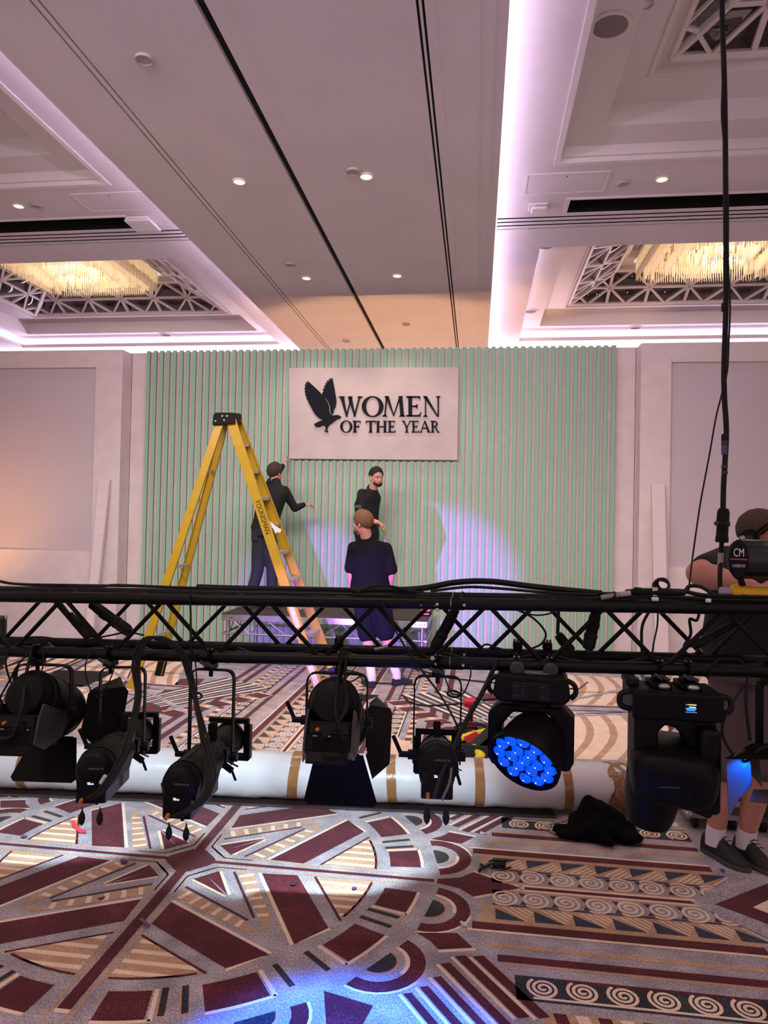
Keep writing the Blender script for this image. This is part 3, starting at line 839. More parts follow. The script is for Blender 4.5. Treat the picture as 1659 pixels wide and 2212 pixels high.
# board edges follow the photograph: hung a touch out of level
bp = [at(625, 991, Y=Yb), at(988, 994, Y=Yb), at(991, 793, Y=Yb), at(623.5, 795, Y=Yb)]
mb = MB(); mb.add([p for p in bp]+[p+V((0, .045, 0)) for p in bp], [(0, 1, 2, 3), (7, 6, 5, 4), (0, 4, 5, 1), (1, 5, 6, 2), (2, 6, 7, 3), (3, 7, 4, 0)])
mb.build('board', M_SIGN, sg, world=True, bev=.003)
s0, s1 = bp[3], bp[2]; sv = bp[0]
def sgp(zx, zy):
    """zoom of the sign (600..1020 x 760..1020 at 3.95) -> place on the board"""
    return at(600+zx/3.95, 760+zy/3.95, Y=Yb)
def onsign(name, polys, depth=.022, parent=sg, m=M_NAVY, y0=0):
    mb = MB()
    for poly in polys:
        pts = [sgp(*p) for p in poly]
        a = sum(pts[i-1].x*pts[i].z-pts[i].x*pts[i-1].z for i in range(len(pts)))
        if a < 0: pts = pts[::-1]
        n = len(pts)
        mb.add([p+V((0, -depth-y0, 0)) for p in pts]+[p+V((0, -.0005-y0, 0)) for p in pts], [tuple(range(n)), tuple(range(2*n-1, n-1, -1))]+[(i, n+i, n+(i+1) % n, (i+1) % n) for i in range(n)])
    return mb.build(name, m, parent, world=True, ang=20)
bird = onsign('bird_emblem', [
    [(545, 555), (525, 543), (500, 540), (480, 545), (462, 540), (447, 525), (440, 500), (440, 470), (430, 440), (412, 408), (390, 378), (360, 345), (325, 310), (290, 278), (265, 255), (258, 250), (257, 268), (246, 258), (240, 268), (247, 285), (235, 276), (234, 292), (246, 312), (233, 302), (231, 318), (243, 338), (232, 332), (236, 350), (246, 362), (237, 360), (243, 380), (252, 392), (246, 394), (256, 415), (266, 425), (262, 430), (275, 452), (290, 480), (300, 500), (318, 530), (345, 560), (385, 585), (345, 600), (312, 618), (322, 636), (345, 645), (362, 640), (385, 628), (398, 628), (408, 640), (412, 665), (398, 680), (414, 676), (418, 686), (434, 688), (424, 672), (426, 650), (438, 628), (465, 610), (490, 590), (505, 578), (528, 572)],
    [(452, 520), (462, 535), (478, 520), (478, 500), (490, 480), (498, 455), (502, 425), (500, 400), (494, 370), (488, 330), (478, 280), (470, 235), (467, 222), (462, 240), (456, 225), (450, 228), (452, 248), (442, 232), (436, 240), (440, 255), (428, 246), (420, 255), (428, 270), (414, 265), (408, 278), (414, 288), (402, 288), (397, 300), (403, 312), (391, 315), (388, 330), (393, 340), (383, 350), (382, 372), (398, 385), (420, 408), (438, 440), (448, 470)]])
def bez(cx, cy, rx, ry, wx, wy, n=28):
    out = [[], []]
    for i in range(n+1):
        a = 2*pi*i/n
        out[0].append((cx+rx*cos(a), cy+ry*sin(a))); out[1].append((cx+(rx-wx*1.15)*cos(a)*.99, cy+(ry-wy)*sin(a)))
    return [[out[0][i], out[0][i+1], out[1][i+1], out[1][i]] for i in range(n)]
def bar4(x0, y0, x1, y1, w, w2=None):
    w2 = w if w2 is None else w2
    if abs(y1-y0) > 60: w, w2 = w*1.22, w2*1.22
    return [(x0-w/2, y0), (x0+w/2, y0), (x1+w2/2, y1), (x1-w2/2, y1)]
def serif(x, y, w, h, d=1):
    return [(x-w/2, y), (x+w/2, y), (x+w*.18, y+h*d), (x-w*.18, y+h*d)]
def L_W(x, y, w, h): return [bar4(x+w*.14, y, x+w*.34, y+h, w*.13, w*.04), bar4(x+w*.52, y+h*.05, x+w*.33, y+h, w*.03, w*.05), bar4(x+w*.47, y+h*.04, x+w*.68, y+h, w*.13, w*.04), bar4(x+w*.88, y, x+w*.66, y+h, w*.05, w*.05), serif(x+w*.13, y, w*.27, h*.08), serif(x+w*.89, y, w*.24, h*.08), serif(x+w*.49, y+h*.0, w*.2, h*.07)]
def L_O(x, y, w, h): return bez(x+w/2, y+h/2, w/2, h/2*1.03, w*.17, h*.05)
def L_M(x, y, w, h): return [bar4(x+w*.18, y, x+w*.10, y+h, w*.05), bar4(x+w*.19, y, x+w*.50, y+h*.98, w*.13, w*.03), bar4(x+w*.78, y, x+w*.49, y+h*.98, w*.05, w*.03), bar4(x+w*.80, y, x+w*.88, y+h, w*.13, w*.13), serif(x+w*.10, y+h, w*.24, h*.08, -1), serif(x+w*.88, y+h, w*.30, h*.08, -1), serif(x+w*.15, y, w*.14, h*.06), serif(x+w*.80, y, w*.2, h*.06)]
def L_E(x, y, w, h): return [bar4(x+w*.26, y, x+w*.26, y+h, w*.2), bar4(x+w*.45, y, x+w*.45, y+h*.07, w*.9), bar4(x+w*.5, y+h*.46, x+w*.5, y+h*.53, w*.5), bar4(x+w*.45, y+h*.93, x+w*.47, y+h, w*.9, w*.95), [(x+w*.78, y), (x+w*.93, y), (x+w*.93, y+h*.2)], [(x+w*.75, y+h), (x+w*.92, y+h), (x+w*1.0, y+h*.78)], [(x+w*.75, y+h*.36), (x+w*.75, y+h*.64), (x+w*.6, y+h*.5)]]
def L_N(x, y, w, h): return [bar4(x+w*.14, y, x+w*.14, y+h, w*.05), bar4(x+w*.12, y, x+w*.84, y+h, w*.18, w*.06), bar4(x+w*.86, y, x+w*.86, y+h, w*.06), serif(x+w*.14, y+h, w*.28, h*.07, -1), serif(x+w*.86, y, w*.28, h*.07), serif(x+w*.10, y, w*.2, h*.06)]
def L_F(x, y, w, h): return [bar4(x+w*.28, y, x+w*.28, y+h, w*.22), bar4(x+w*.48, y, x+w*.48, y+h*.08, w*.95), bar4(x+w*.5, y+h*.46, x+w*.5, y+h*.54, w*.5), [(x+w*.8, y), (x+w*.96, y), (x+w*.96, y+h*.25)], [(x+w*.78, y+h*.36), (x+w*.78, y+h*.64), (x+w*.62, y+h*.5)], serif(x+w*.28, y+h, w*.55, h*.08, -1)]
def L_T(x, y, w, h): return [bar4(x+w*.5, y, x+w*.5, y+h, w*.18), bar4(x+w*.5, y, x+w*.5, y+h*.08, w), [(x, y), (x+w*.14, y), (x, y+h*.25)], [(x+w*.86, y), (x+w, y), (x+w, y+h*.25)], serif(x+w*.5, y+h, w*.46, h*.08, -1)]
def L_H(x, y, w, h): return [bar4(x+w*.2, y, x+w*.2, y+h, w*.16), bar4(x+w*.8, y, x+w*.8, y+h, w*.16), bar4(x+w*.5, y+h*.46, x+w*.5, y+h*.54, w*.6)]+[serif(x+w*q, y+h*e, w*.38, h*.07, 1-2*e) for q in (.2, .8) for e in (0, 1)]
def L_Y(x, y, w, h): return [bar4(x+w*.16, y, x+w*.5, y+h*.56, w*.17), bar4(x+w*.86, y, x+w*.52, y+h*.56, w*.07), bar4(x+w*.5, y+h*.5, x+w*.5, y+h, w*.17), serif(x+w*.15, y, w*.36, h*.07), serif(x+w*.86, y, w*.30, h*.07), serif(x+w*.5, y+h, w*.42, h*.07, -1)]
def L_A(x, y, w, h): return [bar4(x+w*.48, y, x+w*.13, y+h, w*.05, w*.06), bar4(x+w*.48, y, x+w*.84, y+h, w*.1, w*.17), bar4(x+w*.46, y+h*.6, x+w*.46, y+h*.67, w*.44), serif(x+w*.12, y+h, w*.28, h*.07, -1), serif(x+w*.85, y+h, w*.34, h*.07, -1)]
def L_R(x, y, w, h):
    o = [bar4(x+w*.22, y, x+w*.22, y+h, w*.18), serif(x+w*.22, y+h, w*.44, h*.07, -1), bar4(x+w*.5, y+h*.5, x+w*.84, y+h, w*.16, w*.16), serif(x+w*.88, y+h, w*.34, h*.06, -1), bar4(x+w*.25, y, x+w*.25, y+h*.07, w*.5), bar4(x+w*.36, y+h*.47, x+w*.36, y+h*.53, w*.34)]
    n = 10
    for i in range(n):
        a, b = -pi/2+pi*i/n, -pi/2+pi*(i+1)/n
        f = lambda t, k: (x+w*.40+(w*.38-k*.17*w)*cos(t), y+h*.265+(h*.265-k*h*.06)*sin(t))
        o.append([f(a, 0), f(b, 0), f(b, 1), f(a, 1)])
    return o
for n, fn, x, y, w, h in (('letter_w', L_W, 520, 382, 205, 172), ('letter_o', L_O, 718, 382, 185, 172), ('letter_m', L_M, 896, 380, 190, 172), ('letter_e', L_E, 1098, 380, 126, 172), ('letter_n', L_N, 1240, 380, 150, 174),
                          ('letter_o', L_O, 534, 588, 104, 100), ('letter_f', L_F, 640, 590, 70, 98), ('letter_t', L_T, 752, 590, 84, 98), ('letter_h', L_H, 836, 590, 100, 98), ('letter_e', L_E, 940, 590, 66, 98),
                          ('letter_y', L_Y, 1060, 590, 82, 98), ('letter_e', L_E, 1142, 590, 64, 98), ('letter_a', L_A, 1208, 590, 98, 98), ('letter_r', L_R, 1305, 590, 76, 98)):
    onsign(n, fn(x, y, w, h))

# white planks leaning on the set
M_PLANK = mat('white_wrapped_plank', 'e3d3d2', .7, var=.03, vscale=8)
for l, a, b, c, d, yt in (('white plank leaning on the left papered wall by the screen', (212, 1037), (237, 1037), (192, 1265), (212, 1265), 9.14), ('white plank leaning on the right papered wall by the screen', (1408, 1045), (1436, 1045), (1412, 1270), (1441, 1270), 9.14)):
    t = thing('leaning_plank', l, 'plank', at((c[0]+d[0])/2, c[1], Y=9.0)*1.0)
    A, B = at(*a, Y=yt), at(*b, Y=yt); C, D = at(*c, Y=9.02), at(*d, Y=9.02)
    C2, D2 = A+(C-A)*((A.z-.004)/(A.z-C.z)), B+(D-B)*((B.z-.004)/(B.z-D.z))
    n = V((0, .05, .004))
    mb = MB().add([A, B, D2, C2, A+n, B+n, D2+n, C2+n], [(3, 2, 1, 0), (4, 5, 6, 7), (0, 1, 5, 4), (1, 2, 6, 5), (2, 3, 7, 6), (3, 0, 4, 7)])
    mb.build('plank_face', M_PLANK, t, world=True, bev=.006)
    e = (B-A).normalized()*.012; o = V((0, -.004, 0))
    MB().add([B-e+o, B+o*1, D2+o, D2-e+o, B-e, B, D2, D2-e], [(3, 2, 1, 0), (0, 1, 5, 4), (1, 2, 6, 5), (3, 0, 4, 7)]).build('edge_strip', M_WLABEL, t, world=True)

# ================================================================ ladder, platform
M_LAD = mat('yellow_fibreglass', 'a98604', .42, var=.06, vscale=6, spec=.5)
M_YEL2 = mat('yellow_label', 'd8c23a', .5)
M_CAPB = mat('black_moulded_cap', '070707', .65, spec=.2)
lt = thing('stepladder', 'tall yellow stepladder with black top standing before the platform', 'ladder', (-2.45, 7.0, 0))
fA0, fA1 = at(690, 1497, Z=.0), at(727, 1474, Z=.0)     # front feet, near and far
rA0, rA1 = at(284, 1488, Z=.0), at(343, 1460, Z=.0)     # rear feet
tF0, tF1 = at(497, 903, Y=6.93), at(511, 905, Y=7.17)
tR0, tR1 = at(477, 905, Y=6.93), at(489, 905, Y=7.17)
def rail(a, b, w, th, name):
    """channel section rail"""
    a, b = V(a), V(b); d = (b-a).normalized(); n = V((0, 1, 0)); s = d.cross(n).normalized()
    m = MB()
    m.bar(a, b, w, th, n)
    for k in (-1, 1): m.bar(a+s*k*(w/2)+n*0.012*(1 if a.y < 7.05 else -1), b+s*k*(w/2)+n*0.012*(1 if a.y < 7.05 else -1), .006, .028, n)
    return m.build(name, M_LAD, lt, world=True)
up = V((0, 0, .02))
rf0 = rail(fA0+up, tF0, .092, .006, 'front_rail'); rf1 = rail(fA1+up, tF1, .092, .006, 'front_rail')
rr0 = rail(rA0+up, tR0, .075, .006, 'rear_rail'); rr1 = rail(rA1+up, tR1, .075, .006, 'rear_rail')
M_STEP = mat('aluminium_step', 'b8b0a8', .45, .3, var=.1, vscale=20)
for k in range(9):
    t = .095+k*.1005
    a, b = fA0.lerp(tF0, 1-t), fA1.lerp(tF1, 1-t)
    m = MB(); d = (b-a).normalized(); x = V((1, 0, 0))
    m.bar(a, b, .085, .006, (0, 0, 1)); m.bar(a+V((-.042, 0, -.014)), b+V((-.042, 0, -.014)), .004, .03, (0, 0, 1)); m.bar(a+V((.042, 0, -.014)), b+V((.042, 0, -.014)), .004, .03, (0, 0, 1))
    for q in range(4): m.bar(a+V((-.03+.02*q, 0, .004)), b+V((-.03+.02*q, 0, .004)), .004, .003, (0, 0, 1))
    m.build('step', M_STEP, lt, world=True)
for t in (.20, .375, .56, .82):
    a, b = rA0.lerp(tR0, 1-t), rA1.lerp(tR1, 1-t)
    if t == .375: continue
    MB().bar(a, b, .03, .022, (1, 0, 0)).build('rear_rung', M_STEP, lt, world=True)
    c = a.lerp(b, .5); e = rA1.lerp(tR1, 1-t-.06)
    if t > .4: MB().bar(c, e, .012, .006, (1, 0, 0)).build('diagonal_brace', M_STEP, lt, world=True)
# top cap
c0 = (tF0+tR0)/2; c1 = (tF1+tR1)/2
mb = MB()
prof = [(-.125, -.075), (-.118, .03), (-.10, .055), (.085, .055), (.10, .03), (.115, -.055)]
for y0, y1 in ((c0.y-.035, c1.y+.035),):
    R0 = [V((c0.x+x, y0, c0.z+z)) for x, z in prof]; R1 = [V((c1.x+x, y1, c1.z+.01+z)) for x, z in prof]
    mb.loft([R0, R1])
mb.build('top_cap', M_CAPB, lt, world=True, bev=.008)
for dx, dz in ((-.09, -.03), (-.02, .02), (.03, .02), (.0, -.02)):
    MB().cyl((c0.x+dx, c0.y-.040, c0.z+dz), (c0.x+dx, c0.y-.034, c0.z+dz), .009, seg=12).build('rivet', M_ALU, lt, world=True)
# feet
M_FOOTN = mat('navy_foot', '1c2340', .5)
for a, b, m in ((fA1, tF1, M_FOOTN), (rA1, tR1, M_CAPB)):
    d = (b-a).normalized()
    MB().bar(a, a+d*.22, .10, .03, (0, 1, 0)).build('foot', m, lt, world=True, bev=.006)
for a, b in ((fA0, tF0), (rA0, tR0)):
    d = (b-a).normalized(); MB().bar(a, a+d*.06, .098, .012, (0, 1, 0)).build('foot', M_LAD, lt, world=True)
d = (tF1-fA1).normalized(); c = fA1+d*.17
MB().bar(c+V((0, -.018, 0)), c+d*.06+V((0, -.018, 0)), .06, .004, (0, 1, 0)).build('foot_label', M_YEL2, lt, world=True)
# lettering and stickers on the near front rail
d = (tF0-fA0).normalized()
def onrail(f, off=.0045): return fA0.lerp(tF0, f)+V((0, -off, 0))
def railtext(txt, f, size, name, m=M_CAPB):
    o = onrail(f); X = -d; Z = V((0, -1, 0)); Y = Z.cross(X)
    M = Matrix((X, Y, Z)).transposed().to_4x4(); M.translation = o
    v, fc = text_mb(txt, size, .001); mb = MB(M); mb.add(v, fc); return mb.build(name, m, lt, world=True, ang=None)
railtext('YOUNGMAN', .632, .062, 'lettering')
o = onrail(.632); MB().bar(o-d*.17+d.cross(V((0, 1, 0)))*-.03, o+d*.17+d.cross(V((0, 1, 0)))*-.03, .004, .001, (0, 1, 0)).build('underline', M_CAPB, lt, world=True)
st = mat('pale_sticker', 'd8c9c0', .5, col2='b8a8c8', vscale=30)
for f, L, w in ((.285, .30, .05), (.06, .22, .055)):
    o = onrail(f); MB().bar(o-d*L/2, o+d*L/2, w, .0012, (0, 1, 0)).build('sticker', st, lt, world=True)
railtext('LOAD', .045, .05, 'lettering', mat('blue_print', '3a4a9a', .5)); railtext('FIBRE', .115, .036, 'lettering'); railtext('CLASS', .30, .036, 'lettering')
# tape bits hanging from a step
t = thing('tape_scrap', 'crumpled white tape hanging on the ladder step beside the lettering', 'tape', at(592, 1138, Y=7.0))
mb = MB(); cc = at(592, 1138, Y=6.97)
mb.bar(cc+V((-.06, 0, .05)), cc+V((.01, -.01, -.01)), .035, .006, (0, 1, 0)); mb.bar(cc+V((.01, -.01, -.01)), cc+V((.07, 0, -.045)), .04, .006, (.2, 1, 0)); mb.bar(cc+V((.0, -.01, .0)), cc+V((.035, -.02, -.06)), .03, .005, (.3, 1, 0))
mb.build('tape_strip', M_WLABEL, t, world=True)

# platform
M_DECK = mat('worn_deck_board', '4b4038', .8, col2='332b28', vscale=5, vdet=6, stretch=(1, 5, 1))
pf = thing('stage_platform', 'low stage platform with silver truss edges and worn dark top', 'platform', (-1.7, 8.55, 0))
X0, X1, Ya, Yb2, Zt = -2.93, -.53, 7.98, 9.18, .60
MB().lim((X0, Ya, Zt-.012), (X1, Yb2, Zt)).build('deck_board', M_DECK, pf, world=True)
e = MB()
for a, b in (((X0, Ya, Zt-.085), (X1, Ya+.035, Zt-.012)), ((X0, Yb2-.035, Zt-.085), (X1, Yb2, Zt-.012)), ((X0, Ya+.035, Zt-.085), (X0+.035, Yb2-.035, Zt-.012)), ((X1-.035, Ya+.035, Zt-.085), (X1, Yb2-.035, Zt-.012))): e.lim(a, b)
e.build('edge_frame', M_ALU, pf, world=True, bev=.004)
for y in (Ya+.017, Yb2-.017):
    MB().cyl((X0, y, Zt-.235), (X1, y, Zt-.235), .014, seg=10).build('lower_chord', M_ALU, pf, world=True)
    n = 10
    for i in range(n):
        xa = X0+.12+(X1-X0-.24)*i/n; xb = xa+(X1-X0-.24)/n
        za, zb = (Zt-.08, Zt-.23) if i % 2 == 0 else (Zt-.23, Zt-.08)
        MB().cyl((xa, y, za), (xb, y, zb), .007, seg=8).build('brace', M_ALU, pf, world=True)
for x in (X0+.017, X1-.017):
    MB().cyl((x, Ya, Zt-.235), (x, Yb2, Zt-.235), .014, seg=10).build('lower_chord', M_ALU, pf, world=True)
    n = 6
    for i in range(n):
        ya = Ya+.1+(Yb2-Ya-.2)*i/n; yb = ya+(Yb2-Ya-.2)/n
        za, zb = (Zt-.08, Zt-.23) if i % 2 == 0 else (Zt-.23, Zt-.08)
        MB().cyl((x, ya, za), (x, yb, zb), .007, seg=8).build('brace', M_ALU, pf, world=True)
for x in (X0+.06, X1-.06):
    for y in (Ya+.06, Yb2-.06):
        MB().cyl((x, y, 0), (x, y, Zt-.08), .024, seg=16).build('leg', M_ALU, pf, world=True)
for k in range(6):
    MB().cyl((X0+.1+k*.02 if k < 2 else X1-.28+k*.05, Ya-.002, Zt-.05), (X0+.1+k*.02 if k < 2 else X1-.28+k*.05, Ya+.004, Zt-.05), .006, seg=10).build('bolt', M_BLACK, pf, world=True)

# ================================================================ people
M_SKIN = mat('skin', 'cf9782', .55, var=.06, vscale=14, bump=.03, bscale=200, spec=.35)
M_SKIN2 = mat('skin_ruddy', 'bd8273', .55, var=.06, vscale=14, bump=.03, bscale=200, spec=.35)
M_TEE = mat('black_shirt', '100e10', .85, bump=.12, bscale=14)
M_TEE2 = mat('washed_black_shirt', '0c0a0c', .9, spec=.15, bump=.12, bscale=12)
M_TROU = mat('charcoal_trousers', '23242c', .85, bump=.15, bscale=14)
M_NAVYS = mat('navy_shorts', '0e0d18', .85, spec=.15, bump=.1, bscale=12)
M_KHAKI = mat('brown_shorts', '5a4a48', .9, bump=.15, bscale=12)
M_SOCK = mat('white_sock', 'd6d0da', .9, bump=.2, bscale=120)
M_SHOEN = mat('navy_shoe', '23243a', .7, bump=.2, bscale=80)
M_SHOEB = mat('black_shoe', '141314', .6, bump=.2, bscale=60)
M_SOLE = mat('shoe_sole', '3c3a3a', .6)
M_HAIRB = mat('brown_hair', '3a2a20', .8, bump=.6, bscale=160, var=.25, vscale=60)
M_HAIRD = mat('dark_hair', '1a1412', .8, bump=.6, bscale=180, var=.2, vscale=60)
M_HAIRL = mat('sandy_hair', '6b4a30', .8, bump=.6, bscale=150, var=.25, vscale=60)
M_HAIRS = mat('cropped_hair', '4a3a34', .85, bump=.5, bscale=260, var=.3, vscale=90)
M_EYEW = mat('eye_white', 'cfc8c4', .3); M_EYED = mat('eye_dark', '120c0a', .2); M_LIP = mat('lips', 'a8655a', .5)

def ell(c, rx, ry, R, n=20, p=1.0):
    """ring of points round c in the plane spanned by the first two columns of R"""
    out = []
    for i in range(n):
        a = 2*pi*i/n; x, y = cos(a), sin(a)
        out.append(V(c)+R @ V((rx*x, ry*y, 0)))
    return out
def rot(yaw=0, pitch=0, roll=0):
    return Matrix.Rotation(yaw, 3, 'Z') @ Matrix.Rotation(pitch, 3, 'X') @ Matrix.Rotation(roll, 3, 'Y')
def limb(mb, pts, rr, seg=14):
    for (p, q), (a, b) in zip(zip(pts, pts[1:]), zip(rr, rr[1:])):
        mb.cyl(p, q, a, b, seg)
    for p, r in zip(pts, rr): mb.sph(p, r, seg, 8)
def traps(mb, neck, a, b, r=.05):
    k = V(neck)+V((0, 0, -.055))
    for q in (a, b): mb.cap(k, V(q)+V((0, 0, .004)), r, r*.95)
def torso(mb, pelvis, chest, neck, yaw, grow=0., hips=.165, waist=.145, chestw=.175, shw=.19, deep=1.0, bottom=-.08):
    """trunk lofted from hips to neck; yaw turns it about the vertical (0 faces +y)"""
    R = rot(yaw)
    p, c, k = V(pelvis), V(chest), V(neck)
    g = grow
    rings = [ell(p+V((0, 0, bottom)), hips*.86+g, .115*deep+g, R), ell(p, hips+g, .125*deep+g, R), ell(p.lerp(c, .4), waist+g, .108*deep+g, R), ell(p.lerp(c, .75), (waist+chestw)/2+g, .115*deep+g, R),
             ell(c, chestw+g, .122*deep+g, R), ell(c.lerp(k, .45), shw*.97+g, .112*deep+g, R), ell(c.lerp(k, .72), shw*.70+g, .085*deep+g, R), ell(c.lerp(k, .92), .075+g, .068+g, R), ell(k, .055+g, .056+g, R)]
    mb.loft(rings)
def hand(mb, wrist, dirv, palm, curl=.5, thumb=1, s=1.0, spread=.12):
    """palm, four unequal bent fingers and a thumb. dirv: along the hand, palm: palm normal"""
    w = V(wrist); d = V(dirv).normalized(); n = V(palm); n = (n-d*n.dot(d)).normalized(); x = d.cross(n)
    rings = []
    for t, hw, ht in ((0, .026, .020), (.03, .034, .019), (.065, .041, .017), (.09, .040, .014)):
        c = w+d*t*s
        rings.append([c+x*cos(2*pi*i/14)*hw*s+n*sin(2*pi*i/14)*ht*s for i in range(14)])
    mb.loft(rings)
    for k, (o, L) in enumerate(((-.030, .062), (-.010, .074), (.011, .070), (.031, .054))):
        p = w+d*.085*s+x*o*s
        a = curl*.5; dd = (d*cos(a)+n*sin(a)+x*spread*(k-1.5)*.35).normalized()
        pts = [p]; rad = [.0095*s]
        for j, f in enumerate((.45, .32, .23)):
            pts.append(pts[-1]+dd*L*f*s); rad.append((.0090-.0012*j)*s)
            a += curl*(.75 if j == 0 else .6); dd = (d*cos(a)+n*sin(a)+x*spread*(k-1.5)*.35).normalized()
        limb(mb, pts, rad, 8)
    p = w+d*.022*s+x*thumb*-.028*s
    dd = (d*.70-x*thumb*.62+n*.35).normalized(); q = p+dd*.040*s; d2 = (d*.9-x*thumb*.25+n*.35).normalized(); r = q+d2*.030*s; u = r+(d2+n*.2).normalized()*.022*s
    limb(mb, [p, q, r, u], [.014*s, .012*s, .0105*s, .009*s], 8)
def head(mb, c, R, s=1.0, jaw=1.0):
    """skull, jaw, nose, brow, ears; local +y is where the face looks, z up, c = middle of the head"""
    f = lambda x, y, z: V(c)+R @ V((x*s, y*s, z*s))
    mb.sph(f(0, -.012, .030), (.076*s, .096*s, .090*s), 24, 16, R)
    mb.sph(f(0, .018, -.030), (.063*s, .074*s, .082*s), 22, 14, R)
    mb.sph(f(0, .040, -.078), (.042*s*jaw, .046*s, .034*s), 18, 10, R)
    mb.sph(f(0, .066, .022), (.055*s, .026*s, .020*s), 14, 8, R)
    mb.cap(f(0, .088, .012), f(0, .108, -.024), .009*s, .0125*s, 10)
    for k in (-1, 1):
        mb.sph(f(k*.010, .100, -.027), (.009*s, .010*s, .008*s), 8, 6, R)
        mb.sph(f(k*.040, .062, -.022), (.022*s, .022*s, .020*s), 12, 8, R)
        mb.sph(f(k*.077, -.008, -.008), (.008*s, .019*s, .031*s), 12, 10, R @ Matrix.Rotation(k*.25, 3, 'Z'))
    mb.sph(f(0, .088, -.052), (.024*s, .012*s, .010*s), 12, 8, R)
def eyes(t, body, c, R, s=1.0, brow=None):
    f = lambda x, y, z: V(c)+R @ V((x*s, y*s, z*s))
    for k in (-1, 1):
        e = MB().sph(f(k*.031, .078, .004), (.013*s, .010*s, .0085*s), 12, 8, R).build('eye', M_EYEW, t, world=True)
        MB().sph(f(k*.031, .0865, .004), (.0065*s, .003*s, .0065*s), 10, 6, R).build('iris', M_EYED, e, world=True)
        if brow: MB().cap(f(k*.014, .094, .024), f(k*.050, .078, .026), .005*s, .0035*s, 8).build('eyebrow', brow, t, world=True)
def hair(name, c, R, m, t, s=1.0, back=-.045, front=.045, top=.012, side=.0, lift=1.0):
    """cap of hair: everything of the skull above a line sloping from nape to forehead"""
    mb = MB(); f = lambda x, y, z: V(c)+R @ V((x*s, y*s, z*s))
    n, rg = 30, 12
    vs, fs = [], []
    for i in range(rg+1):
        for j in range(n):
            a = 2*pi*j/n; fy = cos(a)        # a=0 towards the face
            low = back+(front-back)*((fy+1)/2)**1.5+side*(1-abs(fy))+.004*sin(3*a+1)+.003*sin(7*a)-.034*math.exp(-((abs((a+pi) % (2*pi)-pi)-1.18)/.20)**2)
            # polar angle down to the hairline
            zc = max(-.98, min(.98, (low-.030)/.091)); pm = math.acos(zc); ph = pm*i/rg
            g = (1-(i/rg)**3); e = .0012+.006*g*lift+.0016*g*((i*7+j*5) % 3)
            vs.append(f((.076+e)*sin(ph)*sin(a), -.012+(.096+e)*sin(ph)*cos(a)+top*.5*(1-i/rg)*(fy > 0)*fy, .030+(.090+e)*cos(ph)+top*(.55+.45*fy)*(1-i/rg)))
    for i in range(rg):
        for j in range(n): fs.append((i*n+j, (i+1)*n+j, (i+1)*n+(j+1) % n, i*n+(j+1) % n))
    mb.add(vs, fs)
    o = mb.build(name, m, t, world=True, ang=70)
    sd = o.modifiers.new('thick', 'SOLIDIFY'); sd.thickness = .010; sd.offset = -1
    return o
def shoe(t, heel, toe, m, hgt=.085, w=.046, sole=M_SOLE, name='shoe', zs=1.0):
    h, e = V(heel), V(toe); d = (e-h); L = d.length; M = frame(h, d)
    mb = MB(M)
    rings = []
    for y, ww, z1 in ((0, .030, .075), (.04, .036, .088), (.09, .038, .10), (.14, .042, .075), (.19, w, .058), (.235, .043, .046), (.27, .030, .034), (.285, .012, .022)):
        y *= L/.285; z1 *= zs
        rings.append([V((ww*cos(a)*(1 if sin(a) < 0 else .92), y, max(.012, .012+(z1-.012)*max(0, sin(a))))) for a in [2*pi*i/20 for i in range(20)]])
    mb.loft(rings); o = mb.build(name, m, t, world=True, ang=60)
    mb = MB(M)
    ol = [(0, .030), (.04, .037), (.10, .039), (.19, w+.003), (.24, .044), (.275, .030), (.292, .010)]
    poly = [(x, y*L/.285) for y, x in ol]+[(-x, y*L/.285) for y, x in ol[::-1]]
    mb.prism(poly, 0, .022); mb.build('sole', sole, o, world=True, bev=.004)
    lc = MB(M)
    for k in range(4): lc.tube([V((-.022, (.115+k*.022)*L/.285, .094*zs-k*.009)), V((0, (.118+k*.022)*L/.285, .101*zs-k*.010)), V((.022, (.115+k*.022)*L/.285, .094*zs-k*.009))], .0025, 6)
    lc.build('lace', M_BLACK if m is not M_SHOEN else M_SHOEN, o, world=True)
    return o

def person_thing(label, foot): return thing('person', label, 'person', V((foot[0], foot[1], foot[2])))

# --- man on the platform reaching up to the sign, seen from behind (facing the slats, turned a little right)
Z0 = .60
t = person_thing('man in black top and charcoal work trousers on the platform reaching up to the sign', (-2.62, 8.55, Z0))
hd = at(595, 1022, Y=8.62); neck = at(596, 1046, Y=8.58); chest = at(585, 1082, Y=8.56); pel = at(572, 1140, Y=8.52)
Rh = rot(radians(-28), radians(6))
yaw = radians(-18)
shL, shR = at(570, 1066, Y=8.62), at(615, 1060, Y=8.66)
elL, wrL = at(600, 1020, Y=8.98), at(613, 1003, Y=9.16)
elR, wrR = at(637, 1098, Y=8.72), at(657, 1090, Y=8.86)
hpL, hpR = at(561, 1150, Y=8.52), at(583, 1150, Y=8.54)
knL, knR = at(557, 1232, Y=8.50), at(588, 1230, Y=8.58)
anL, anR = V((-2.763, 8.48, Z0+.09)), V((-2.50, 8.555, Z0+.09))
b = MB()
head(b, hd, Rh, .98); limb(b, [hd+V((0, -.02, -.06)), neck+V((0, 0, -.03))], [.052, .056])
torso(b, pel, chest, neck, yaw)
limb(b, [shL, elL, wrL], [.052, .042, .028]); limb(b, [shR, elR, wrR], [.052, .040, .028])
hand(b, wrL, at(617, 984, Y=9.24)-wrL, (.6, .5, -.1), .55, -1); hand(b, wrR, at(671, 1090, Y=8.95)-wrR, (.1, .3, -1), .5, 1)
limb(b, [hpL, knL, anL], [.075, .052, .036]); limb(b, [hpR, knR, anR], [.075, .052, .036])
fuse(b, 'body', M_SKIN, t, .0075, 4)
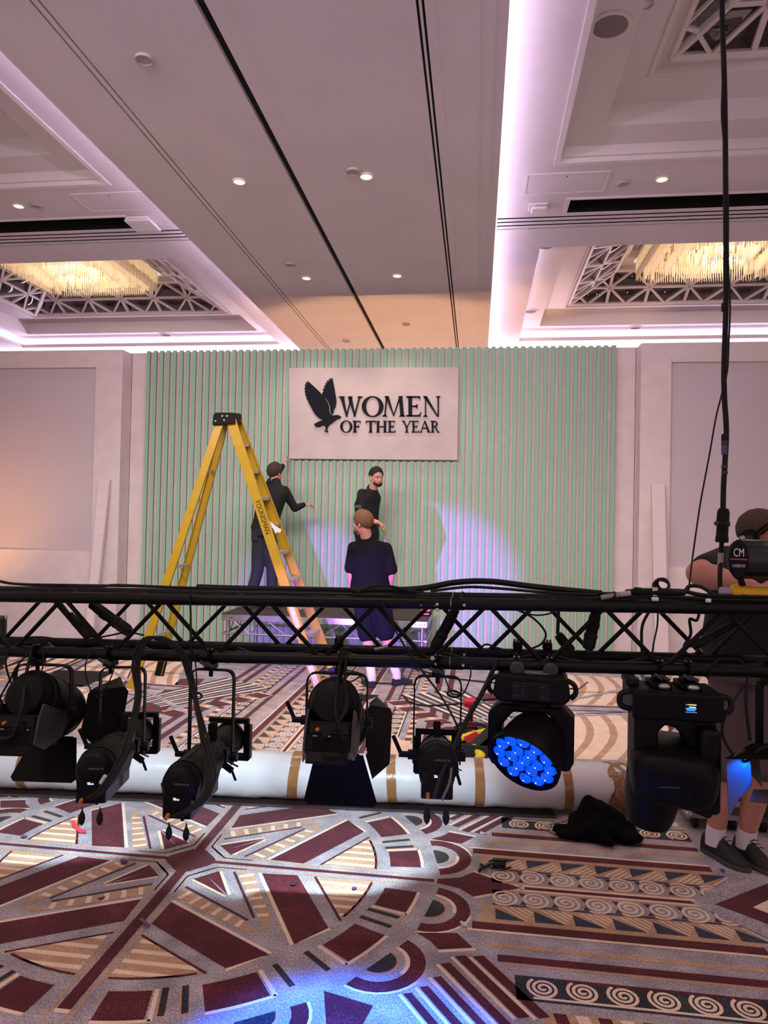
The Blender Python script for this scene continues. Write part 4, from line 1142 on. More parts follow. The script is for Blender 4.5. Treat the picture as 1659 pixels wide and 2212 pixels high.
b = MB(); torso(b, pel, chest, neck, yaw, .020, .17, .16, .185, .19, bottom=-.03); traps(b, neck, shL, shR, .058)
limb(b, [shL, elL, elL.lerp(wrL, .80)], [.066, .052, .036]); limb(b, [shR, elR, elR.lerp(wrR, .92)], [.064, .050, .036])
limb(b, [neck+V((0, 0, -.03)), neck+V((0, 0, .022))], [.072, .066])
fuse(b, 'long_sleeved_top', M_TEE, t, .012, 4)
b = MB(); R = rot(yaw)
b.loft([ell(pel+V((0, 0, .05)), .170, .130, R), ell(pel+V((0, 0, -.02)), .182, .142, R), ell(pel+V((0, 0, -.10)), .172, .130, R)])
limb(b, [hpL, hpL.lerp(knL, .5), knL, knL.lerp(anL, .5), anL+V((0, 0, -.01))], [.096, .088, .074, .070, .066]); limb(b, [hpR, hpR.lerp(knR, .5), knR, knR.lerp(anR, .5), anR+V((0, 0, -.01))], [.096, .088, .074, .070, .066])
tr_ = fuse(b, 'trousers', M_TROU, t, .012, 4)
for q, o in ((hpR, V((.075, -.06, -.20))), (hpL, V((-.03, -.105, -.05)))):
    MB().box(q+o, (.085, .02, .11)).build('pocket', M_TROU, tr_, world=True, bev=.008)
hair('hair', hd, Rh, M_HAIRB, t, .98, back=-.045, front=.060, top=.012, side=.004)
shoe(t, V((-2.77, 8.42, Z0)), V((-2.73, 8.70, Z0)), mat('grey_brown_boot', '5a4a48', .7)); shoe(t, V((-2.52, 8.50, Z0)), V((-2.42, 8.76, Z0)), MATS['grey_brown_boot'])
MB().tube([wrL.lerp(elL, .10)+Matrix.Rotation(0, 3, 'X') @ V((.033*cos(a), .010*sin(a), .033*sin(a))) for a in [i*pi/8 for i in range(16)]], .005, 6, closed=True).build('bracelet', M_WLABEL, t, world=True)

# --- bearded man on the platform, turned to his left, looking at the viewer's right
t = person_thing('bearded man in black polo standing on the platform under the sign', (-1.22, 8.78, Z0))
hd = at(813, 1032, Y=8.72); neck = at(803, 1058, Y=8.78); chest = at(793, 1090, Y=8.82); pel = at(793, 1158, Y=8.82)
Rh = rot(radians(-142), radians(-10), radians(4))
yaw = radians(-112)
shA, shB = at(782, 1066, Y=8.66), at(806, 1068, Y=8.98)      # near and far shoulder
elA, wrA = at(780, 1118, Y=8.62), at(815, 1128, Y=8.58)
elB, wrB = at(803, 1120, Y=9.02), at(822, 1134, Y=8.96)
hpA, hpB = at(786, 1170, Y=8.74), at(800, 1170, Y=8.92)
knA, knB = at(788, 1245, Y=8.72), at(808, 1245, Y=8.94); anA, anB = V((-1.32, 8.742, Z0+.09)), V((-1.20, 8.967, Z0+.09))
b = MB()
head(b, hd, Rh, 1.0); limb(b, [hd+V((-.02, .01, -.06)), neck+V((0, 0, -.03))], [.054, .060])
torso(b, pel, chest, neck, yaw)
limb(b, [shA, elA, wrA], [.054, .042, .028]); limb(b, [shB, elB, wrB], [.052, .040, .028])
hand(b, wrA, V((.85, .0, -.45)), (-.2, -.3, -1), .7, 1); hand(b, wrB, V((.6, -.1, -.7)), (-.5, 0, -1), .6, -1)
limb(b, [hpA, knA, anA], [.078, .054, .038]); limb(b, [hpB, knB, anB], [.078, .054, .038])
fuse(b, 'body', M_SKIN, t, .0070, 3)
b = MB(); torso(b, pel, chest, neck, yaw, .020, .17, .16, .19, .19, bottom=-.06); traps(b, neck, shA, shB, .058)
limb(b, [shA, shA.lerp(elA, .80)], [.062, .060]); limb(b, [shB, shB.lerp(elB, .80)], [.060, .058]); limb(b, [neck+V((0, 0, -.03)), neck+V((0, 0, .012))], [.075, .068])
sh = fuse(b, 'polo_shirt', M_TEE, t, .012, 4)
MB().tube([shA.lerp(elA, .55)+V((-.03, -.072, 0))+V((.032*cos(a), -.004, .012*sin(a))) for a in [i*pi/8 for i in range(16)]], .003, 5, closed=True).build('sleeve_badge', M_GREYD, sh, world=True)
b = MB(); R = rot(yaw)
b.loft([ell(pel+V((0, 0, .06)), .166, .128, R), ell(pel+V((0, 0, -.02)), .178, .138, R), ell(pel+V((0, 0, -.10)), .165, .125, R)])
limb(b, [hpA, knA, anA], [.094, .072, .062]); limb(b, [hpB, knB, anB], [.094, .072, .062])
fuse(b, 'trousers', M_TEE, t, .014, 4)
shoe(t, V((-1.38, 8.76, Z0)), V((-1.11, 8.68, Z0)), M_SHOEB); shoe(t, V((-1.26, 8.98, Z0)), V((-.99, 8.92, Z0)), M_SHOEB)
eyes(t, None, hd, Rh, 1.0, M_HAIRD)
hair('hair', hd, Rh, M_HAIRD, t, 1.0, back=.0, front=.078, top=.010, side=.022, lift=.7)
f = lambda x, y, z: hd+Rh @ V((x, y, z))
bd2 = MB()
for k in range(13):
    a = radians(-72+12*k); bd2.sph(f(.052*sin(a), .022+.062*cos(a), -.088+.030*abs(sin(a))**1.5), (.016, .016, .019), 10, 8, Rh)
bd2.cap(f(-.022, .094, -.042), f(.022, .094, -.042), .0055, .0055, 8); bd2.sph(f(0, .088, -.078), (.016, .012, .014), 10, 8, Rh)
fuse(bd2, 'beard', M_HAIRD, t, .006, 2)
MB().cap(f(-.015, .0985, -.054), f(.015, .0985, -.054), .0045, .0045, 8).build('lips', M_LIP, t, world=True)

# --- man standing on the carpet in front of the platform, seen from behind, looking left
t = person_thing('man in black T-shirt and navy shorts standing on the carpet with his back turned', (-.93, 7.3, 0))
hd = at(783, 1131, Y=7.18); neck = at(795, 1163, Y=7.24); chest = at(799, 1205, Y=7.28); pel = at(800, 1278, Y=7.30)
Rh = rot(radians(68), radians(-4), radians(-3)); yaw = radians(6)
shL, shR = at(764, 1183, Y=7.26), at(834, 1185, Y=7.28)
elL, wrL = at(757, 1232, Y=7.22), at(762, 1283, Y=7.32)
elR, wrR = at(846, 1235, Y=7.26), at(838, 1285, Y=7.38)
hpL, hpR = at(783, 1290, Y=7.30), at(822, 1290, Y=7.30)
knL, knR = at(794, 1376, Y=7.34), at(834, 1372, Y=7.36)
anL, anR = V((-1.04, 7.225, .10)), V((-.80, 7.378, .10))
b = MB()
head(b, hd, Rh, 1.02); limb(b, [hd+V((.02, 0, -.05)), neck+V((0, 0, -.04))], [.058, .066])
torso(b, pel, chest, neck, yaw, 0, .175, .165, .190, .205, 1.1)
limb(b, [shL, elL, wrL], [.058, .046, .030]); limb(b, [shR, elR, wrR], [.058, .046, .030])
hand(b, wrL, V((.02, .05, -1)), (1, .2, 0), .5, -1); hand(b, wrR, V((-.02, .1, -1)), (-1, .2, 0), .5, 1)
calfL, calfR = knL.lerp(anL, .35)+V((0, -.015, 0)), knR.lerp(anR, .35)+V((0, -.015, 0))
limb(b, [hpL, knL, calfL, anL], [.085, .058, .062, .038]); limb(b, [hpR, knR, calfR, anR], [.085, .058, .062, .038])
fuse(b, 'body', M_SKIN2, t, .0075, 4)
b = MB(); torso(b, pel, chest, neck, yaw, .022, .188, .192, .212, .205, 1.12, bottom=-.03); traps(b, neck, shL, shR, .062)
limb(b, [shL, shL.lerp(elL, .5), shL.lerp(elL, .90)], [.066, .066, .068]); limb(b, [shR, shR.lerp(elR, .5), shR.lerp(elR, .90)], [.066, .066, .068]); limb(b, [neck+V((0, 0, -.04)), neck+V((0, 0, .005))], [.082, .076])
fuse(b, 't_shirt', M_TEE2, t, .012, 5)
b = MB(); R = rot(yaw)
b.loft([ell(pel+V((0, 0, .06)), .180, .140, R), ell(pel+V((0, 0, -.05)), .195, .150, R), ell(pel+V((0, 0, -.12)), .185, .140, R)])
limb(b, [hpL, hpL.lerp(knL, .5), hpL.lerp(knL, .92)], [.104, .106, .100]); limb(b, [hpR, hpR.lerp(knR, .5), hpR.lerp(knR, .92)], [.104, .106, .100])
fuse(b, 'shorts', M_NAVYS, t, .012, 5)
for a, k in ((anL, calfL), (anR, calfR)):
    q = a.lerp(k, .62)
    MB().tube([a+V((0, 0, -.03)), a+V((0, 0, .02)), a.lerp(q, .6), q, q+(q-a).normalized()*.004], [.046, .046, .048, .053, .046], 18).build('sock', M_SOCK, t, world=True)
shoe(t, V((-1.02, 7.18, 0)), V((-1.16, 7.44, 0)), M_SHOEN, sole=M_SHOEN); shoe(t, V((-.83, 7.34, .004)), V((-.66, 7.56, 0)), M_SHOEN, sole=M_SHOEN)
hair('hair', hd, Rh, M_HAIRL, t, 1.02, back=-.045, front=.066, top=.014, side=.006)
eyes(t, None, hd, Rh, 1.02, M_HAIRL)
f = lambda x, y, z: hd+Rh @ V((x*1.02, y*1.02, z*1.02))
bd2 = MB()
for k in range(13):
    a = radians(-72+12*k); bd2.sph(f(.054*sin(a), .022+.066*cos(a), -.090+.030*abs(sin(a))**1.5), (.017, .018, .024), 10, 8, Rh)
bd2.sph(f(0, .088, -.084), (.022, .016, .022), 10, 8, Rh)
fuse(bd2, 'beard', M_HAIRL, t, .006, 2)

# --- technician behind the right end of the truss, headphones on, both forearms over the truss
t = person_thing('man in black T-shirt, brown shorts and headphones working at the right end of the truss', (1.36, 3.8, 0))
hd = at(1641, 1160, Y=3.72); neck = at(1650, 1196, Y=3.80); chest = at(1640, 1262, Y=3.84); pel = at(1606, 1408, Y=3.86)
Rh = rot(radians(-130), radians(-22), radians(4)); yaw = radians(172)
shA, shB = at(1570, 1212, Y=3.80), at(1716, 1214, Y=3.74)
elA, wrA = at(1508, 1238, Y=3.56), at(1622, 1268, Y=3.36)
elB, wrB = at(1745, 1290, Y=3.60), at(1664, 1268, Y=3.30)
hpA, hpB = at(1580, 1450, Y=3.86), at(1648, 1450, Y=3.82)
knA, knB = at(1572, 1655, Y=3.82), at(1652, 1650, Y=3.74)
sA0, sA1, sB0, sB1 = at(1520, 1836, Z=0), at(1618, 1886, Z=0), at(1590, 1842, Z=0), at(1672, 1894, Z=0)
anA, anB = sA0.lerp(sA1, .26)+V((0, 0, .10)), sB0.lerp(sB1, .26)+V((0, 0, .10))
b = MB()
head(b, hd, Rh, 1.06); limb(b, [hd+V((.02, .03, -.05)), neck+V((0, 0, -.05))], [.062, .07])
torso(b, pel, chest, neck, yaw, 0, .180, .180, .200, .215, 1.2)
limb(b, [shA, elA, elA.lerp(wrA, .3), wrA], [.068, .058, .060, .036]); limb(b, [shB, elB, wrB], [.062, .050, .031])
hand(b, wrA, V((.9, -.15, -.1)), (0, -.3, -1), .7, 1, 1.05); hand(b, wrB, V((-.75, -.2, -.1)), (0, -.2, -1), .7, -1, 1.05)
cA, cB = knA.lerp(anA, .35)+V((0, .02, 0)), knB.lerp(anB, .35)+V((0, .02, 0))
limb(b, [hpA, knA, cA, anA], [.09, .060, .066, .040]); limb(b, [hpB, knB, cB, anB], [.09, .060, .066, .040])
fuse(b, 'body', M_SKIN2, t, .0075, 4)
b = MB(); torso(b, pel, chest, neck, yaw, .024, .185, .195, .215, .215, 1.22, bottom=-.02); traps(b, neck, shA, shB, .066)
limb(b, [shA, shA.lerp(elA, .70)], [.080, .078]); limb(b, [shB, shB.lerp(elB, .7)], [.080, .080]); limb(b, [neck+V((0, 0, -.05)), neck+V((0, 0, -.005))], [.09, .082])
fuse(b, 't_shirt', M_TEE, t, .012, 5)
b = MB(); R = rot(yaw)
b.loft([ell(pel+V((0, 0, .02)), .190, .150, R), ell(pel+V((0, 0, -.06)), .200, .160, R), ell(pel+V((0, 0, -.14)), .192, .150, R)])
limb(b, [hpA, hpA.lerp(knA, .5), hpA.lerp(knA, .98)], [.110, .104, .096]); limb(b, [hpB, hpB.lerp(knB, .5), hpB.lerp(knB, .98)], [.110, .104, .096])
so = fuse(b, 'shorts', M_KHAKI, t, .012, 4)
MB().box(hpA+V((-.10, -.02, -.18)), (.03, .13, .15)).build('pocket', M_KHAKI, so, world=True, bev=.01)
for a, k in ((anA, cA), (anB, cB)):
    q = a.lerp(k, .22); MB().tube([a+V((0, 0, -.04)), a+V((0, 0, .0)), q, q+(q-a).normalized()*.003], [.048, .047, .047, .042], 18).build('sock', M_SOCK, t, world=True)
shoe(t, sA0, sA1, M_SHOEB, w=.054, zs=1.3); shoe(t, sB0, sB1, M_SHOEB, w=.054, zs=1.3)
hair('hair', hd, Rh, M_HAIRS, t, 1.04, back=-.035, front=.108, top=.0, side=.012, lift=.1)
eyes(t, None, hd, Rh, 1.06, M_HAIRS)
# headphones
h = thing('headphones', 'black headphones worn by the man at the right end of the truss', 'headphones', hd)
f = lambda x, y, z: hd+Rh @ V((x*1.06, y*1.06, z*1.06))
for s in (-1, 1):
    M = frame(f(s*.078, -.008, -.004), Rh @ V((s, 0, 0)))
    MB(M).lathe([(.026, .0), (.040, .002), (.045, .010), (.042, .020), (.022, .024), (.020, .014), (.0, .012)], 26).build('ear_cup', M_PLAST, h, world=True)
    MB(M).lathe([(.0, .013), (.019, .0145), (.019, .018), (.0, .018)], 18).build('cup_plate', M_GREYM, h, world=True)
for dy, r in ((.0, .0055), (.018, .0045)):
    MB().tube([f(.098*sin(a)*1.0, .012+dy+.05*cos(a), .03+.112*cos(a)) for a in [radians(-88+11*i) for i in range(17)]], r, 8).build('headband', M_PLAST, h, world=True)

# ================================================================ the lighting truss in front
TY0, TY1 = 2.95, 3.19                                  # front and back chords
def tz(x, top): return (1.3565 if top else 1.112)+.0185*x+.0*x     # the truss hangs a touch out of level
TX0, TX1 = -2.75, 2.10
tr = thing('lighting_truss', 'long black box truss hung level across the room carrying the lanterns', 'truss', (-.3, 3.07, 1.1))
for y in (TY0, TY1):
    for top in (0, 1):
        for a, b in ((TX0, -.105), (-.095, TX1)):
            MB().cyl((a, y, tz(a, top)), (b, y, tz(b, top)), .025, seg=20).build('chord', M_SATIN, tr, world=True)
px_nodes_b = [-2.51, -2.05, -1.577, -1.11, -.640, -.185, .285, .745, 1.20, 1.66]
def brace(p, q): MB().cyl(p, q, .0095, seg=10).build('brace', M_DARK, tr, world=True)
for i, xb in enumerate(px_nodes_b):
    for y, sh in ((TY0, 0), (TY1, 1)):
        o = .235 if sh else 0
        x0 = xb+o
        g = .017
        for sx in (-1, 1):
            xt = x0+sx*.235
            brace((x0+sx*g, y, tz(x0, 0)+.018), (xt-sx*g, y, tz(xt, 1)-.018))
for i in range(len(px_nodes_b)*2):
    x = px_nodes_b[0]+i*.2345
    if x > TX1-.3: break
    a, b = (TY0, TY1) if i % 2 else (TY1, TY0)
    brace((x, a, tz(x, 1)), (x+.21, b, tz(x+.21, 1))); brace((x, a, tz(x, 0)), (x+.21, b, tz(x+.21, 0)))
# coupler where two truss lengths meet
for y in (TY0, TY1):
    for top in (0, 1):
        z = tz(-.1, top)
        MB().cyl((-.155, y, z), (-.045, y, z), .0258, seg=20).build('spigot', M_DARK, tr, world=True)
        for x in (-.155, -.045):
            m = MB().cyl((x, y-.034, z), (x, y+.034, z), .006, seg=10); m.build('pin', M_STEEL, tr, world=True)
        for x in (-.10,):
            MB().tube([(x+cos(a)*0, y+.0265*cos(a), z+.0265*sin(a)) for a in [i*pi/8 for i in range(16)]], .0016, 5, closed=True).build('joint_ring', M_STEEL, tr, world=True)
    if y == TY0:
        for x, top, s in ((-.155, 1, -1), (-.17, 0, 1)):
            MB().cyl((x, y-.03, tz(x, top)+s*.024), (x, y-.02, tz(x, top)+s*.024), .009, seg=14).build('bolt', M_STEEL, tr, world=True)
wear = MB()
rnd = random.Random(11)
for k in range(46):
    x = rnd.choice((-.1, -.09, .9, 1.2, -.2))+rnd.gauss(0, .05); top = rnd.random() < .5; a = rnd.uniform(.2, 1.3)
    c = V((x, TY0-.0253*cos(a), tz(x, top)+.0253*sin(a)-.012))
    wear.box(c, (rnd.uniform(.001, .008), .0008, rnd.uniform(.0008, .0025)))
wear.build('paint_chips', M_STEEL, tr, world=True)['kind'] = 'stuff'

# ---------------------------------------------------------------- lantern builders
def strap(mb, pts, w, t, up):
    for p, q in zip(pts, pts[1:]): mb.bar(p, q, w, t, up)
def rcorner(pts, r, n=4):
    """rounds the corners of a polyline"""
    P = [V(p) for p in pts]; out = [P[0]]
    for i in range(1, len(P)-1):
        a = P[i]+(P[i-1]-P[i]).normalized()*r; b = P[i]+(P[i+1]-P[i]).normalized()*r
        for k in range(n+1):
            t = k/n; out.append((1-t)**2*a+2*t*(1-t)*P[i]+t*t*b)
    return out+[P[-1]]
def hook_clamp(t, x, zbot, name='hook_clamp', wing=True):
    """pipe clamp round the front bottom chord at x, reaching down to zbot"""
    z = tz(x, 0); y = TY0
    m = MB()
    ring = [(x, y+.0315*cos(a), z+.0315*sin(a)) for a in [radians(-60+i*20) for i in range(16)]]
    for p, q in zip(ring, ring[1:]): m.bar(p, q, .034, .011, (1, 0, 0))
    m.lim((x-.022, y-.030, z-.050), (x+.022, y+.030, z-.026))
    m.lim((x-.014, y-.014, zbot), (x+.014, y+.014, z-.045))
    m.cyl((x, y, zbot-.028), (x, y, zbot+.004), .009, seg=10)
    c = m.build(name, M_DARK, t, world=True, bev=.002)
    w = MB()
    w.cyl((x, y-.05, z-.020), (x, y-.028, z-.020), .007, seg=10)
    if wing:
        w.bar((x-.03, y-.052, z-.012), (x+.004, y-.052, z-.030), .014, .007, (0, 1, 0)); w.bar((x+.03, y-.052, z-.034), (x-.004, y-.052, z-.018), .014, .007, (0, 1, 0))
    w.build('wing_bolt', M_GREYM, c, world=True, bev=.002)
    k = MB()                                           # the shiny lip where the clamp hooks over the pipe
    k.bar((x-.012, y-.012, z+.036), (x+.012, y-.012, z+.036), .018, .003); k.build('jaw_plate', M_ALU, c, world=True)
    return c
def yoke(t, piv, X, half, ztop, w=.030, th=.006, name='yoke', knob=True, r=.04):
    """U-shaped hanging arm: X is the sideways direction of the lantern"""
    X = V(X).normalized(); Y = V((0, 0, 1)).cross(X)
    p = V(piv); a, b = p-X*half, p+X*half
    pts = rcorner([a+V((0, 0, -.03)), V((a.x, a.y, ztop)), V((b.x, b.y, ztop)), b+V((0, 0, -.03))], r, 5)
    m = MB(); strap(m, pts, w, th, Y)
    # straps stand edge-on: swap so the broad face looks sideways
    m = MB()
    for q, s in zip(pts, pts[1:]):
        d = (s-q).normalized(); nrm = d.cross(Y)
        m.bar(q-d*.001, s+d*.001, w, th, nrm)
    o = m.build(name, M_DARK, t, world=True)
    for s, c in ((-1, a), (1, b)):
        k = MB().cyl(c-X*s*.012, c+X*s*.022, .020, seg=14)
        k.build('pivot_boss', M_PLAST, o, world=True)
    if knob:
        k = MB().cyl(a-X*.012, a-X*.06, .013, seg=12).bar(a-X*.05, a-X*.085+V((0, 0, .075)), .016, .012, Y)
        k.build('tilt_handle', M_PLAST, o, world=True, bev=.003)
    return o
def safety(t, x0, x1, y, zlow, side=1, name='safety_wire'):
    z = tz(x0, 0)
    pts = spline([(x0, TY0-.03, z), (x0-.03*side, y-.03, z-.10), (x0-.005*side, y-.02, zlow+.06), ((x0+x1)/2, y-.02, zlow), (x1+.01*side, y-.02, zlow+.07), (x1+.03*side, y-.02, z-.1), (x1+.02*side, TY0-.03, z-.02)])
    o = MB().tube(pts, .0026, 6).build(name, M_RUB, t, world=True)
    MB().tube([((x0+x1)/2+.016*cos(a)*1.6, y-.025, zlow+.014*sin(a)) for a in [i*pi/7 for i in range(14)]], .003, 6, closed=True).build('carabiner', M_DARK, o, world=True)

M_DRIVER = mat('driver_box_grey', '55545c', .55, var=.05, vscale=10)
def profile_lantern(label, piv, aim, group, roll=0, clampx=None, handle_left=True):
    P = V(piv); F = V(aim).normalized()
    M = frame(P, F)
    cx = P.x if clampx is None else clampx
    t = thing('profile_spotlight', label, 'stage light', Matrix.Translation(P), group)
    I = lambda m: m  # geometry below is in world space through M
    b = MB(M)
    b.lathe([(.0, -.375), (.035, -.374), (.055, -.368), (.068, -.352), (.074, -.325), (.076, -.28), (.076, -.06), (.070, -.03), (.062, .0), (.062, .04)], 32)
    # shoulder fillets down to the driver box
    b.add([(-.0755, y, 0) for y in (-.345, -.07)]+[(.0755, y, 0) for y in (-.345, -.07)]+[(-.060, y, -.07) for y in (-.345, -.07)]+[(.060, y, -.07) for y in (-.345, -.07)],
          [(0, 1, 5, 4), (2, 6, 7, 3), (0, 4, 6, 2), (1, 3, 7, 5)])
    body = b.build('lamp_body', M_PLAST, t, world=True)
    MB(M).lathe([(.066, -.3), (.0785, -.3), (.0785, -.285), (.066, -.285)], 32).build('rear_band', M_DARK, body, world=True)
    ribs = MB(M)
    for k in range(5):
        a = radians(35+k*27.5); ribs.bar((cos(a)*.076, -.27, sin(a)*.076), (cos(a)*.076, -.08, sin(a)*.076), .004, .004)
    ribs.build('cooling_rib', M_DARK, body, world=True)
    MB(M).lim((-.058, -.365, -.122), (.058, -.06, -.055)).build('driver_box', M_DRIVER, t, world=True, bev=.006)
    MB(M).lim((-.055, -.372, -.120), (.055, -.364, -.030)).build('rear_panel', M_PLAST, t, world=True, bev=.004)
    d = MB(M).lim((-.018, -.3775, -.052), (.018, -.374, -.036)); dd = d.build('display', M_BLACK, t, world=True)
    MB(M).lim((-.010, -.379, -.0465), (.002, -.377, -.0425)).lim((.004, -.379, -.0465), (.012, -.377, -.0425)).lim((-.012, -.379, -.040), (.0, -.377, -.0385)).build('readout', M_READ, dd, world=True)
    v = MB(M)
    for i in range(3):
        for j in range(6): v.lim((.0575, -.20+i*.018, -.075-j*.0075), (.0590, -.190+i*.018, -.071-j*.0075))
    for k in range(9):
        a = radians(60+k*7.5); v.box((cos(a)*.0765, -.10, sin(a)*.0765), (.004, .008, .004))
    v.build('vent_slots', M_BLACK, body, world=True)['kind'] = 'stuff'
    # zoom lens tube with gel frame
    MB(M).lathe([(.050, .03), (.058, .05), (.066, .07), (.070, .10), (.070, .22), (.074, .23), (.074, .26)], 28).build('lens_tube', M_PLAST, t, world=True)
    g = MB(M); w = .094
    g.lim((-w, .255, -w), (w, .262, -.068)).lim((-w, .255, .068), (w, .262, w)).lim((-w, .255, -.068), (-.068, .262, .068)).lim((.068, .255, -.068), (w, .262, .068))
    for sx in (-1, 1): g.lim((sx*w-.006, .245, -w), (sx*w+.006, .285, .06))
    g.lim((-w, .245, -w-.006), (w, .295, -w+.006)); g.lim((-w, .235, -w), (w, .25, -.074)); g.lim((-w, .235, .076), (w, .25, w))
    g.build('gel_frame_holder', M_SHEET, t, world=True)
    MB(M).lathe([(.0, .252), (.040, .251), (.064, .243)], 28, caps=False).build('lens', M_LENS, t, world=True)
    MB(M).lim((-.016, .02, .055), (.016, .045, .135)).build('top_lever', M_PLAST, t, world=True, bev=.008, seg=3)
    MB(M).lim((-.072, -.005, -.03), (-.055, .035, .03)).lim((.055, -.005, -.03), (.072, .035, .03)).build('shutter_assembly', M_DARK, t, world=True, bev=.004)
    s = MB(M)
    for x, z in ((.085, -.055), (-.085, -.02), (.09, .02)): s.bar((x*.7, .05, z*.7), (x*1.25, .055, z*1.1), .012, .005)
    s.build('shutter_handle', M_PLAST, t, world=True, bev=.002)
    k = MB(M).cyl((.04, .03, -.04), (.088, .03, -.072), .014, seg=12).bar((.085, .03, -.068), (.100, .04, -.115), .012, .010)
    k.build('focus_knob', M_PLAST, t, world=True, bev=.002)
    # connectors at the back bottom
    for sx, mt in ((-1, M_ORANGE), (1, M_DARK)):
        MB(M).cyl((sx*.032, -.37, -.105), (sx*.032, -.395, -.112), .008, .006, 12).build('connector', mt, t, world=True)
        MB(M).lathe([(.0, 0), (.010, .012), (.013, .028), (.010, .044), (.003, .058), (.0025, .07)], 12, Matrix.Translation((sx*.034, -.355, -.135)) @ Matrix.Rotation(-pi/2, 4, 'X') @ Matrix.Translation((0, -.0, 0)) @ Matrix.Scale(-1, 4, (0, 1, 0)) @ Matrix.Translation((0, -.075, 0))).build('rubber_cap', M_RUB, t, world=True)
    X = M.to_3x3() @ V((1, 0, 0))
    ch = tz(cx, 0)-.055
    yoke(t, P, X, .096, ch, knob=handle_left)
    hook_clamp(t, cx, ch-.002)
    return t, M

M_READ = glow('display_readout', 'b8c4ff', 2.5)
M_LENS = mat('lantern_lens', '20242a', .05, spec=.8)
M_LENSW = glow('lit_lens', 'dfefff', 5.0)
G1 = 'profile spotlights hung under the truss'
def piv(px, py, Y=TY0): return at(px, py, Y=Y)
def lett(t, M, txt, size, name, m, rot):
    v, f = text_mb(txt, size); mb = MB(M @ rot); mb.add(v, f); return mb.build(name, m, t, world=True, ang=None)
M_LETT = mat('grey_lettering', '6d6c70', .5)
RB = Matrix.Rotation(pi/2, 4, 'X')                     # text facing back (-y)
for px, py, aim, lab in (((262), 1612, (-.19, 1, -.05), 'black profile spotlight with orange plug, second lantern under the truss from the left end'),
                         ((455), 1632, (-.03, 1, .0), 'black profile spotlight over the wrapped roll, third lantern under the truss from the left end'),
                         ((943), 1632, (-.06, 1, -.24), 'black profile spotlight seen straight from behind, between barn door lantern and blue lamp')):
    p = piv(px, py)
    cx = {262: piv(240, 1400).x, 455: piv(457, 1400).x, 943: piv(946, 1430).x}[px]
    t, M = profile_lantern(lab, p, aim, G1, clampx=cx)
    lett(t, M, 'S-PROFILE 20', .010, 'lettering', M_LETT, Matrix.Translation((.018, -.3765, .012)) @ RB)
    if px < 900:
        e, tgt, sp = {262: (2000, (-.55, 9.3, .85), 22), 455: (1300, (-2.15, 9.3, .65), 21)}[px]
        lamp('profile_beam', 'SPOT', M @ V((0, .31, 0)), e, (.36, .15, 1.0), tgt, .03, sp, .5)

def barn_flap(t, M, k, r, alpha, base, far, length, name='barn_door', leaf=0, m=None, base_off=0, y0=.175):
    """one hinged flap: k quarter turn about the beam, alpha opening from the beam direction"""
    R = Matrix.Rotation(k*pi/2, 4, 'Y')
    rad = V((0, 0, -1)); side_ = V((1, 0, 0)); fw = V((0, 1, 0))
    e = (fw*cos(alpha)+rad*sin(alpha)); n = (fw*sin(alpha)-rad*cos(alpha))
    o = rad*r+fw*y0
    c = .018
    pts2 = [(-base/2, 0), (base/2, 0), (far/2, length-c), (far/2-c, length), (-far/2+c, length), (-far/2, length-c)]
    mb = MB(M @ R)
    top = [o+side_*a+e*b for a, b in pts2]; bot = [p-n*.0022 for p in top]
    nn = len(top)
    mb.add(top+bot, [tuple(range(nn)), tuple(range(2*nn-1, nn-1, -1))]+[(i, nn+i, nn+(i+1) % nn, (i+1) % nn) for i in range(nn)])
    f = mb.build(name, m or M_SHEET, t, world=True)
    if leaf:
        for s in ((-1, 1) if leaf > 0 else (leaf+2,)):
            a = o+side_*(s*(base/2))+e*.01; b = o+side_*(s*far/2)+e*(length-.02)
            w = (side_*s*.5+n*.55).normalized()
            tri = [a, b, b+w*.085-e*.02, a+w*.02+e*.01]
            q = MB(M @ R).add(tri+[p-n*.002-side_*s*.0015 for p in tri], [(0, 1, 2, 3), (7, 6, 5, 4), (0, 4, 5, 1), (1, 5, 6, 2), (2, 6, 7, 3), (3, 7, 4, 0)])
            q.build('leaf', m or M_SHEET, f, world=True)
    h = MB(M @ R).cyl(o-side_*base*.42, o+side_*base*.42, .005, seg=8); h.build('hinge', M_DARK, f, world=True)
    return f

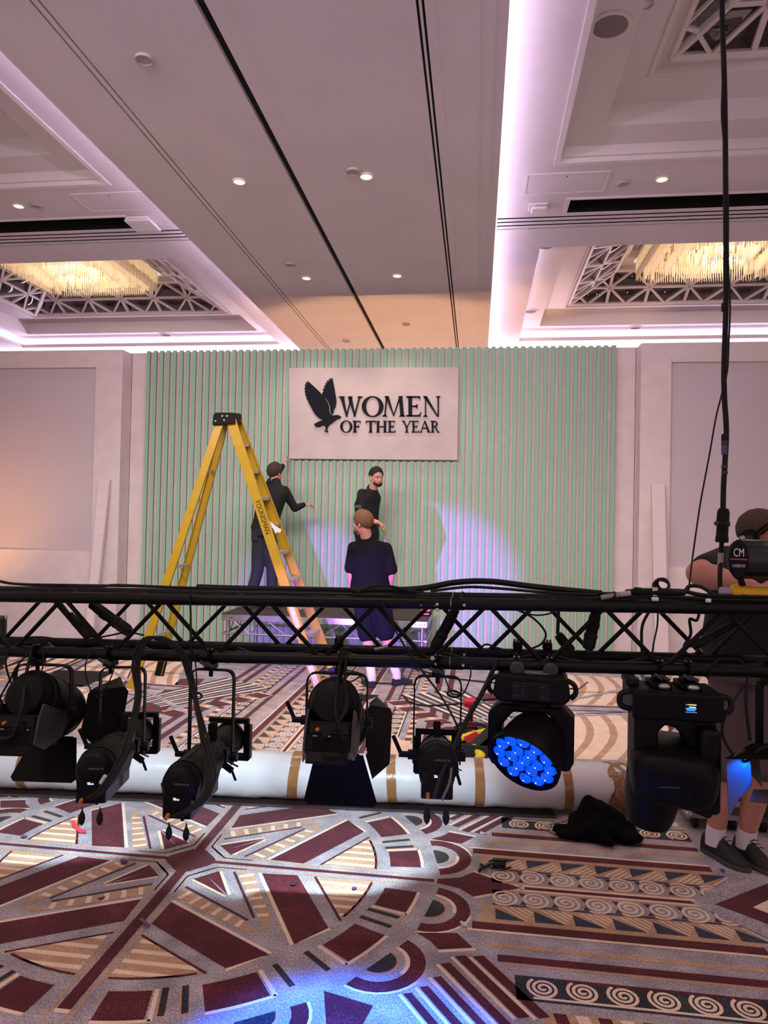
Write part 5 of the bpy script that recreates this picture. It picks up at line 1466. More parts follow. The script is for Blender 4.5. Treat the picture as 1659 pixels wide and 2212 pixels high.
def fresnel_lantern(label, pv, aim, flaps, group, clampx=None, lit=None):
    P = V(pv); M = frame(P, V(aim))
    cx = P.x if clampx is None else clampx
    t = thing('fresnel_lantern', label, 'stage light', Matrix.Translation(P), group)
    b = MB(M)
    b.lathe([(.0, -.205), (.04, -.202), (.075, -.190), (.092, -.165), (.100, -.12), (.103, -.05), (.104, .03), (.108, .05), (.112, .08), (.112, .12), (.104, .13)], 36, Matrix.Translation((0, 0, .035)) @ Matrix.Diagonal((1, 1, 1.08, 1)))
    body = b.build('lamp_body', M_PLAST, t, world=True)
    for y in (-.13, -.085, .04): 
        MB(M).lathe([(.100, y), (.1075, y), (.1075, y+.006), (.100, y+.006)], 36, Matrix.Translation((0, 0, .035)) @ Matrix.Diagonal((1, 1, 1.08, 1))).build('body_rib', M_DARK, body, world=True)
    # cheeks and electronics tray underneath
    for s in (-1, 1):
        ch = [(-.19, .0), (-.205, -.06), (-.20, -.165), (-.10, -.175), (.03, -.11), (.06, -.04), (.03, .0)]
        MM = M @ Matrix(((0, 0, 1, s*.098-(.010 if s > 0 else 0)), (1, 0, 0, 0), (0, 1, 0, 0), (0, 0, 0, 1)))
        MB(MM).prism(ch, 0, .010).build('side_cheek', M_GREYM, t, world=True, bev=.002)
    MB(M).lim((-.088, -.19, -.150), (.088, .02, -.045)).build('electronics_box', M_PLAST, t, world=True, bev=.005)
    MB(M).lim((-.086, -.200, -.165), (.086, -.186, -.100)).build('rear_panel', M_SHEET, t, world=True, bev=.003)
    mm = MB(M)
    for i in range(5): mm.lim((-.06, -.206, -.156+i*.0095), (.06, -.199, -.152+i*.0095))
    mm.build('cooling_fins', M_DARK, t, world=True)
    bp = MB(M @ Matrix.Translation((0, -.19, -.16)) @ Matrix.Rotation(radians(-20), 4, 'X')); bp.lim((-.080, -.006, -.055), (.080, .006, .0)); bp.build('tray_lip', M_SHEET, t, world=True, bev=.003)
    MB(M).lim((-.075, -.2, -.098), (.075, -.19, -.060)).build('control_panel', M_BLACK, t, world=True)
    for sx, mt in ((-.045, M_ORANGE), (.035, M_DARK)):
        MB(M).cyl((sx, -.19, -.08), (sx, -.215, -.086), .009, .007, 12).build('connector', mt, t, world=True)
    w = MB(M)
    for x in (-.06, -.05, .0, .055): w.lim((x, -.2065, -.11), (x+.006, -.2, -.107))
    w.build('panel_marks', M_WLABEL, t, world=True)
    # front ring, lens
    MB(M).lathe([(.104, .12), (.122, .125), (.122, .165), (.112, .17), (.104, .15)], 36, Matrix.Translation((0, 0, .02))).build('front_ring', M_DARK, t, world=True)
    MB(M).lathe([(.0, .150), (.05, .148), (.105, .135)], 36, Matrix.Translation((0, 0, .02)), caps=False).build('lens', lit or M_LENS, t, world=True)
    Mf = M @ Matrix.Translation((0, 0, .02))
    for kw in flaps: barn_flap(t, Mf, **kw)
    X = M.to_3x3() @ V((1, 0, 0))
    ch = tz(cx, 0)-.055
    yoke(t, P, X, .128, ch, w=.032, r=.045)
    hook_clamp(t, cx, ch-.002, wing=False)
    return t, M

G2 = 'barn door lanterns hung under the truss'
D = radians
t, MF1 = fresnel_lantern('black barn door lantern at the left end of the truss', piv(92, 1533), (-.10, 1, -.42), [
    dict(k=0, r=.118, alpha=D(100), base=.20, far=.30, length=.20), dict(k=3, r=.118, alpha=D(60), base=.20, far=.26, length=.175, leaf=1),
    dict(k=1, r=.118, alpha=D(30), base=.20, far=.26, length=.20), dict(k=2, r=.118, alpha=D(30), base=.20, far=.30, length=.20)], G2, clampx=piv(82, 1410).x)
t, MF2 = fresnel_lantern('black barn door lantern in the middle, wide flap hanging against the white roll', piv(727, 1558), (-.06, 1, -.56), [
    dict(k=0, r=.118, alpha=D(42), base=.21, far=.33, length=.27), dict(k=3, r=.118, alpha=D(28), base=.20, far=.26, length=.20, leaf=1),
    dict(k=1, r=.118, alpha=D(20), base=.20, far=.25, length=.22), dict(k=2, r=.118, alpha=D(24), base=.20, far=.30, length=.18)], G2, clampx=piv(737, 1420).x)
for MFx, e, tgt in ((MF1, 55, (-2.3, 4.2, .1)), (MF2, 72, (-.95, 4.0, .05))):
    lamp('fresnel_beam', 'SPOT', MFx @ V((0, .165, .02)), e, (.64, .88, 1.0), tgt, .014, 105, .25)
# lantern at the right edge: its flaps catch the blue of its own lens
M_FLAPG = mat('grey_flap', '4a4543', .55)
YF = 2.80
t = thing('fresnel_lantern', 'barn door lantern cut off by the right edge, flaps catching blue light', 'stage light', at(1690, 1640, Y=YF), G2)
def slab(name, pts, th, m, parent=t):
    P = [V(p) for p in pts]; n = (P[1]-P[0]).cross(P[2]-P[0]).normalized()*th
    k = len(P)
    return MB().add(P+[p+n for p in P], [tuple(range(k-1, -1, -1)), tuple(range(k, 2*k))]+[(i, (i+1) % k, k+(i+1) % k, k+i) for i in range(k)]).build(name, m, parent, world=True)
A = lambda x, y, d=0: at(x, y, Y=YF+d)
slab('barn_door', [A(1568, 1651, -.06), A(1583, 1635, -.03), A(1601, 1614, .0), A(1607, 1616, .01), A(1620, 1651, .03), A(1622, 1696, .03), A(1595, 1725, -.02), A(1574, 1764, -.06)], .003, M_FLAPG)
slab('barn_door', [A(1622, 1633, .08), A(1640, 1635, .10), A(1646, 1694, .10), A(1648, 1702, .10), A(1624, 1674, .08)], .003, M_FLAPG)
slab('barn_door', [A(1628, 1705, .05), A(1700, 1705, .05), A(1712, 1742, -.08), A(1618, 1730, -.08)], .003, M_FLAPG)
slab('barn_door', [A(1566, 1638, -.04), A(1624, 1606, .06), A(1690, 1606, .06), A(1690, 1640, -.04)], .003, M_SHEET)
mb = MB(frame(at(1715, 1650, Y=YF+.0), (1, -.05, .12)))
mb.lathe([(.10, -.04), (.115, -.035), (.115, .0), (.105, .01), (.105, .14), (.09, .22), (.05, .26), (.0, .265)], 32); mb.build('lamp_body', M_PLAST, t, world=True)
MB().cyl(at(1704, 1650, Y=YF), at(1702, 1650, Y=YF), .095, seg=28).build('lens', glow('blue_lens_glow', '2a6cff', 1.5), t, world=True)
pq = rcorner([at(1640, 1612, Y=2.95), at(1640, 1470, Y=2.95), at(1760, 1474, Y=2.95), at(1760, 1612, Y=2.95)], .03)
m = MB()
for q, r in zip(pq, pq[1:]): m.bar(q, r, .03, .007, (0, 1, 0))
m.build('yoke', M_DARK, t, world=True)
hook_clamp(t, at(1690, 1470, Y=2.95).x, tz(1.36, 0)-.055)
lamp('lantern_beam', 'SPOT', at(1690, 1652, Y=YF), 24, (.0, .11, 1.0), at(1620, 1672, Y=YF+.0), .02, 62, .6)

# ---------------------------------------------------------------- blue wash moving head
M_BLUE = bpy.data.materials.new('lit_blue_lens'); M_BLUE.use_nodes = True
_p = M_BLUE.node_tree.nodes['Principled BSDF']; _p.inputs['Base Color'].default_value = (.0, .02, .3, 1); _p.inputs['Roughness'].default_value = .08
_p.inputs['Emission Color'].default_value = (.0, .09, 1, 1); _p.inputs['Emission Strength'].default_value = .95
M_CHIP = glow('led_chip', '9fd4ff', 6)
def quick_clamps(t, xs, ztop, M):
    for x in xs:
        hook_clamp(t, x, ztop+.01, wing=False)
        k = MB(); k.lathe([(.024, 0), (.030, .006), (.030, .016), (.022, .022)], 18, Matrix.Translation((x-.0, TY0-.052, ztop+.012)) @ Matrix.Rotation(pi, 4, 'X'))
        k.build('locking_knob', M_GREYM, t, world=True)
pw = at(1149, 1478, Y=2.93)
t = thing('moving_head_wash_light', 'moving head wash light with nineteen glowing blue lenses under the truss', 'stage light', Matrix.Translation(pw))
M = frame(pw, (.10, 1, 0)); 
bs = [(-.150, -.03), (-.140, .03), (-.12, .052), (.12, .052), (.140, .03), (.150, -.03), (.125, -.055), (-.125, -.055)]
MM = M @ Matrix(((1, 0, 0, 0), (0, 0, -1, 0), (0, 1, 0, 0), (0, 0, 0, 1)))
MB(MM).prism(bs, -.10, .10).build('base', M_PLAST, t, world=True, bev=.012, seg=3)
MB(M).lim((-.075, -.112, -.040), (.075, -.098, .028)).build('control_panel', M_BLACK, t, world=True, bev=.003)
m = MB(M)
for x, z, w in ((-.068, .012, .022), (-.068, -.004, .010), (-.068, -.026, .022), (-.036, .012, .012), (-.036, 0, .008), (-.036, -.012, .008), (-.036, -.026, .012), (.036, .012, .014), (.036, -.022, .012), (.036, -.030, .014)):
    m.lim((x, -.1135, z), (x+w, -.1115, z+.0035))
m.build('panel_marks', M_GREYM, t, world=True)
MB(M).lim((-.018, -.114, -.032), (.030, -.111, .015)).build('screen', M_SATIN, t, world=True)
for s in (-1, 1): 
    h = MB(M).tube(rcorner([(s*.135, -.05, .035), (s*.168, -.05, .02), (s*.172, -.05, -.02), (s*.150, -.05, -.035)], .02), .010, 8); h.build('carry_handle', M_RUB, t, world=True)
MB(M).lim((-.065, -.05, .050), (.065, .06, .056)).build('label_plate', mat('grey_label_plate', '6a6e6a', .5), t, world=True, bev=.002)
MB(M).lathe([(.07, -.055), (.075, -.06), (.075, -.075), (.06, -.08)], 24, Matrix.Rotation(-pi/2, 4, 'X') @ Matrix.Scale(-1, 4, (0, 1, 0)) @ Matrix.Rotation(0, 4, 'X')).build('pan_bearing', M_DARK, t, world=True)
quick_clamps(t, (at(1115, 1440, Y=TY0).x, at(1186, 1440, Y=TY0).x), pw.z+.055, M)
# fork
outer = [(-.168, -.115), (-.125, -.075), (.125, -.075), (.168, -.115), (.168, -.285), (.150, -.32), (.112, -.32), (.112, -.16), (.07, -.105), (-.07, -.105), (-.112, -.16), (-.112, -.32), (-.150, -.32), (-.168, -.285)]
MF = frame(pw+V((0, -.0, 0)), (.14, 1, 0)); MMf = MF @ Matrix(((1, 0, 0, 0), (0, 0, -1, 0), (0, 1, 0, 0), (0, 0, 0, 1)))
MB(MMf).prism(outer, -.055, .055).build('fork', M_PLAST, t, world=True, bev=.010, seg=3)
hc = at(1152, 1606, Y=2.86)
nrm = V((-.42, -.74, -.53)).normalized()
MH = frame(hc, nrm)
MB(MH).lathe([(.0, -.10), (.06, -.098), (.09, -.085), (.110, -.05), (.122, .0), (.132, .055), (.141, .075), (.143, .102), (.138, .108), (.136, .088)], 48).build('head', M_PLAST, t, world=True)
MB(MH).lathe([(.0, .082), (.137, .082)], 40, caps=False).build('lens_bed', M_BLACK, t, world=True)
hexes = [(0, 0)]+[(.052, k*60+11) for k in range(6)]+[(.103, k*30+11+(0)) for k in range(12)]
hexm = None
for r, a in hexes:
    x, z = r*cos(radians(a)), r*sin(radians(a))
    mb = MB()
    prof = [(.0, .020), (.008, .0195), (.016, .0165), (.024, .011), (.0285, .0), (.0285, -.012)]
    mb.lathe(prof[::-1], 6 if r < .1 else 7, Matrix.Rotation(radians(a+8), 4, 'Y'))
    if hexm is None: hexm = {}
    k = 6 if r < .1 else 7
    if k not in hexm:
        hexm[k] = mb.mesh('lens', M_BLUE, 60)
    o = bpy.data.objects.new('lens', hexm[k]); COL.objects.link(o); o.parent = t; MW[o.name] = MW[t.name]
    o.matrix_local = MW[t.name].inverted() @ MH @ Matrix.Translation((x, .086, z)) @ Matrix.Rotation(radians(a), 4, 'Y')
    b = o.modifiers.new('edge', 'BEVEL'); b.width = .004; b.segments = 2; b.limit_method = 'ANGLE'; b.angle_limit = radians(20)
    c = MB(MH).sph((x+.002, .107, z+.003), .0021, 8, 6); c.build('led_chip', M_CHIP, o, world=False)
    cc = COL.objects[c and bpy.context.scene.collection.objects[-1].name]
    cc.parent = None; cc.parent = t; cc.data.transform(MW[t.name].inverted())
lamp('wash_beam', 'SPOT', hc+nrm*.16, 60, (.02, .13, 1.0), (-.22, 1.85, 0), .10, 40, .35)

# ---------------------------------------------------------------- dark moving head at the right
pb = at(1449, 1512, Y=2.93)
t = thing('moving_head_spot_light', 'large dark moving head spot light with lit blue display beside the man in shorts', 'stage light', Matrix.Translation(pb))
M = frame(pb, (.02, 1, 0))
MB(M).lim((-.165, -.115, -.052), (.165, .115, .05)).build('base', M_PLAST, t, world=True, bev=.008, seg=3)
MB(M).lim((-.155, -.120, -.046), (.155, -.112, .042)).build('control_panel', M_SHEET, t, world=True, bev=.002)
sc = MB(M).lim((.022, -.1235, -.018), (.066, -.1195, .020)); sc = sc.build('display', M_BLACK, t, world=True)
for x0, x1, z, h, c in ((.034, .062, .012, .004, 'b8c070'), (.024, .034, .013, .002, 'a0a0a0'), (.036, .060, .003, .004, '9fd0ff'), (.024, .062, -.002, .003, '5aa8ff'), (.028, .058, -.009, .005, '3a8cff'), (.024, .064, -.015, .0012, '80b0ff')):
    MB(M).lim((x0, -.1242, z), (x1, -.1232, z+h)).build('readout', glow('readout_'+c, c, 1.6), sc, world=True)
MB(M).tube([(-.025+.018*cos(a), -.1205, .006+.018*sin(a)) for a in [pi*i/8 for i in range(9)]], .002, 6).build('dial', M_PLAST, t, world=True)
for s in (-1, 1):
    MB(M).tube(rcorner([(s*.16, -.06, .04), (s*.205, -.06, .03), (s*.205, -.06, -.02), (s*.16, -.06, -.03)], .02), .011, 8).build('carry_handle', M_RUB, t, world=True)
MB(M).lim((-.17, .0, .05), (-.12, .11, .075)).build('corner_foot', M_RUB, t, world=True, bev=.004)
xs = (at(1423, 1440, Y=TY0).x, at(1484, 1440, Y=TY0).x)
for x in xs:
    hook_clamp(t, x, pb.z+.09)
    mm = MB(); mm.lim((x-.038, TY0-.06, pb.z+.05), (x+.038, TY0+.06, pb.z+.072)); mm.lim((x-.024, TY0-.03, pb.z+.07), (x+.024, TY0+.03, pb.z+.095)); mm.build('clamp_bracket', M_DARK, t, world=True, bev=.003)
    MB().sph((x+.004, TY0-.072, pb.z+.062), (.024, .016, .014), 18, 10).build('locking_knob', M_ALU, t, world=True)
MB(M).cyl((0, 0, -.05), (0, 0, -.065), .11, seg=28).build('pan_bearing', M_DARK, t, world=True)
fork = [(-.150, -.058), (.140, -.058), (.153, -.07), (.153, -.40), (.13, -.43), (.075, -.41), (.072, -.22), (.045, -.135), (.0, -.090), (-.035, -.083), (-.060, -.11), (-.060, -.30), (-.12, -.32), (-.150, -.30)]
MMf = M @ Matrix(((1, 0, 0, 0), (0, 0, -1, 0), (0, 1, 0, 0), (0, 0, 0, 1)))
MB(MMf).prism(fork, -.07, .07).build('fork', M_PLAST, t, world=True, bev=.018, seg=4)
MB(M).lim((.076, -.14, -.39), (.152, -.05, -.075)).build('fork_arm_cover', M_PLAST, t, world=True, bev=.02, seg=4)
# head: deep rounded housing with a flat cover towards the viewer and the lens barrel pointing down
hb = at(1455, 1670, Y=2.86)
MHb = frame(hb, (-.30, -1, -.12))
mb = MB(MHb)
rings = []
for y, sx, sz in ((-.23, .10, .06), (-.20, .150, .085), (-.10, .170, .102), (0, .165, .106), (.07, .150, .100), (.10, .135, .09), (.112, .11, .07)):
    rings.append([V(((abs(cos(a))**.55)*(1 if cos(a) >= 0 else -1)*sx, y, (abs(sin(a))**.55)*(1 if sin(a) >= 0 else -1)*sz)) for a in [2*pi*i/32 for i in range(32)]])
mb.loft(rings); mb.build('head', M_PLAST, t, world=True, ang=50)
MB(MHb).lim((-.08, .105, -.06), (.08, .118, .06)).build('end_cover', M_SHEET, t, world=True, bev=.01, seg=3)
MB(MHb @ Matrix.Rotation(radians(8), 4, 'Y')).lim((-.025, .117, -.006), (.045, .1195, .0)).build('name_strip', M_GREYM, t, world=True)
nb = hb+V((-.055, .06, -.03))
mb = MB(frame(nb, (-.08, .10, -1), (0, 1, 0)))
mb.lathe([(.105, .0), (.105, .07), (.100, .11), (.088, .17), (.078, .195), (.07, .20), (.0, .198)], 36); mb.build('lens_barrel', M_PLAST, t, world=True)

# ---------------------------------------------------------------- cables and connectors
def connector(label, p, q, r, group='cable connectors inside the truss', tail=None, lever=None, blue=False):
    p, q = V(p), V(q); L = (q-p).length
    M = frame(p, q-p)
    t = thing('cable_connector', label, 'connector', Matrix.Translation((p+q)/2), group)
    MB(M).lathe([(r*.55, 0), (r*.8, .004), (r*.85, L*.12), (r*.98, L*.16), (r, L*.5), (r*1.0, L*.62)], 18).build('shell', M_PLAST, t, world=True)
    MB(M).lathe([(r*1.02, L*.60), (r*1.16, L*.62), (r*1.16, L*.70), (r*1.05, L*.72), (r*1.1, L*.76), (r*1.1, L*.93), (r*.85, L)], 18).build('collar', M_RUB, t, world=True)
    m = MB(M)
    for k in range(4): m.lathe([(r*.8, L*(.03+.035*k)), (r*.95, L*(.035+.035*k)), (r*.8, L*(.05+.035*k))], 14)
    m.build('grip_ring', M_RUB, t, world=True)
    if lever:
        m = MB(M); x = lever
        m.bar((x*r*1.0, L*.70, 0), (x*r*1.9, L*.80, 0), r*.6, r*.35); m.bar((x*r*1.9, L*.78, 0), (x*r*1.8, L*1.08, 0), r*.6, r*.35); m.bar((x*r*1.8, L*1.05, 0), (x*r*.8, L*1.02, 0), r*.6, r*.3)
        lv = m.build('latch', M_RUB, t, world=True, bev=.002)
    if blue:
        MB(M).sph((r*1.75, L*1.0, -r*.2), (r*.45, r*.7, r*.4), 12, 8).build('latch_button', M_BLUEP, t, world=True)
    MB(M).lim((-r*.5, L*.3, -r*1.03), (r*.5, L*.45, -r*.9)).build('label_tag', M_WLABEL if blue is None else M_GREYM, t, world=True)
    if tail: MB().tube(spline([p+(p-q)*.02]+[V(x) for x in tail]), .0075, 8).build('cable', M_RUB, t, world=True)
    return t
M_BLUEP = mat('blue_plastic', '2b56a8', .4)
yi = 3.06
connector('small black cable connector dangling at the left inside the truss', at(149, 1326, Y=yi), at(195, 1378, Y=yi), .019, tail=[at(120, 1290, Y=yi), at(100, 1272, Y=yi)], lever=-1)
connector('thick black cable connector slung at the left inside the truss, aslant', at(196, 1303, Y=yi), at(280, 1365, Y=yi), .024, lever=1, tail=[at(180, 1290, Y=yi), at(160, 1275, Y=3.1)])
connector('thick black cable connector standing aslant inside the truss near the platform corner', at(985, 1314, Y=yi), at(938, 1402, Y=yi), .0235, tail=[at(992, 1300, Y=yi), at(1000, 1280, Y=3.1)])
connector('black cable connector with blue latch inside the truss', at(1288, 1319, Y=yi), at(1270, 1402, Y=yi), .024, lever=-1, blue=True)
connector('black cable connector lying at the truss bottom beside the blue latch one', at(1205, 1370, Y=yi), at(1234, 1408, Y=yi), .021, lever=1, tail=[at(1206, 1330, Y=yi), at(1205, 1290, Y=yi)])
connector('black cable connector with blue part hanging before the man with headphones', at(1590, 1345, Y=yi), at(1500, 1396, Y=yi), .016, blue=True, lever=1)
def cable(label, pts, r, name='cable', group=None, m=None, n=8, cat='cable'):
    o = MB().tube(spline(pts, n), r, 8).build(name, m or M_RUB)
    MW[o.name] = Matrix.Identity(4)
    return tag(o, label, cat, group)
a3 = lambda x, y, Y=3.0: at(x, y, Y=Y)
GB = 'cables lying along the top of the truss'
cable('black cable rising in a hump on the truss top right of the man in shorts', [a3(760, 1276, 2.98), a3(900, 1272, 2.98), a3(985, 1258, 3.0), a3(1060, 1256, 3.0), a3(1160, 1268, 3.0), a3(1300, 1282, 3.0)], .0125, group=GB)
cable('thin black cable under the hump on the truss top', [a3(930, 1277, 2.96), a3(1010, 1268, 2.97), a3(1090, 1272, 2.97), a3(1180, 1280, 2.97), a3(1290, 1285, 2.97)], .006, group=GB)
cable('long black cable along the left half of the truss top', [a3(-20, 1250, 3.02), a3(30, 1261, 2.99), a3(150, 1264, 2.98), a3(290, 1266, 2.98), a3(420, 1270, 2.98), a3(560, 1272, 2.98), a3(720, 1272, 2.98)], .006, group=GB)
cable('grey black cable crossing the truss top at its left end', [a3(0, 1255, 3.06), a3(60, 1264, 3.0), a3(215, 1267, 2.97), a3(250, 1263, 3.0), a3(380, 1268, 3.02)], .0045, group=GB)
cable('thick black cable ending in a blunt end behind the ladder, on the truss top', [a3(426, 1267, 3.05), a3(520, 1270, 3.03), a3(640, 1272, 3.02), a3(800, 1276, 3.02), a3(900, 1280, 3.02)], .011, group=GB)
cable('thin cable arching over the truss joint', [a3(770, 1280, 2.95), a3(800, 1268, 2.95), a3(840, 1266, 2.95), a3(900, 1278, 2.96), a3(915, 1276, 2.96)], .005, group=GB)
cable('upper black cable on the truss top beside the yellow connector', [a3(1290, 1283, 3.0), a3(1360, 1283, 3.0), a3(1460, 1276, 3.0), a3(1530, 1287, 2.98), a3(1660, 1290, 2.98), a3(1700, 1290)], .0085, group=GB)
cable('lower black cable on the truss top beside the yellow connector', [a3(1280, 1292, 2.96), a3(1380, 1288, 2.96), a3(1460, 1290, 2.96), a3(1560, 1296, 2.96), a3(1680, 1297, 2.96)], .007, group=GB)
cable('black cable curling up at the elbow of the man with headphones', [a3(1440, 1283, 3.02), a3(1478, 1276, 3.05), a3(1490, 1266, 3.06), a3(1515, 1268, 3.05), a3(1545, 1285, 3.02), a3(1570, 1285, 3.0)], .008, group=GB)
# taped joint, wide connector and bundle on the truss top
t = thing('taped_cable_joint', 'pale taped cable joint on the truss top at the backdrop edge', 'cable joint', a3(1318, 1287, 2.95))
MB().tube([a3(1298, 1291, 2.95), a3(1340, 1284, 2.95)], .010, 10).build('tape_wrap', mat('grey_tape', '8d8480', .6), t, world=True)
MB().tube([a3(1340, 1284, 2.95), a3(1362, 1281, 2.95)], .0105, 10).build('sleeve', mat('pale_sleeve', 'a89a94', .6), t, world=True)
MB().tube([a3(1326, 1278, 2.94), a3(1330, 1287, 2.93), a3(1322, 1294, 2.94)], .004, 8).build('tie', M_RUB, t, world=True)
t = thing('multicore_connector', 'long black connector with a metal latch lying on the truss top', 'connector', a3(1415, 1277, 2.96))
MM = frame(a3(1368, 1279, 2.97), a3(1456, 1281, 2.97)-a3(1368, 1279, 2.97))
MB(MM).lathe([(.010, -.03), (.013, .0), (.020, .004), (.020, .03), (.0175, .035), (.0175, .075), (.0185, .08), (.0185, .15), (.013, .165), (.008, .20)], 18).build('shell', M_PLAST, t, world=True)
MB(MM).lim((-.016, .070, -.022), (.016, .092, .022)).build('latch', M_STEEL, t, world=True, bev=.004)
t = thing('cable_coil', 'small bunched black cable coil on the truss top', 'cable', a3(1430, 1264, 3.03))
for k in range(6):
    c = a3(1428+k*1.5, 1266, 3.02+.006*k)
    MB().tube([c+V((.032*cos(a)*(1-.06*k), .012*sin(a)+.004*k, .022*sin(a)+.004*(k % 3))) for a in [i*pi/9 for i in range(18)]], .0042, 6, closed=True).build('turn', M_RUB, t, world=True)
for x, y, l, w in ((1415, 1294, 'white printed cable label on the truss top below the coil', .026), (1530, 1297, 'plain white cable label on the truss top before the headphones man', .019)):
    t = MB().cyl(a3(x-w*265, y, 2.925), a3(x+w*265, y+.5, 2.925), .0078, seg=12).build('cable_label', M_WLABEL); MW[t.name] = Matrix.Identity(4); tag(t, l, 'label')
# yellow mains connector
M_YEL = mat('yellow_plastic', 'd9a516', .45)
t = thing('mains_connector', 'yellow industrial plug with grey collar lying on the truss top', 'connector', a3(1610, 1279, 3.0))
MM = frame(a3(1556, 1277, 3.0), a3(1680, 1282, 3.0)-a3(1556, 1277, 3.0))
MB(MM).lathe([(.010, -.004), (.017, .0), (.018, .03), (.016, .045)], 20).build('collar', mat('grey_collar', '9c94a0', .5), t, world=True)
MB(MM).lathe([(.020, .04), (.027, .044), (.027, .070), (.023, .075), (.023, .085), (.026, .09), (.025, .12), (.024, .20), (.027, .205), (.027, .25)], 24).build('body', M_YEL, t, world=True)
MB(MM).lim((-.008, .045, .024), (.008, .066, .031)).build('lid_catch', M_YEL, t, world=True, bev=.002)
# hanging loops
GL = 'cables looping down to the lanterns'
t = thing('cable_bundle', 'loose bundle of black cables arching off the truss down to the second lantern', 'cable', a3(304, 1395, 2.87), GL)
for dx in (0, 6, -7):
    MB().tube(spline([a3(352+dx, 1382, 2.90), a3(326+dx, 1377, 2.88), a3(304+dx, 1395, 2.87), a3(294+dx, 1440, 2.86), a3(299+dx*.7, 1500, 2.82), a3(288+dx*.8, 1560, 2.72), a3(268+dx, 1630, 2.60), a3(240+dx, 1680, 2.53), a3(212+dx, 1716, 2.50), a3(190+dx*.5, 1724, 2.51)]), .0062, 8).build('strand', M_RUB, t, world=True)
t = thing('cable_bundle', 'loose bundle of black cables arching off the truss down to the third lantern', 'cable', a3(392, 1412, 2.87), GL)
for dx in (0, 7, -6):
    MB().tube(spline([a3(318, 1378, 2.9), a3(352+dx, 1379, 2.88), a3(392+dx, 1412, 2.87), a3(410+dx*.8, 1460, 2.86), a3(424+dx*.4, 1520, 2.80), a3(440+dx, 1590, 2.70), a3(455+dx*1.3, 1660, 2.58), a3(445+dx, 1715, 2.50), a3(405+dx, 1752, 2.46), a3(374+dx, 1765, 2.46)]), .0058, 8).build('strand', M_RUB, t, world=True)
for x0, y0, x1, y1, Y, l in ((288, 1575, 284, 1600, 2.70, 'pale cable label on the bundle of the second lantern'), (228, 1676, 218, 1692, 2.56, 'white cable sleeve low on the bundle of the second lantern'), (402, 1753, 394, 1760, 2.48, 'white cable sleeve under the third lantern')):
    t = MB().cyl(at(x0, y0, Y=Y), at(x1, y1, Y=Y), .0085, seg=10).build('cable_sleeve', M_WLABEL); MW[t.name] = Matrix.Identity(4); tag(t, l, 'label')
cable('thin cable hanging straight down from the truss top by the third lantern', [a3(410, 1275, 2.92), a3(412, 1330, 2.92), a3(413, 1400, 2.90), a3(415, 1480, 2.9), a3(430, 1560, 2.78)], .0045, group=GL)
cable('thick cable slanting from the truss to the lantern seen from behind', [a3(1075, 1425, 2.93), a3(1045, 1490, 2.88), a3(1003, 1565, 2.76), a3(978, 1620, 2.66), a3(955, 1670, 2.56), a3(938, 1722, 2.48)], .0095, group=GL)
cable('thin cable slanting from the truss joint to the lantern seen from behind', [a3(825, 1300, 2.92), a3(860, 1372, 2.90), a3(905, 1440, 2.9), a3(950, 1500, 2.88), a3(985, 1562, 2.84), a3(995, 1600, 2.84)], .0042, group=GL)
cable('pale cable end at the back of the lantern seen from behind', [a3(975, 1660, 2.58), a3(971, 1690, 2.52), a3(955, 1728, 2.47)], .005, group=GL, m=mat('grey_cable', '5c5a5e', .5))
cable('cable dropping in front of the middle barn door lantern', [a3(748, 1410, 2.92), a3(745, 1470, 2.86), a3(748, 1520, 2.74), a3(735, 1555, 2.68), a3(700, 1590, 2.66), a3(694, 1602, 2.68)], .007, group=GL)
cable('second cable in front of the middle barn door lantern', [a3(740, 1408, 2.92), a3(728, 1480, 2.80), a3(724, 1530, 2.68), a3(732, 1570, 2.65), a3(741, 1596, 2.67)], .0055, group=GL)
cable('left cable falling past the lantern at the left end', [a3(20, 1400, 2.93), a3(12, 1430, 2.92), a3(22, 1470, 2.92), a3(35, 1490, 2.9)], .0045, group=GL)
cable('middle cable falling past the lantern at the left end', [a3(70, 1400, 2.92), a3(58, 1450, 2.86), a3(50, 1510, 2.74), a3(40, 1560, 2.7), a3(28, 1590, 2.7)], .0075, group=GL)
cable('cable crossing to the left edge at the left lantern', [a3(68, 1405, 2.92), a3(40, 1435, 2.88), a3(15, 1480, 2.86), a3(-8, 1520, 2.84)], .0045, group=GL)
cable('cable sagging from the left lantern out of the frame', [a3(25, 1590, 2.7), a3(10, 1596, 2.68), a3(-12, 1592, 2.68)], .008, group=GL)
cable('cable loop inside the truss left of the right plank', [a3(1405, 1316, 3.0), a3(1388, 1350, 3.0), a3(1386, 1390, 3.0), a3(1388, 1420, 3.0)], .006, group=GL)
cable('thin cable crossing the truss before the right plank', [a3(1421, 1316, 3.02), a3(1420, 1350, 3.02), a3(1412, 1390, 3.02), a3(1408, 1420, 3.02)], .0035, group=GL)
cable('round cable loop hanging inside the truss by the black shirt', [a3(1512, 1318, 3.05), a3(1505, 1340, 3.02), a3(1490, 1338, 3.0), a3(1492, 1370, 3.0), a3(1478, 1396, 3.0), a3(1484, 1412, 3.0), a3(1502, 1412, 3.0), a3(1510, 1400, 3.0)], .006, group=GL)
cable('thin cable loop in the truss over the slats', [a3(1110, 1314, 3.05), a3(1150, 1328, 3.05), a3(1185, 1326, 3.05), a3(1215, 1312, 3.05)], .0035, group=GL)
cable('larger cable loop in the truss over the slats', [a3(1105, 1312, 3.05), a3(1150, 1334, 3.05), a3(1178, 1366, 3.05), a3(1170, 1390, 3.05), a3(1142, 1404, 3.05)], .0045, group=GL)
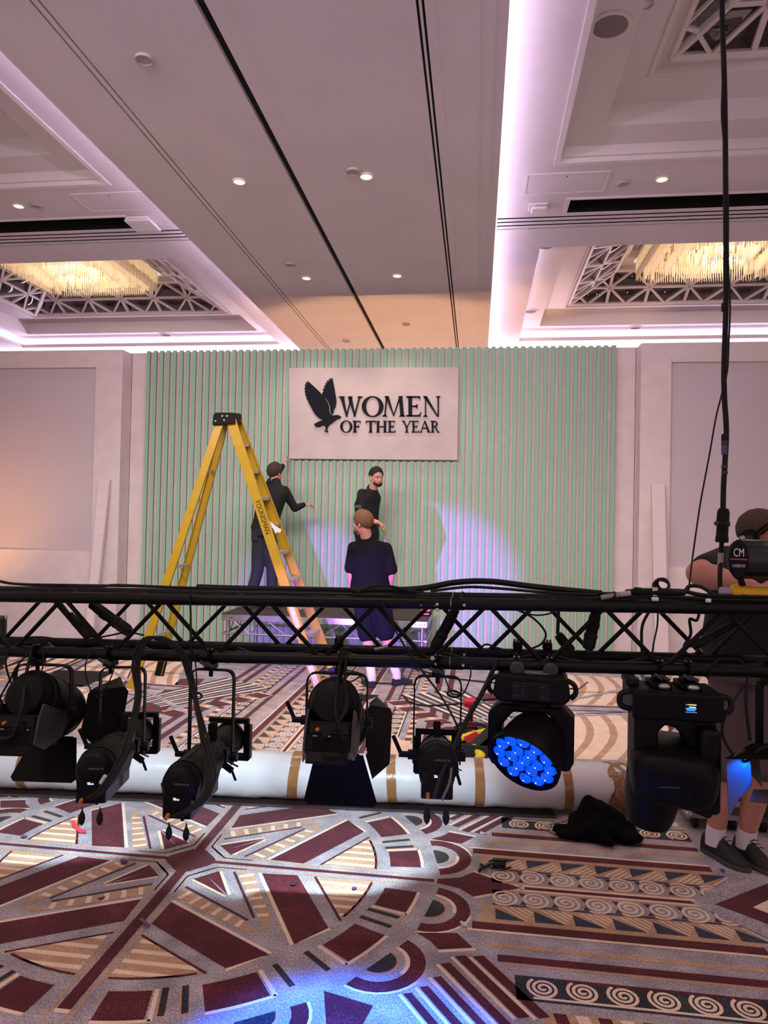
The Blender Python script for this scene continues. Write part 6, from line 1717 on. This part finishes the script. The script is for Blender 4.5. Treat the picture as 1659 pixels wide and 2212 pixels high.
cable('cable humps along the bottom chord', [a3(1030, 1404, 3.1), a3(1050, 1392, 3.1), a3(1068, 1398, 3.1), a3(1085, 1402, 3.1)], .004, group=GL)
cable('loose cable lying along the bottom chord at the left', [a3(20, 1380, 3.1), a3(90, 1376, 3.08), a3(160, 1386, 3.0), a3(230, 1374, 3.0), a3(275, 1366, 3.05), a3(310, 1372, 3.0)], .004, group=GL)
cable('cable beside the right barn door lantern hanging in a loop', [a3(1608, 1480, 2.9), a3(1575, 1530, 2.86), a3(1560, 1580, 2.84), a3(1580, 1625, 2.82), a3(1610, 1645, 2.8), a3(1640, 1620, 2.8), a3(1665, 1612, 2.8)], .005, group=GL)
cable('second cable beside the right barn door lantern', [a3(1615, 1460, 2.9), a3(1612, 1520, 2.88), a3(1620, 1600, 2.86)], .006, group=GL)
cable('thin cable rising over the bottom chord at the right', [a3(1530, 1465, 2.92), a3(1545, 1430, 2.91), a3(1590, 1424, 2.92), a3(1620, 1445, 2.92)], .003, group=GL)
# safety wires
GS = 'safety wires of the lanterns'
def swire(label, pts, ring):
    t = thing('safety_wire', label, 'wire', V(pts[0]), GS)
    MB().tube(spline(pts), .0030, 6).build('wire', M_RUB, t, world=True)
    c = V(ring)
    MB().tube([c+V((.026*cos(a), -.004*cos(a), .013*sin(a))) for a in [i*pi/8 for i in range(16)]], .0042, 6, closed=True).build('carabiner', M_DARK, t, world=True)
swire('safety wire with clip on the second lantern from the left', [a3(198, 1400, 2.92), a3(185, 1435, 2.9), a3(188, 1470, 2.9), a3(200, 1495, 2.9), a3(215, 1500, 2.9), a3(232, 1480, 2.9), a3(246, 1445, 2.91), a3(247, 1425, 2.92)], a3(213, 1499, 2.89))
swire('safety wire with clip on the third lantern from the left', [a3(417, 1400, 2.92), a3(423, 1440, 2.91), a3(425, 1490, 2.9), a3(420, 1504, 2.9), a3(410, 1505, 2.9)], a3(424, 1503, 2.88))
swire('safety wire with clip on the lantern seen from behind', [a3(953, 1440, 2.92), a3(968, 1482, 2.9), a3(977, 1498, 2.9), a3(998, 1500, 2.9), a3(1010, 1480, 2.9), a3(1017, 1455, 2.91), a3(1014, 1430, 2.92)], a3(980, 1499, 2.88))
swire('safety wire on the lantern at the left end', [a3(93, 1400, 2.92), a3(94, 1430, 2.9), a3(88, 1455, 2.9), a3(78, 1470, 2.88)], a3(76, 1470, 2.88))
# spare clamps on the back chord, a quick link
def spare_clamp(px, label):
    x = at(px, 1395, Y=TY1).x; z = tz(x, 0)
    t = thing('pipe_clamp', label, 'clamp', (x, TY1, z), 'spare clamps on the back chord')
    m = MB(); ring = [(x, TY1+.0315*cos(a), z+.0315*sin(a)) for a in [i*pi/9 for i in range(19)]]
    for p, q in zip(ring, ring[1:]): m.bar(p, q, .044, .011, (1, 0, 0))
    m.build('collar', M_DARK, t, world=True)
    MB().lim((x-.020, TY1-.022, z+.028), (x+.020, TY1+.022, z+.056)).build('block', M_DARK, t, world=True, bev=.003)
    for k in range(3): MB().cyl((x-.013+k*.013, TY1, z+.052), (x-.013+k*.013, TY1, z+.068), .0045, seg=10).build('bolt', M_GREYM, t, world=True)
spare_clamp(733, 'spare black pipe clamp on the back chord left of the truss joint')
spare_clamp(1118, 'spare black pipe clamp on the back chord above the left side of the blue lamp')
spare_clamp(1182, 'spare black pipe clamp on the back chord above the right side of the blue lamp')
t = thing('quick_link', 'small grey metal link lying on the truss just right of the joint', 'link', a3(824, 1399, 3.0))
p, q = a3(812, 1402, 3.0), a3(834, 1397, 3.0)
MB().cyl(p, q, .006, seg=10).build('bar', M_ALU, t, world=True)
for c in (p, q): MB().sph(c, .0085, 10, 8).build('knob', M_ALU, t, world=True)

# ================================================================ wrapped roll on the carpet
M_WRAP = mat('white_plastic_wrap', 'c2bec2', .38, var=.03, vscale=3, bump=.55, bscale=9, spec=.5, stretch=(1.0, 1, 1))
M_TAPE = mat('brown_packing_tape', '8a5f38', .22, var=.12, vscale=12, bump=.15, bscale=40, spec=.6)
ra, rb, rr_ = V((-3.5, 4.015, .152)), V((.92, 4.37, .152)), .134
rl = thing('wrapped_roll', 'long white plastic wrapped roll banded with brown tape lying across the carpet', 'roll', (ra+rb)/2)
d = (rb-ra); Lr = d.length; Mr = frame(ra, d)
rnd = random.Random(5)
mb = MB(Mr); n = 90; seg = 36; rings = []
ph = [rnd.uniform(0, 6.28) for _ in range(9)]
for i in range(n+1):
    y = Lr*i/n; ring = []
    for j in range(seg):
        a = 2*pi*j/seg
        r = rr_+.0022*sin(9*y+2*a+ph[0])+.0018*sin(23*y-3*a+ph[1])+.0016*sin(41*y+5*a+ph[2])+.0012*sin(67*y+a*7+ph[3])
        if sin(a) < -.9: r = min(r, rr_*.995/abs(sin(a))*.985)
        ring.append(V((r*cos(a), y, r*sin(a))))
    rings.append(ring)
mb.loft(rings); mb.build('wrap', M_WRAP, rl, world=True, ang=80)
def roll_at(px, py=1700):
    """distance along the roll seen at a column of the photograph"""
    best = min(range(400), key=lambda k: abs(_col(ra+d*(k/399))-px))
    return Lr*best/399
def _col(p):
    c = CROT.transposed() @ (V(p)-V((0, 0, EYE))); return IW/2+FPX*c.x/-c.z
for px, w in ((66, .050), (641, .058), (846, .054), (1031, .052), (1219, .050)):
    y = roll_at(px)
    mb = MB(Mr); sk = rnd.uniform(-.012, .012)
    R = []
    for k in range(4):
        yy = y+(k/3-.5)*w
        R.append([V(((rr_+.0042)*cos(a), yy+sk*sin(a), (rr_+.0042)*sin(a)*(.985 if sin(a) < 0 else 1))) for a in [2*pi*j/48 for j in range(48)]])
    mb.loft(R, caps=False); mb.build('tape_band', M_TAPE, rl, world=True, ang=80)
y = Lr-.055
mb = MB(Mr); R = []
for k in range(14):
    yy = y-.075+k*.0105
    R.append([V(((rr_+.004+.003*sin(9*a+k*1.3))*cos(a), yy+(.02*sin(5*a) if k == 0 else 0), (rr_+.004+.003*sin(7*a+k))*sin(a)*(.97 if sin(a) < 0 else 1))) for a in [2*pi*j/56 for j in range(56)]])
R.append([V((p.x*.8, Lr+.004, p.z*.8)) for p in R[-1]])
mb.loft(R); mb.build('end_tape', mat('brown_crumpled_tape', '7d5430', .2, var=.3, vscale=30, bump=.6, bscale=60, spec=.7), rl, world=True, ang=60)
v, f = text_mb('PREMIUM', .03, .001)
bd3 = thing('carrying_board', 'dark flat board lying under the white roll', 'board', (ra+rb)/2*1.0)
Mb2 = frame((ra.x, ra.y, 0), (d.x, d.y, 0))
MB(Mb2).lim((-.115, .2, .002), (.115, Lr-.45, .0145)).build('board', mat('dark_board', '2a1a1c', .5), bd3, world=True, bev=.003)
MB(Mb2).lim((.115, .2, .003), (.118, Lr-.45, .016)).build('edge_strip', mat('dull_metal_edge', '5c5558', .4, .7), bd3, world=True)

# ---- black bundle of cloth
t = thing('folded_jacket', 'black cloth jacket heaped on the carpet before the end of the roll', 'jacket', at(1285, 1820, Z=0))
c = at(1285, 1806, Z=0); c.z = 0
b = MB(); rn = random.Random(2)
for k in range(30):
    u, w = rn.uniform(-.16, .20), rn.uniform(-.08, .07); h = max(.035, .165-.55*abs(u-.02)-.3*abs(w-.05))
    b.sph(c+V((u, w, h*.5)), (rn.uniform(.04, .08), rn.uniform(.04, .07), h*.52), 12, 8, rot(rn.uniform(0, 3), rn.uniform(-.3, .3)))
for p, q, r in (((-.06, .0, .10), (-.03, .03, .17), .05), ((.02, .02, .13), (.12, .02, .09), .06), ((-.2, -.01, .025), (-.06, -.02, .05), .03), ((.0, -.10, .03), (.06, -.14, .03), .03)):
    b.cap(c+V(p), c+V(q), r, r*.8)
M_JACK = mat('black_fleece', '050505', .95, bump=.6, bscale=14, spec=.1)
fuse(b, 'cloth', M_JACK, t, .012, 3)
A = lambda x, y, z=.02: at(x, y, Z=z)
MB().tube(spline([A(1226, 1770, .05), A(1205, 1776, .03), A(1188, 1781, .015), A(1184, 1787, .012), A(1190, 1795, .012), A(1202, 1801, .012)]), .006, 8).build('pale_cord', mat('pale_cord', '8f8a84', .6), t, world=True)

# ---- drill standing on its battery
M_RED = mat('red_plastic', 'b3122a', .35); 
t = thing('cordless_drill', 'red and black cordless drill standing on the carpet beyond the roll', 'drill', at(1017, 1590, Z=0))
c = at(1016, 1584, Z=0); Md = frame((c.x, c.y, 0), (-.2, 1, 0))
MB(Md).lim((-.055, -.05, .0), (.055, .06, .062)).build('battery', M_PLAST, t, world=True, bev=.012, seg=3)
MB(Md).lim((-.05, -.045, .060), (.05, .05, .098)).build('battery_shoe', M_RED, t, world=True, bev=.01, seg=2)
m = MB(Md)
for k in range(4): m.lim((-.02+k*.012, -.052, .038), (-.012+k*.012, -.049, .043))
m.build('charge_light', M_WLABEL, t, world=True)
MB(Md).loft([[V((cos(a)*rx+x, sin(a)*.022+.0, z)) for a in [2*pi*i/16 for i in range(16)]] for x, z, rx in ((-.005, .09, .026), (.0, .13, .020), (.004, .18, .022), (.01, .215, .034))]).build('handle', M_RED, t, world=True)
MB(Md).lim((-.012, -.024, .10), (.012, .024, .16)).build('grip', M_RUB, t, world=True, bev=.006)
MB(Md).cyl((-.06, 0, .250), (.035, 0, .250), .036, .038, 20).build('motor_body', M_RED, t, world=True, bev=.004)
MB(Md).cyl((.033, 0, .250), (.060, 0, .250), .030, .027, 20).build('gear_case', M_GREYM, t, world=True)
MB(Md).cyl((.060, 0, .250), (.095, 0, .250), .024, .012, 18).build('chuck', M_ALU, t, world=True)
MB(Md).lim((.018, -.012, .185), (.034, .012, .212)).build('trigger', M_PLAST, t, world=True, bev=.003)

# ---- tool bag
M_YELC = mat('yellow_cloth', 'd8b414', .8, bump=.3, bscale=14); M_BAG = mat('black_bag_fabric', '121114', .85, bump=.3, bscale=60)
t = thing('tool_bag', 'open yellow and black tool bag standing behind the roll', 'bag', at(1028, 1675, Z=0))
c = at(1025, 1672, Z=0); Mt = frame((c.x, c.y+.08, 0), (.15, 1, 0))
m = MB(Mt); m.lim((-.17, -.10, .0), (.15, -.085, .20)); m.lim((-.17, .10, .0), (.15, .115, .24)); m.lim((-.17, -.085, .0), (-.155, .10, .2)); m.lim((.135, -.085, .0), (.15, .10, .22)); m.lim((-.155, -.085, .0), (.135, .10, .02))
m.build('bag_body', M_BAG, t, world=True, bev=.008)
b = MB(Mt)
for p, q, r in (((-.15, -.03, .20), (-.02, .0, .235), .03), ((-.05, .02, .22), (.07, .06, .26), .028), ((.0, -.06, .17), (.07, -.11, .14), .03), ((.05, -.11, .13), (-.01, -.12, .06), .028), ((.08, .05, .25), (.15, .06, .24), .022)):
    b.cap(p, q, r, r*.7)
fuse(b, 'yellow_lining', M_YELC, t, .008, 3)
MB(Mt).tube(rcorner([(-.16, .05, .20), (-.14, .06, .29), (.06, .07, .30), (.12, .07, .22)], .05), .013, 10).build('carry_handle', M_BAG, t, world=True)
MB(Mt).bar((-.03, -.08, .16), (.13, .03, .31), .055, .018, (0, 1, 0)).build('shoulder_strap', mat('dark_olive_strap', '2c2822', .8), t, world=True, bev=.004)
MB(Mt).bar((-.06, -.05, .21), (.02, -.02, .25), .05, .012, (0, 1, 0)).build('red_tab', M_RED, t, world=True, bev=.003)
MB(Mt).bar((.128, -.103, .05), (.128, -.103, .18), .014, .006, (0, 1, 0)).build('yellow_piping', M_YELC, t, world=True)
MB(Mt).cyl((.02, -.108, .075), (.02, -.102, .075), .012, seg=14).build('snap', M_ALU, t, world=True)
MB(Mt).tube(spline([(.0, -.105, .06), (.02, -.115, .075), (.06, -.115, .066), (.12, -.108, .064)]), .003, 6).build('cord', M_GREYM, t, world=True)

# ---- crumpled packing sheets
def sheet(label, corners, m, seed, amp=.03, n=16):
    rn = random.Random(seed); P = [at(x, y, Z=0) for x, y in corners]
    ws = [(rn.uniform(8, 26), rn.uniform(-26, 26), rn.uniform(0, 6), rn.uniform(.2, 1)) for _ in range(7)]
    vs = []
    for top in (1, 0):
        for i in range(n+1):
            for j in range(n+1):
                u, w = i/n, j/n
                p = P[0].lerp(P[1], u).lerp(P[3].lerp(P[2], u), w)
                z = sum(a*abs(sin(kx*p.x+ky*p.y+q)) for kx, ky, q, a in ws)/4*amp
                vs.append((p.x+.02*sin(9*w+seed), p.y+.02*sin(7*u), .004+max(0, z)+(.002 if top else 0)))
    q = (n+1)**2; fs = []
    for i in range(n):
        for j in range(n):
            a = i*(n+1)+j; fs += [(a, a+n+1, a+n+2, a+1), (q+a, q+a+1, q+a+n+2, q+a+n+1)]
    for i in range(n):
        for a, b2 in ((i, i+1), (n*(n+1)+i, n*(n+1)+i+1), (i*(n+1), (i+1)*(n+1)), (i*(n+1)+n, (i+1)*(n+1)+n)): fs.append((a, b2, q+b2, q+a))
    o = MB().add(vs, fs).build('packing_sheet', m, ang=60); MW[o.name] = Matrix.Identity(4)
    return tag(o, label, 'sheet')
M_PAPER = mat('crumpled_paper', 'd8b8a4', .7, var=.05, vscale=8)
sheet('crumpled cream packing sheet on the carpet behind the roll, left of the tool bag', [(800, 1648), (906, 1660), (895, 1622), (838, 1592)], M_PAPER, 3, .05)
sheet('pale printed sheet lying flat between the roll and the crumpled packing', [(838, 1678), (920, 1680), (910, 1640), (855, 1636)], mat('printed_sheet', 'd4b4a8', .6, col2='b98a84', vscale=26, stretch=(1, 8, 1)), 8, .02)

# ---- dropped connector and cables on the far carpet
t = thing('cable_connector', 'black cable connector lying on the carpet beside the middle lantern', 'connector', at(800, 1538, Z=.02))
p, q = at(778, 1546, Z=.03), at(812, 1526, Z=.03)
Mc = frame(p, q-p); L = (q-p).length
MB(Mc).lathe([(.012, 0), (.022, .01), (.024, L*.4), (.028, L*.42), (.028, L*.75), (.022, L*.8), (.022, L)], 16).build('shell', M_PLAST, t, world=True)
MB(Mc).bar((.0, L*.95, .0), (.02, L*1.05, .055), .018, .012).build('latch', M_RUB, t, world=True)
fl = lambda x, y: at(x, y, Z=.012)
GF = 'cables lying on the far carpet'
cable('long thin cable on the carpet running right from the shoes', [fl(880, 1440), fl(960, 1462), fl(1060, 1474), fl(1150, 1482), fl(1240, 1488)], .008, group=GF)
cable('thin cable on the carpet curving to the drill', [fl(870, 1502), fl(885, 1516), fl(920, 1524), fl(980, 1521), fl(1030, 1514), fl(1080, 1508)], .008, group=GF)
cable('cable on the carpet passing behind the navy shoes', [fl(700, 1450), fl(740, 1448), fl(772, 1453), fl(790, 1472), fl(830, 1476), fl(900, 1478)], .007, group=GF)
cable('cable loop on the carpet beside the ladder foot', [fl(745, 1478), fl(770, 1466), fl(778, 1456), fl(768, 1452), fl(745, 1462), fl(735, 1480)], .007, group=GF)

# ---- small tool on the platform corner
t = thing('battery_pack', 'small orange and black battery tool lying on the platform corner', 'tool', at(920, 1332, Z=.60))
c = at(920, 1331, Z=.60); Mq = frame((c.x, c.y+.05, .60), (.1, 1, 0))
MB(Mq).lim((-.06, -.05, .002), (.06, .05, .05)).build('case', M_PLAST, t, world=True, bev=.01)
MB(Mq).lim((-.058, -.048, .05), (.045, .045, .085)).build('orange_cover', mat('salmon_plastic', 'd98a6a', .4), t, world=True, bev=.012, seg=3)
MB(Mq).lim((-.03, -.053, .015), (.04, -.049, .035)).build('red_stripe', M_RED, t, world=True)

# ---- chain motor, power drop, rope
t = thing('chain_hoist', 'black chain motor with white CM lettering hanging above the right end of the truss', 'hoist', at(1650, 1209, Y=3.05))
p = at(1592, 1207, Y=2.98); q = at(1780, 1213, Y=3.02)
Mh = frame(p, q-p); L = (q-p).length
MB(Mh).lathe([(.060, -.012), (.072, -.004), (.078, .012), (.079, L*.5), (.079, L)], 36).build('motor_body', mat('hoist_black', '0c0c0d', .32, var=.1, vscale=20), t, world=True)
MB(Mh).lathe([(.0, -.020), (.045, -.019), (.062, -.014), (.070, -.004)], 32, caps=False).build('end_cap', M_PLAST, t, world=True)
MB(Mh).cyl((-.02, .02, .080), (-.02, .036, .084), .010, seg=12).build('lifting_eye', M_STEEL, t, world=True)
# flattened side plate with the lettering, facing the viewer
Z_ = V((0, 0, 1)); nrm2 = V((-.35, -1, .0)).normalized(); xx = nrm2.cross(Z_)*-1
c = at(1596, 1209, Y=2.885)
Mp = Matrix((xx, Z_, nrm2)).transposed().to_4x4(); Mp.translation = c
pl = [(.036*cos(a)*(1.0), .078*sin(a)) for a in [2*pi*i/24 for i in range(24)]]
pp = MB(Mp).prism(pl, -.03, .0).build('side_plate', M_PLAST, t, world=True, bev=.006)
for txt, sz, z, m, sx in (('CM', .036, .026, M_WLABEL, .72), ('LODESTAR', .0125, -.024, M_WLABEL, .72)):
    v, f = text_mb(txt, sz, .001); MB(Mp @ Matrix.Translation((0, z, .0015)) @ Matrix.Diagonal((sx, 1.25, 1, 1))).add(v, f).build('lettering', m, t, world=True, ang=None)
MB(Mp).lim((-.030, -.001, .0), (.030, .004, .0015)).build('red_stripe', M_RED, t, world=True)
p1, p2 = at(1598, 1246, Y=3.0), at(1606, 1272, Y=3.02)
MB().bar(p1, p2, .022, .012, (0, 1, 0)).build('hook_strap', M_RUB, t, world=True)
cp = at(1700, 1150, Y=3.05)
for k in range(int((4.98-cp.z)/.028)):
    z = cp.z+.02+k*.028; R = Matrix.Rotation((k % 2)*pi/2, 3, 'Z')
    MB().tube([V((cp.x, cp.y, z))+R @ V((.009*cos(a), 0, .019*sin(a))) for a in [i*pi/5 for i in range(10)]], .0035, 6, closed=True).build('chain_link', M_DARK, t, world=True)
Yc = 3.24
t = thing('power_drop', 'thick black power cable hanging from the ceiling to a coupled connector at the right', 'cable', at(1561, 1098, Y=Yc))
pts = spline([at(1552, -420, Y=Yc), at(1558, -60, Y=Yc), at(1561, 60, Y=Yc), at(1566, 230, Y=Yc), at(1568, 480, Y=Yc), at(1568, 660, Y=Yc), at(1564, 790, Y=Yc), at(1565, 860, Y=Yc), at(1569, 930, Y=Yc), at(1566, 1000, Y=Yc), at(1563, 1050, Y=Yc), at(1562, 1100, Y=Yc)])
MB().tube(pts, .0115, 12).build('cable', M_RUB, t, world=True)
pts2 = spline([at(1562, -300, Y=Yc-.02), at(1556, 0, Y=Yc-.02), at(1562, 130, Y=Yc-.024), at(1559, 240, Y=Yc-.02), at(1563, 300, Y=Yc-.02), at(1572, 420, Y=Yc-.02), at(1573, 560, Y=Yc-.022), at(1577, 660, Y=Yc-.02), at(1574, 740, Y=Yc-.02), at(1571, 800, Y=Yc-.02), at(1561, 850, Y=Yc-.02), at(1566, 905, Y=Yc-.022), at(1566, 950, Y=Yc-.02)])
MB().tube(pts2, .0042, 8).build('signal_wire', M_RUB, t, world=True)
for y0, y1, m in ((938, 952, M_RUB), (952, 962, M_GREYM), (962, 982, mat('violet_tape', '4a4068', .6)), (655, 672, M_RUB), (1005, 1012, M_GREYM), (1018, 1024, M_GREYM)):
    MB().tube([at(1565.5, y0, Y=Yc), at(1565, y1, Y=Yc)], .0135, 12).build('tape_wrap', m, t, world=True)
Mk = frame(at(1563, 1098, Y=Yc), at(1559, 1172, Y=Yc)-at(1563, 1098, Y=Yc)); s_ = (at(1563, 1098, Y=Yc)-at(1559, 1172, Y=Yc)).length
MB(Mk).lathe([(.014, 0), (.021, .002), (.022, .01), (.0255, .015), (.026, s_*.40)], 22).build('plug', M_PLAST, t, world=True)
MB(Mk).lathe([(.027, s_*.38), (.030, s_*.40), (.030, s_*.50), (.027, s_*.52)], 22).build('locking_ring', M_RUB, t, world=True)
for a in (-.6, .7): MB(Mk).box((.030*sin(a), s_*.45, .030*cos(a)), (.012, s_*.09, .012), Matrix.Rotation(a, 3, 'Y')).build('ring_catch', M_GREYM, t, world=True, bev=.002)
MB(Mk).lathe([(.024, s_*.52), (.0245, s_*.80), (.026, s_*.82), (.027, s_*.98), (.020, s_)], 22).build('socket', M_PLAST, t, world=True)
MB().tube(spline([at(1559, 1170, Y=Yc), at(1557, 1210, Y=Yc), at(1555, 1245, Y=Yc-.02), at(1556, 1285, Y=Yc-.05)]), .010, 12).build('cable', M_RUB, t, world=True)
MB().tube([at(1557.5, 1194, Y=Yc), at(1555.2, 1228, Y=Yc)], .0118, 12).build('printed_label', mat('grey_label', 'a59a98', .6, col2='8d8484', vscale=90, stretch=(6, 6, 1)), t, world=True)
cable('thin dark rope slanting down beside the hanging power cable', [at(1560, 848, Y=3.2), at(1546, 905, Y=3.2), at(1532, 985, Y=3.18), at(1515, 1075, Y=3.16), at(1505, 1140, Y=3.14), at(1494, 1220, Y=3.1), at(1487, 1280, Y=3.05)], .0036, 'rope', cat='rope')

# ---- cases behind the man and at the left edge
def flight_case(label, x0, x1, y0, y1, h, m):
    t = thing('flight_case', label, 'case', ((x0+x1)/2, (y0+y1)/2, 0))
    z0 = .09
    MB().lim((x0, y0, z0), (x1, y1, h)).build('body', m, t, world=True)
    MB().lim((x0-.003, y0-.003, h*.62), (x1+.003, y1+.003, h*.62+.03)).build('lid_rail', M_ALU, t, world=True)
    e = MB(); w = .014
    for x in (x0, x1):
        for y in (y0, y1): e.box((x, y, (z0+h)/2), (w*2, w*2, h-z0))
        for z in (z0, h): e.box((x, (y0+y1)/2, z), (w*2, y1-y0, w*2))
    for y in (y0, y1):
        for z in (z0, h): e.box(((x0+x1)/2, y, z), (x1-x0, w*2, w*2))
    e.build('edge_rail', M_GREYM if m is M_CASEB else M_ALU, t, world=True)
    for x in (x0, x1):
        for y in (y0, y1):
            for z in (z0, h): MB().sph((x, y, z), .026, 12, 8).build('corner_ball', M_ALU, t, world=True)
            MB().cyl((x+(.05 if x == x0 else -.05)-.012, y+(.05 if y == y0 else -.05), .042), (x+(.05 if x == x0 else -.05)+.012, y+(.05 if y == y0 else -.05), .042), .040, seg=18).build('caster', M_RUB, t, world=True)
    return t
M_CASEB = mat('black_case_panel', '0f0e10', .6); M_CASEW = mat('brown_case_panel', '3a2f28', .6, var=.1, vscale=5)
flight_case('dark flight case behind the bare leg of the man in headphones', 1.20, 1.50, 4.19, 4.62, .24, M_CASEW)
flight_case('black flight case under the right edge lantern behind the shoes', 1.56, 2.15, 4.19, 4.85, .42, M_CASEB)
flight_case('steel edged flight case cut off at the left edge of the carpet', -5.50, -4.93, 6.5, 6.95, .61, M_CASEB)

# ---- litter on the near carpet
def scrap(name, label, pts, m, z=.006, th=.003, cat='scrap', bend=None):
    P = [at(x, y, Z=z) for x, y in pts]; n = len(P)
    if bend: P = [p+V((0, 0, b_)) for p, b_ in zip(P, bend)]
    o = MB().add([p+V((0, 0, th)) for p in P]+P, [tuple(range(n)), tuple(range(2*n-1, n-1, -1))]+[(i, n+i, n+(i+1) % n, (i+1) % n) for i in range(n)]).build(name, m)
    MW[o.name] = Matrix.Identity(4); return tag(o, label, cat)
M_REDT = mat('red_tape', 'e23a4c', .5); M_PUR = mat('purple_tape', '5a3a6e', .5)
t = thing('tape_scrap', 'bent strip of bright red tape on the carpet below the left lanterns', 'tape', at(165, 1787, Z=0))
zz = [at(152, 1774, Z=.014), at(160, 1772, Z=.016), at(174, 1789, Z=.010), at(186, 1793, Z=.018), at(184, 1798, Z=.012), at(170, 1797, Z=.008), at(158, 1785, Z=.010)]
MB().add([p for p in zz]+[p-V((0, 0, .004)) for p in zz], [tuple(range(7)), tuple(range(13, 6, -1))]+[(i, 7+i, 7+(i+1) % 7, (i+1) % 7) for i in range(7)]).build('tape_strip', M_REDT, t, world=True)
scrap('tape_scrap', 'flat purple tape scrap on the burgundy bar of the carpet', [(300, 1990), (308, 1986), (325, 1999), (318, 2004)], M_PUR, cat='tape', bend=(.008, .004, 0, .003))
def blob(name, label, px, py, r, m, cat='scrap', fl_=.6, seed=1):
    rn = random.Random(seed); c = at(px, py, Z=0); b = MB()
    for k in range(7): b.sph(c+V((rn.uniform(-1, 1)*r*.6, rn.uniform(-1, 1)*r*.5, r*fl_*rn.uniform(.5, 1.0))), (r*.5, r*.45, r*fl_*.5), 8, 6, rot(rn.uniform(0, 3), rn.uniform(0, 1)))
    o = fuse(b, name, m, None, r*.14, 1); MW[o.name] = Matrix.Identity(4); return tag(o, label, cat)
blob('tape_scrap', 'crumpled ball of purple tape beside the horizontal burgundy line', 269, 1865, .022, M_PUR, 'tape')
blob('tape_scrap', 'tiny purple crumb on the tan wedge at the left', 219, 1942, .013, M_PUR, 'tape', seed=2)
blob('tape_scrap', 'small purple crumb at the far left under the first lantern', 53, 1810, .016, M_PUR, 'tape', seed=3)
blob('tape_scrap', 'small purple crumb on the striped fan at the right of the rosette', 765, 1922, .013, M_PUR, 'tape', seed=4)
blob('plastic_scrap', 'dark green crumb on the burgundy bar of the rosette', 634, 1912, .014, mat('dark_green_plastic', '1c2a20', .4), seed=5)
blob('paper_scrap', 'white torn scrap on the curved burgundy band', 1001, 1999, .024, M_WLABEL, fl_=.3, seed=6)
blob('plastic_scrap', 'small pale glinting scrap near the end of the stripes', 1043, 1801, .018, M_GREYD, fl_=.4, seed=7)
blob('plastic_scrap', 'blue scrap beside the sole of the black shoe', 1562, 1882, .02, M_BLUEP, fl_=.4, seed=8)
t = thing('strap_with_buckle', 'tangled black strap with buckle on the carpet below the jacket', 'strap', at(1068, 1870, Z=0))
S_ = lambda x, y, z=.010: at(x, y, Z=z)
m = MB()
for pts, w in (([(1034, 1884), (1040, 1876), (1052, 1870), (1066, 1864), (1080, 1862), (1096, 1858)], .016), ([(1038, 1866), (1048, 1872), (1056, 1866), (1070, 1870), (1090, 1877), (1104, 1873)], .013)):
    pp = spline([S_(x, y, .008+.012*(i % 2)) for i, (x, y) in enumerate(pts)], 5)
    for a, b2 in zip(pp, pp[1:]): m.bar(a, b2+(b2-a)*.1, w, .004, (0, 0, 1))
m.build('webbing', M_BAG, t, world=True)
MB().box(S_(1077, 1868, .014), (.06, .045, .018), rot(.3)).build('buckle', M_PLAST, t, world=True, bev=.005)
MB().tube(rcorner([S_(1056, 1862, .03), S_(1062, 1858, .035), S_(1092, 1862, .03), S_(1090, 1870, .02)], .01), .004, 6).build('ladder_lock', M_PLAST, t, world=True)
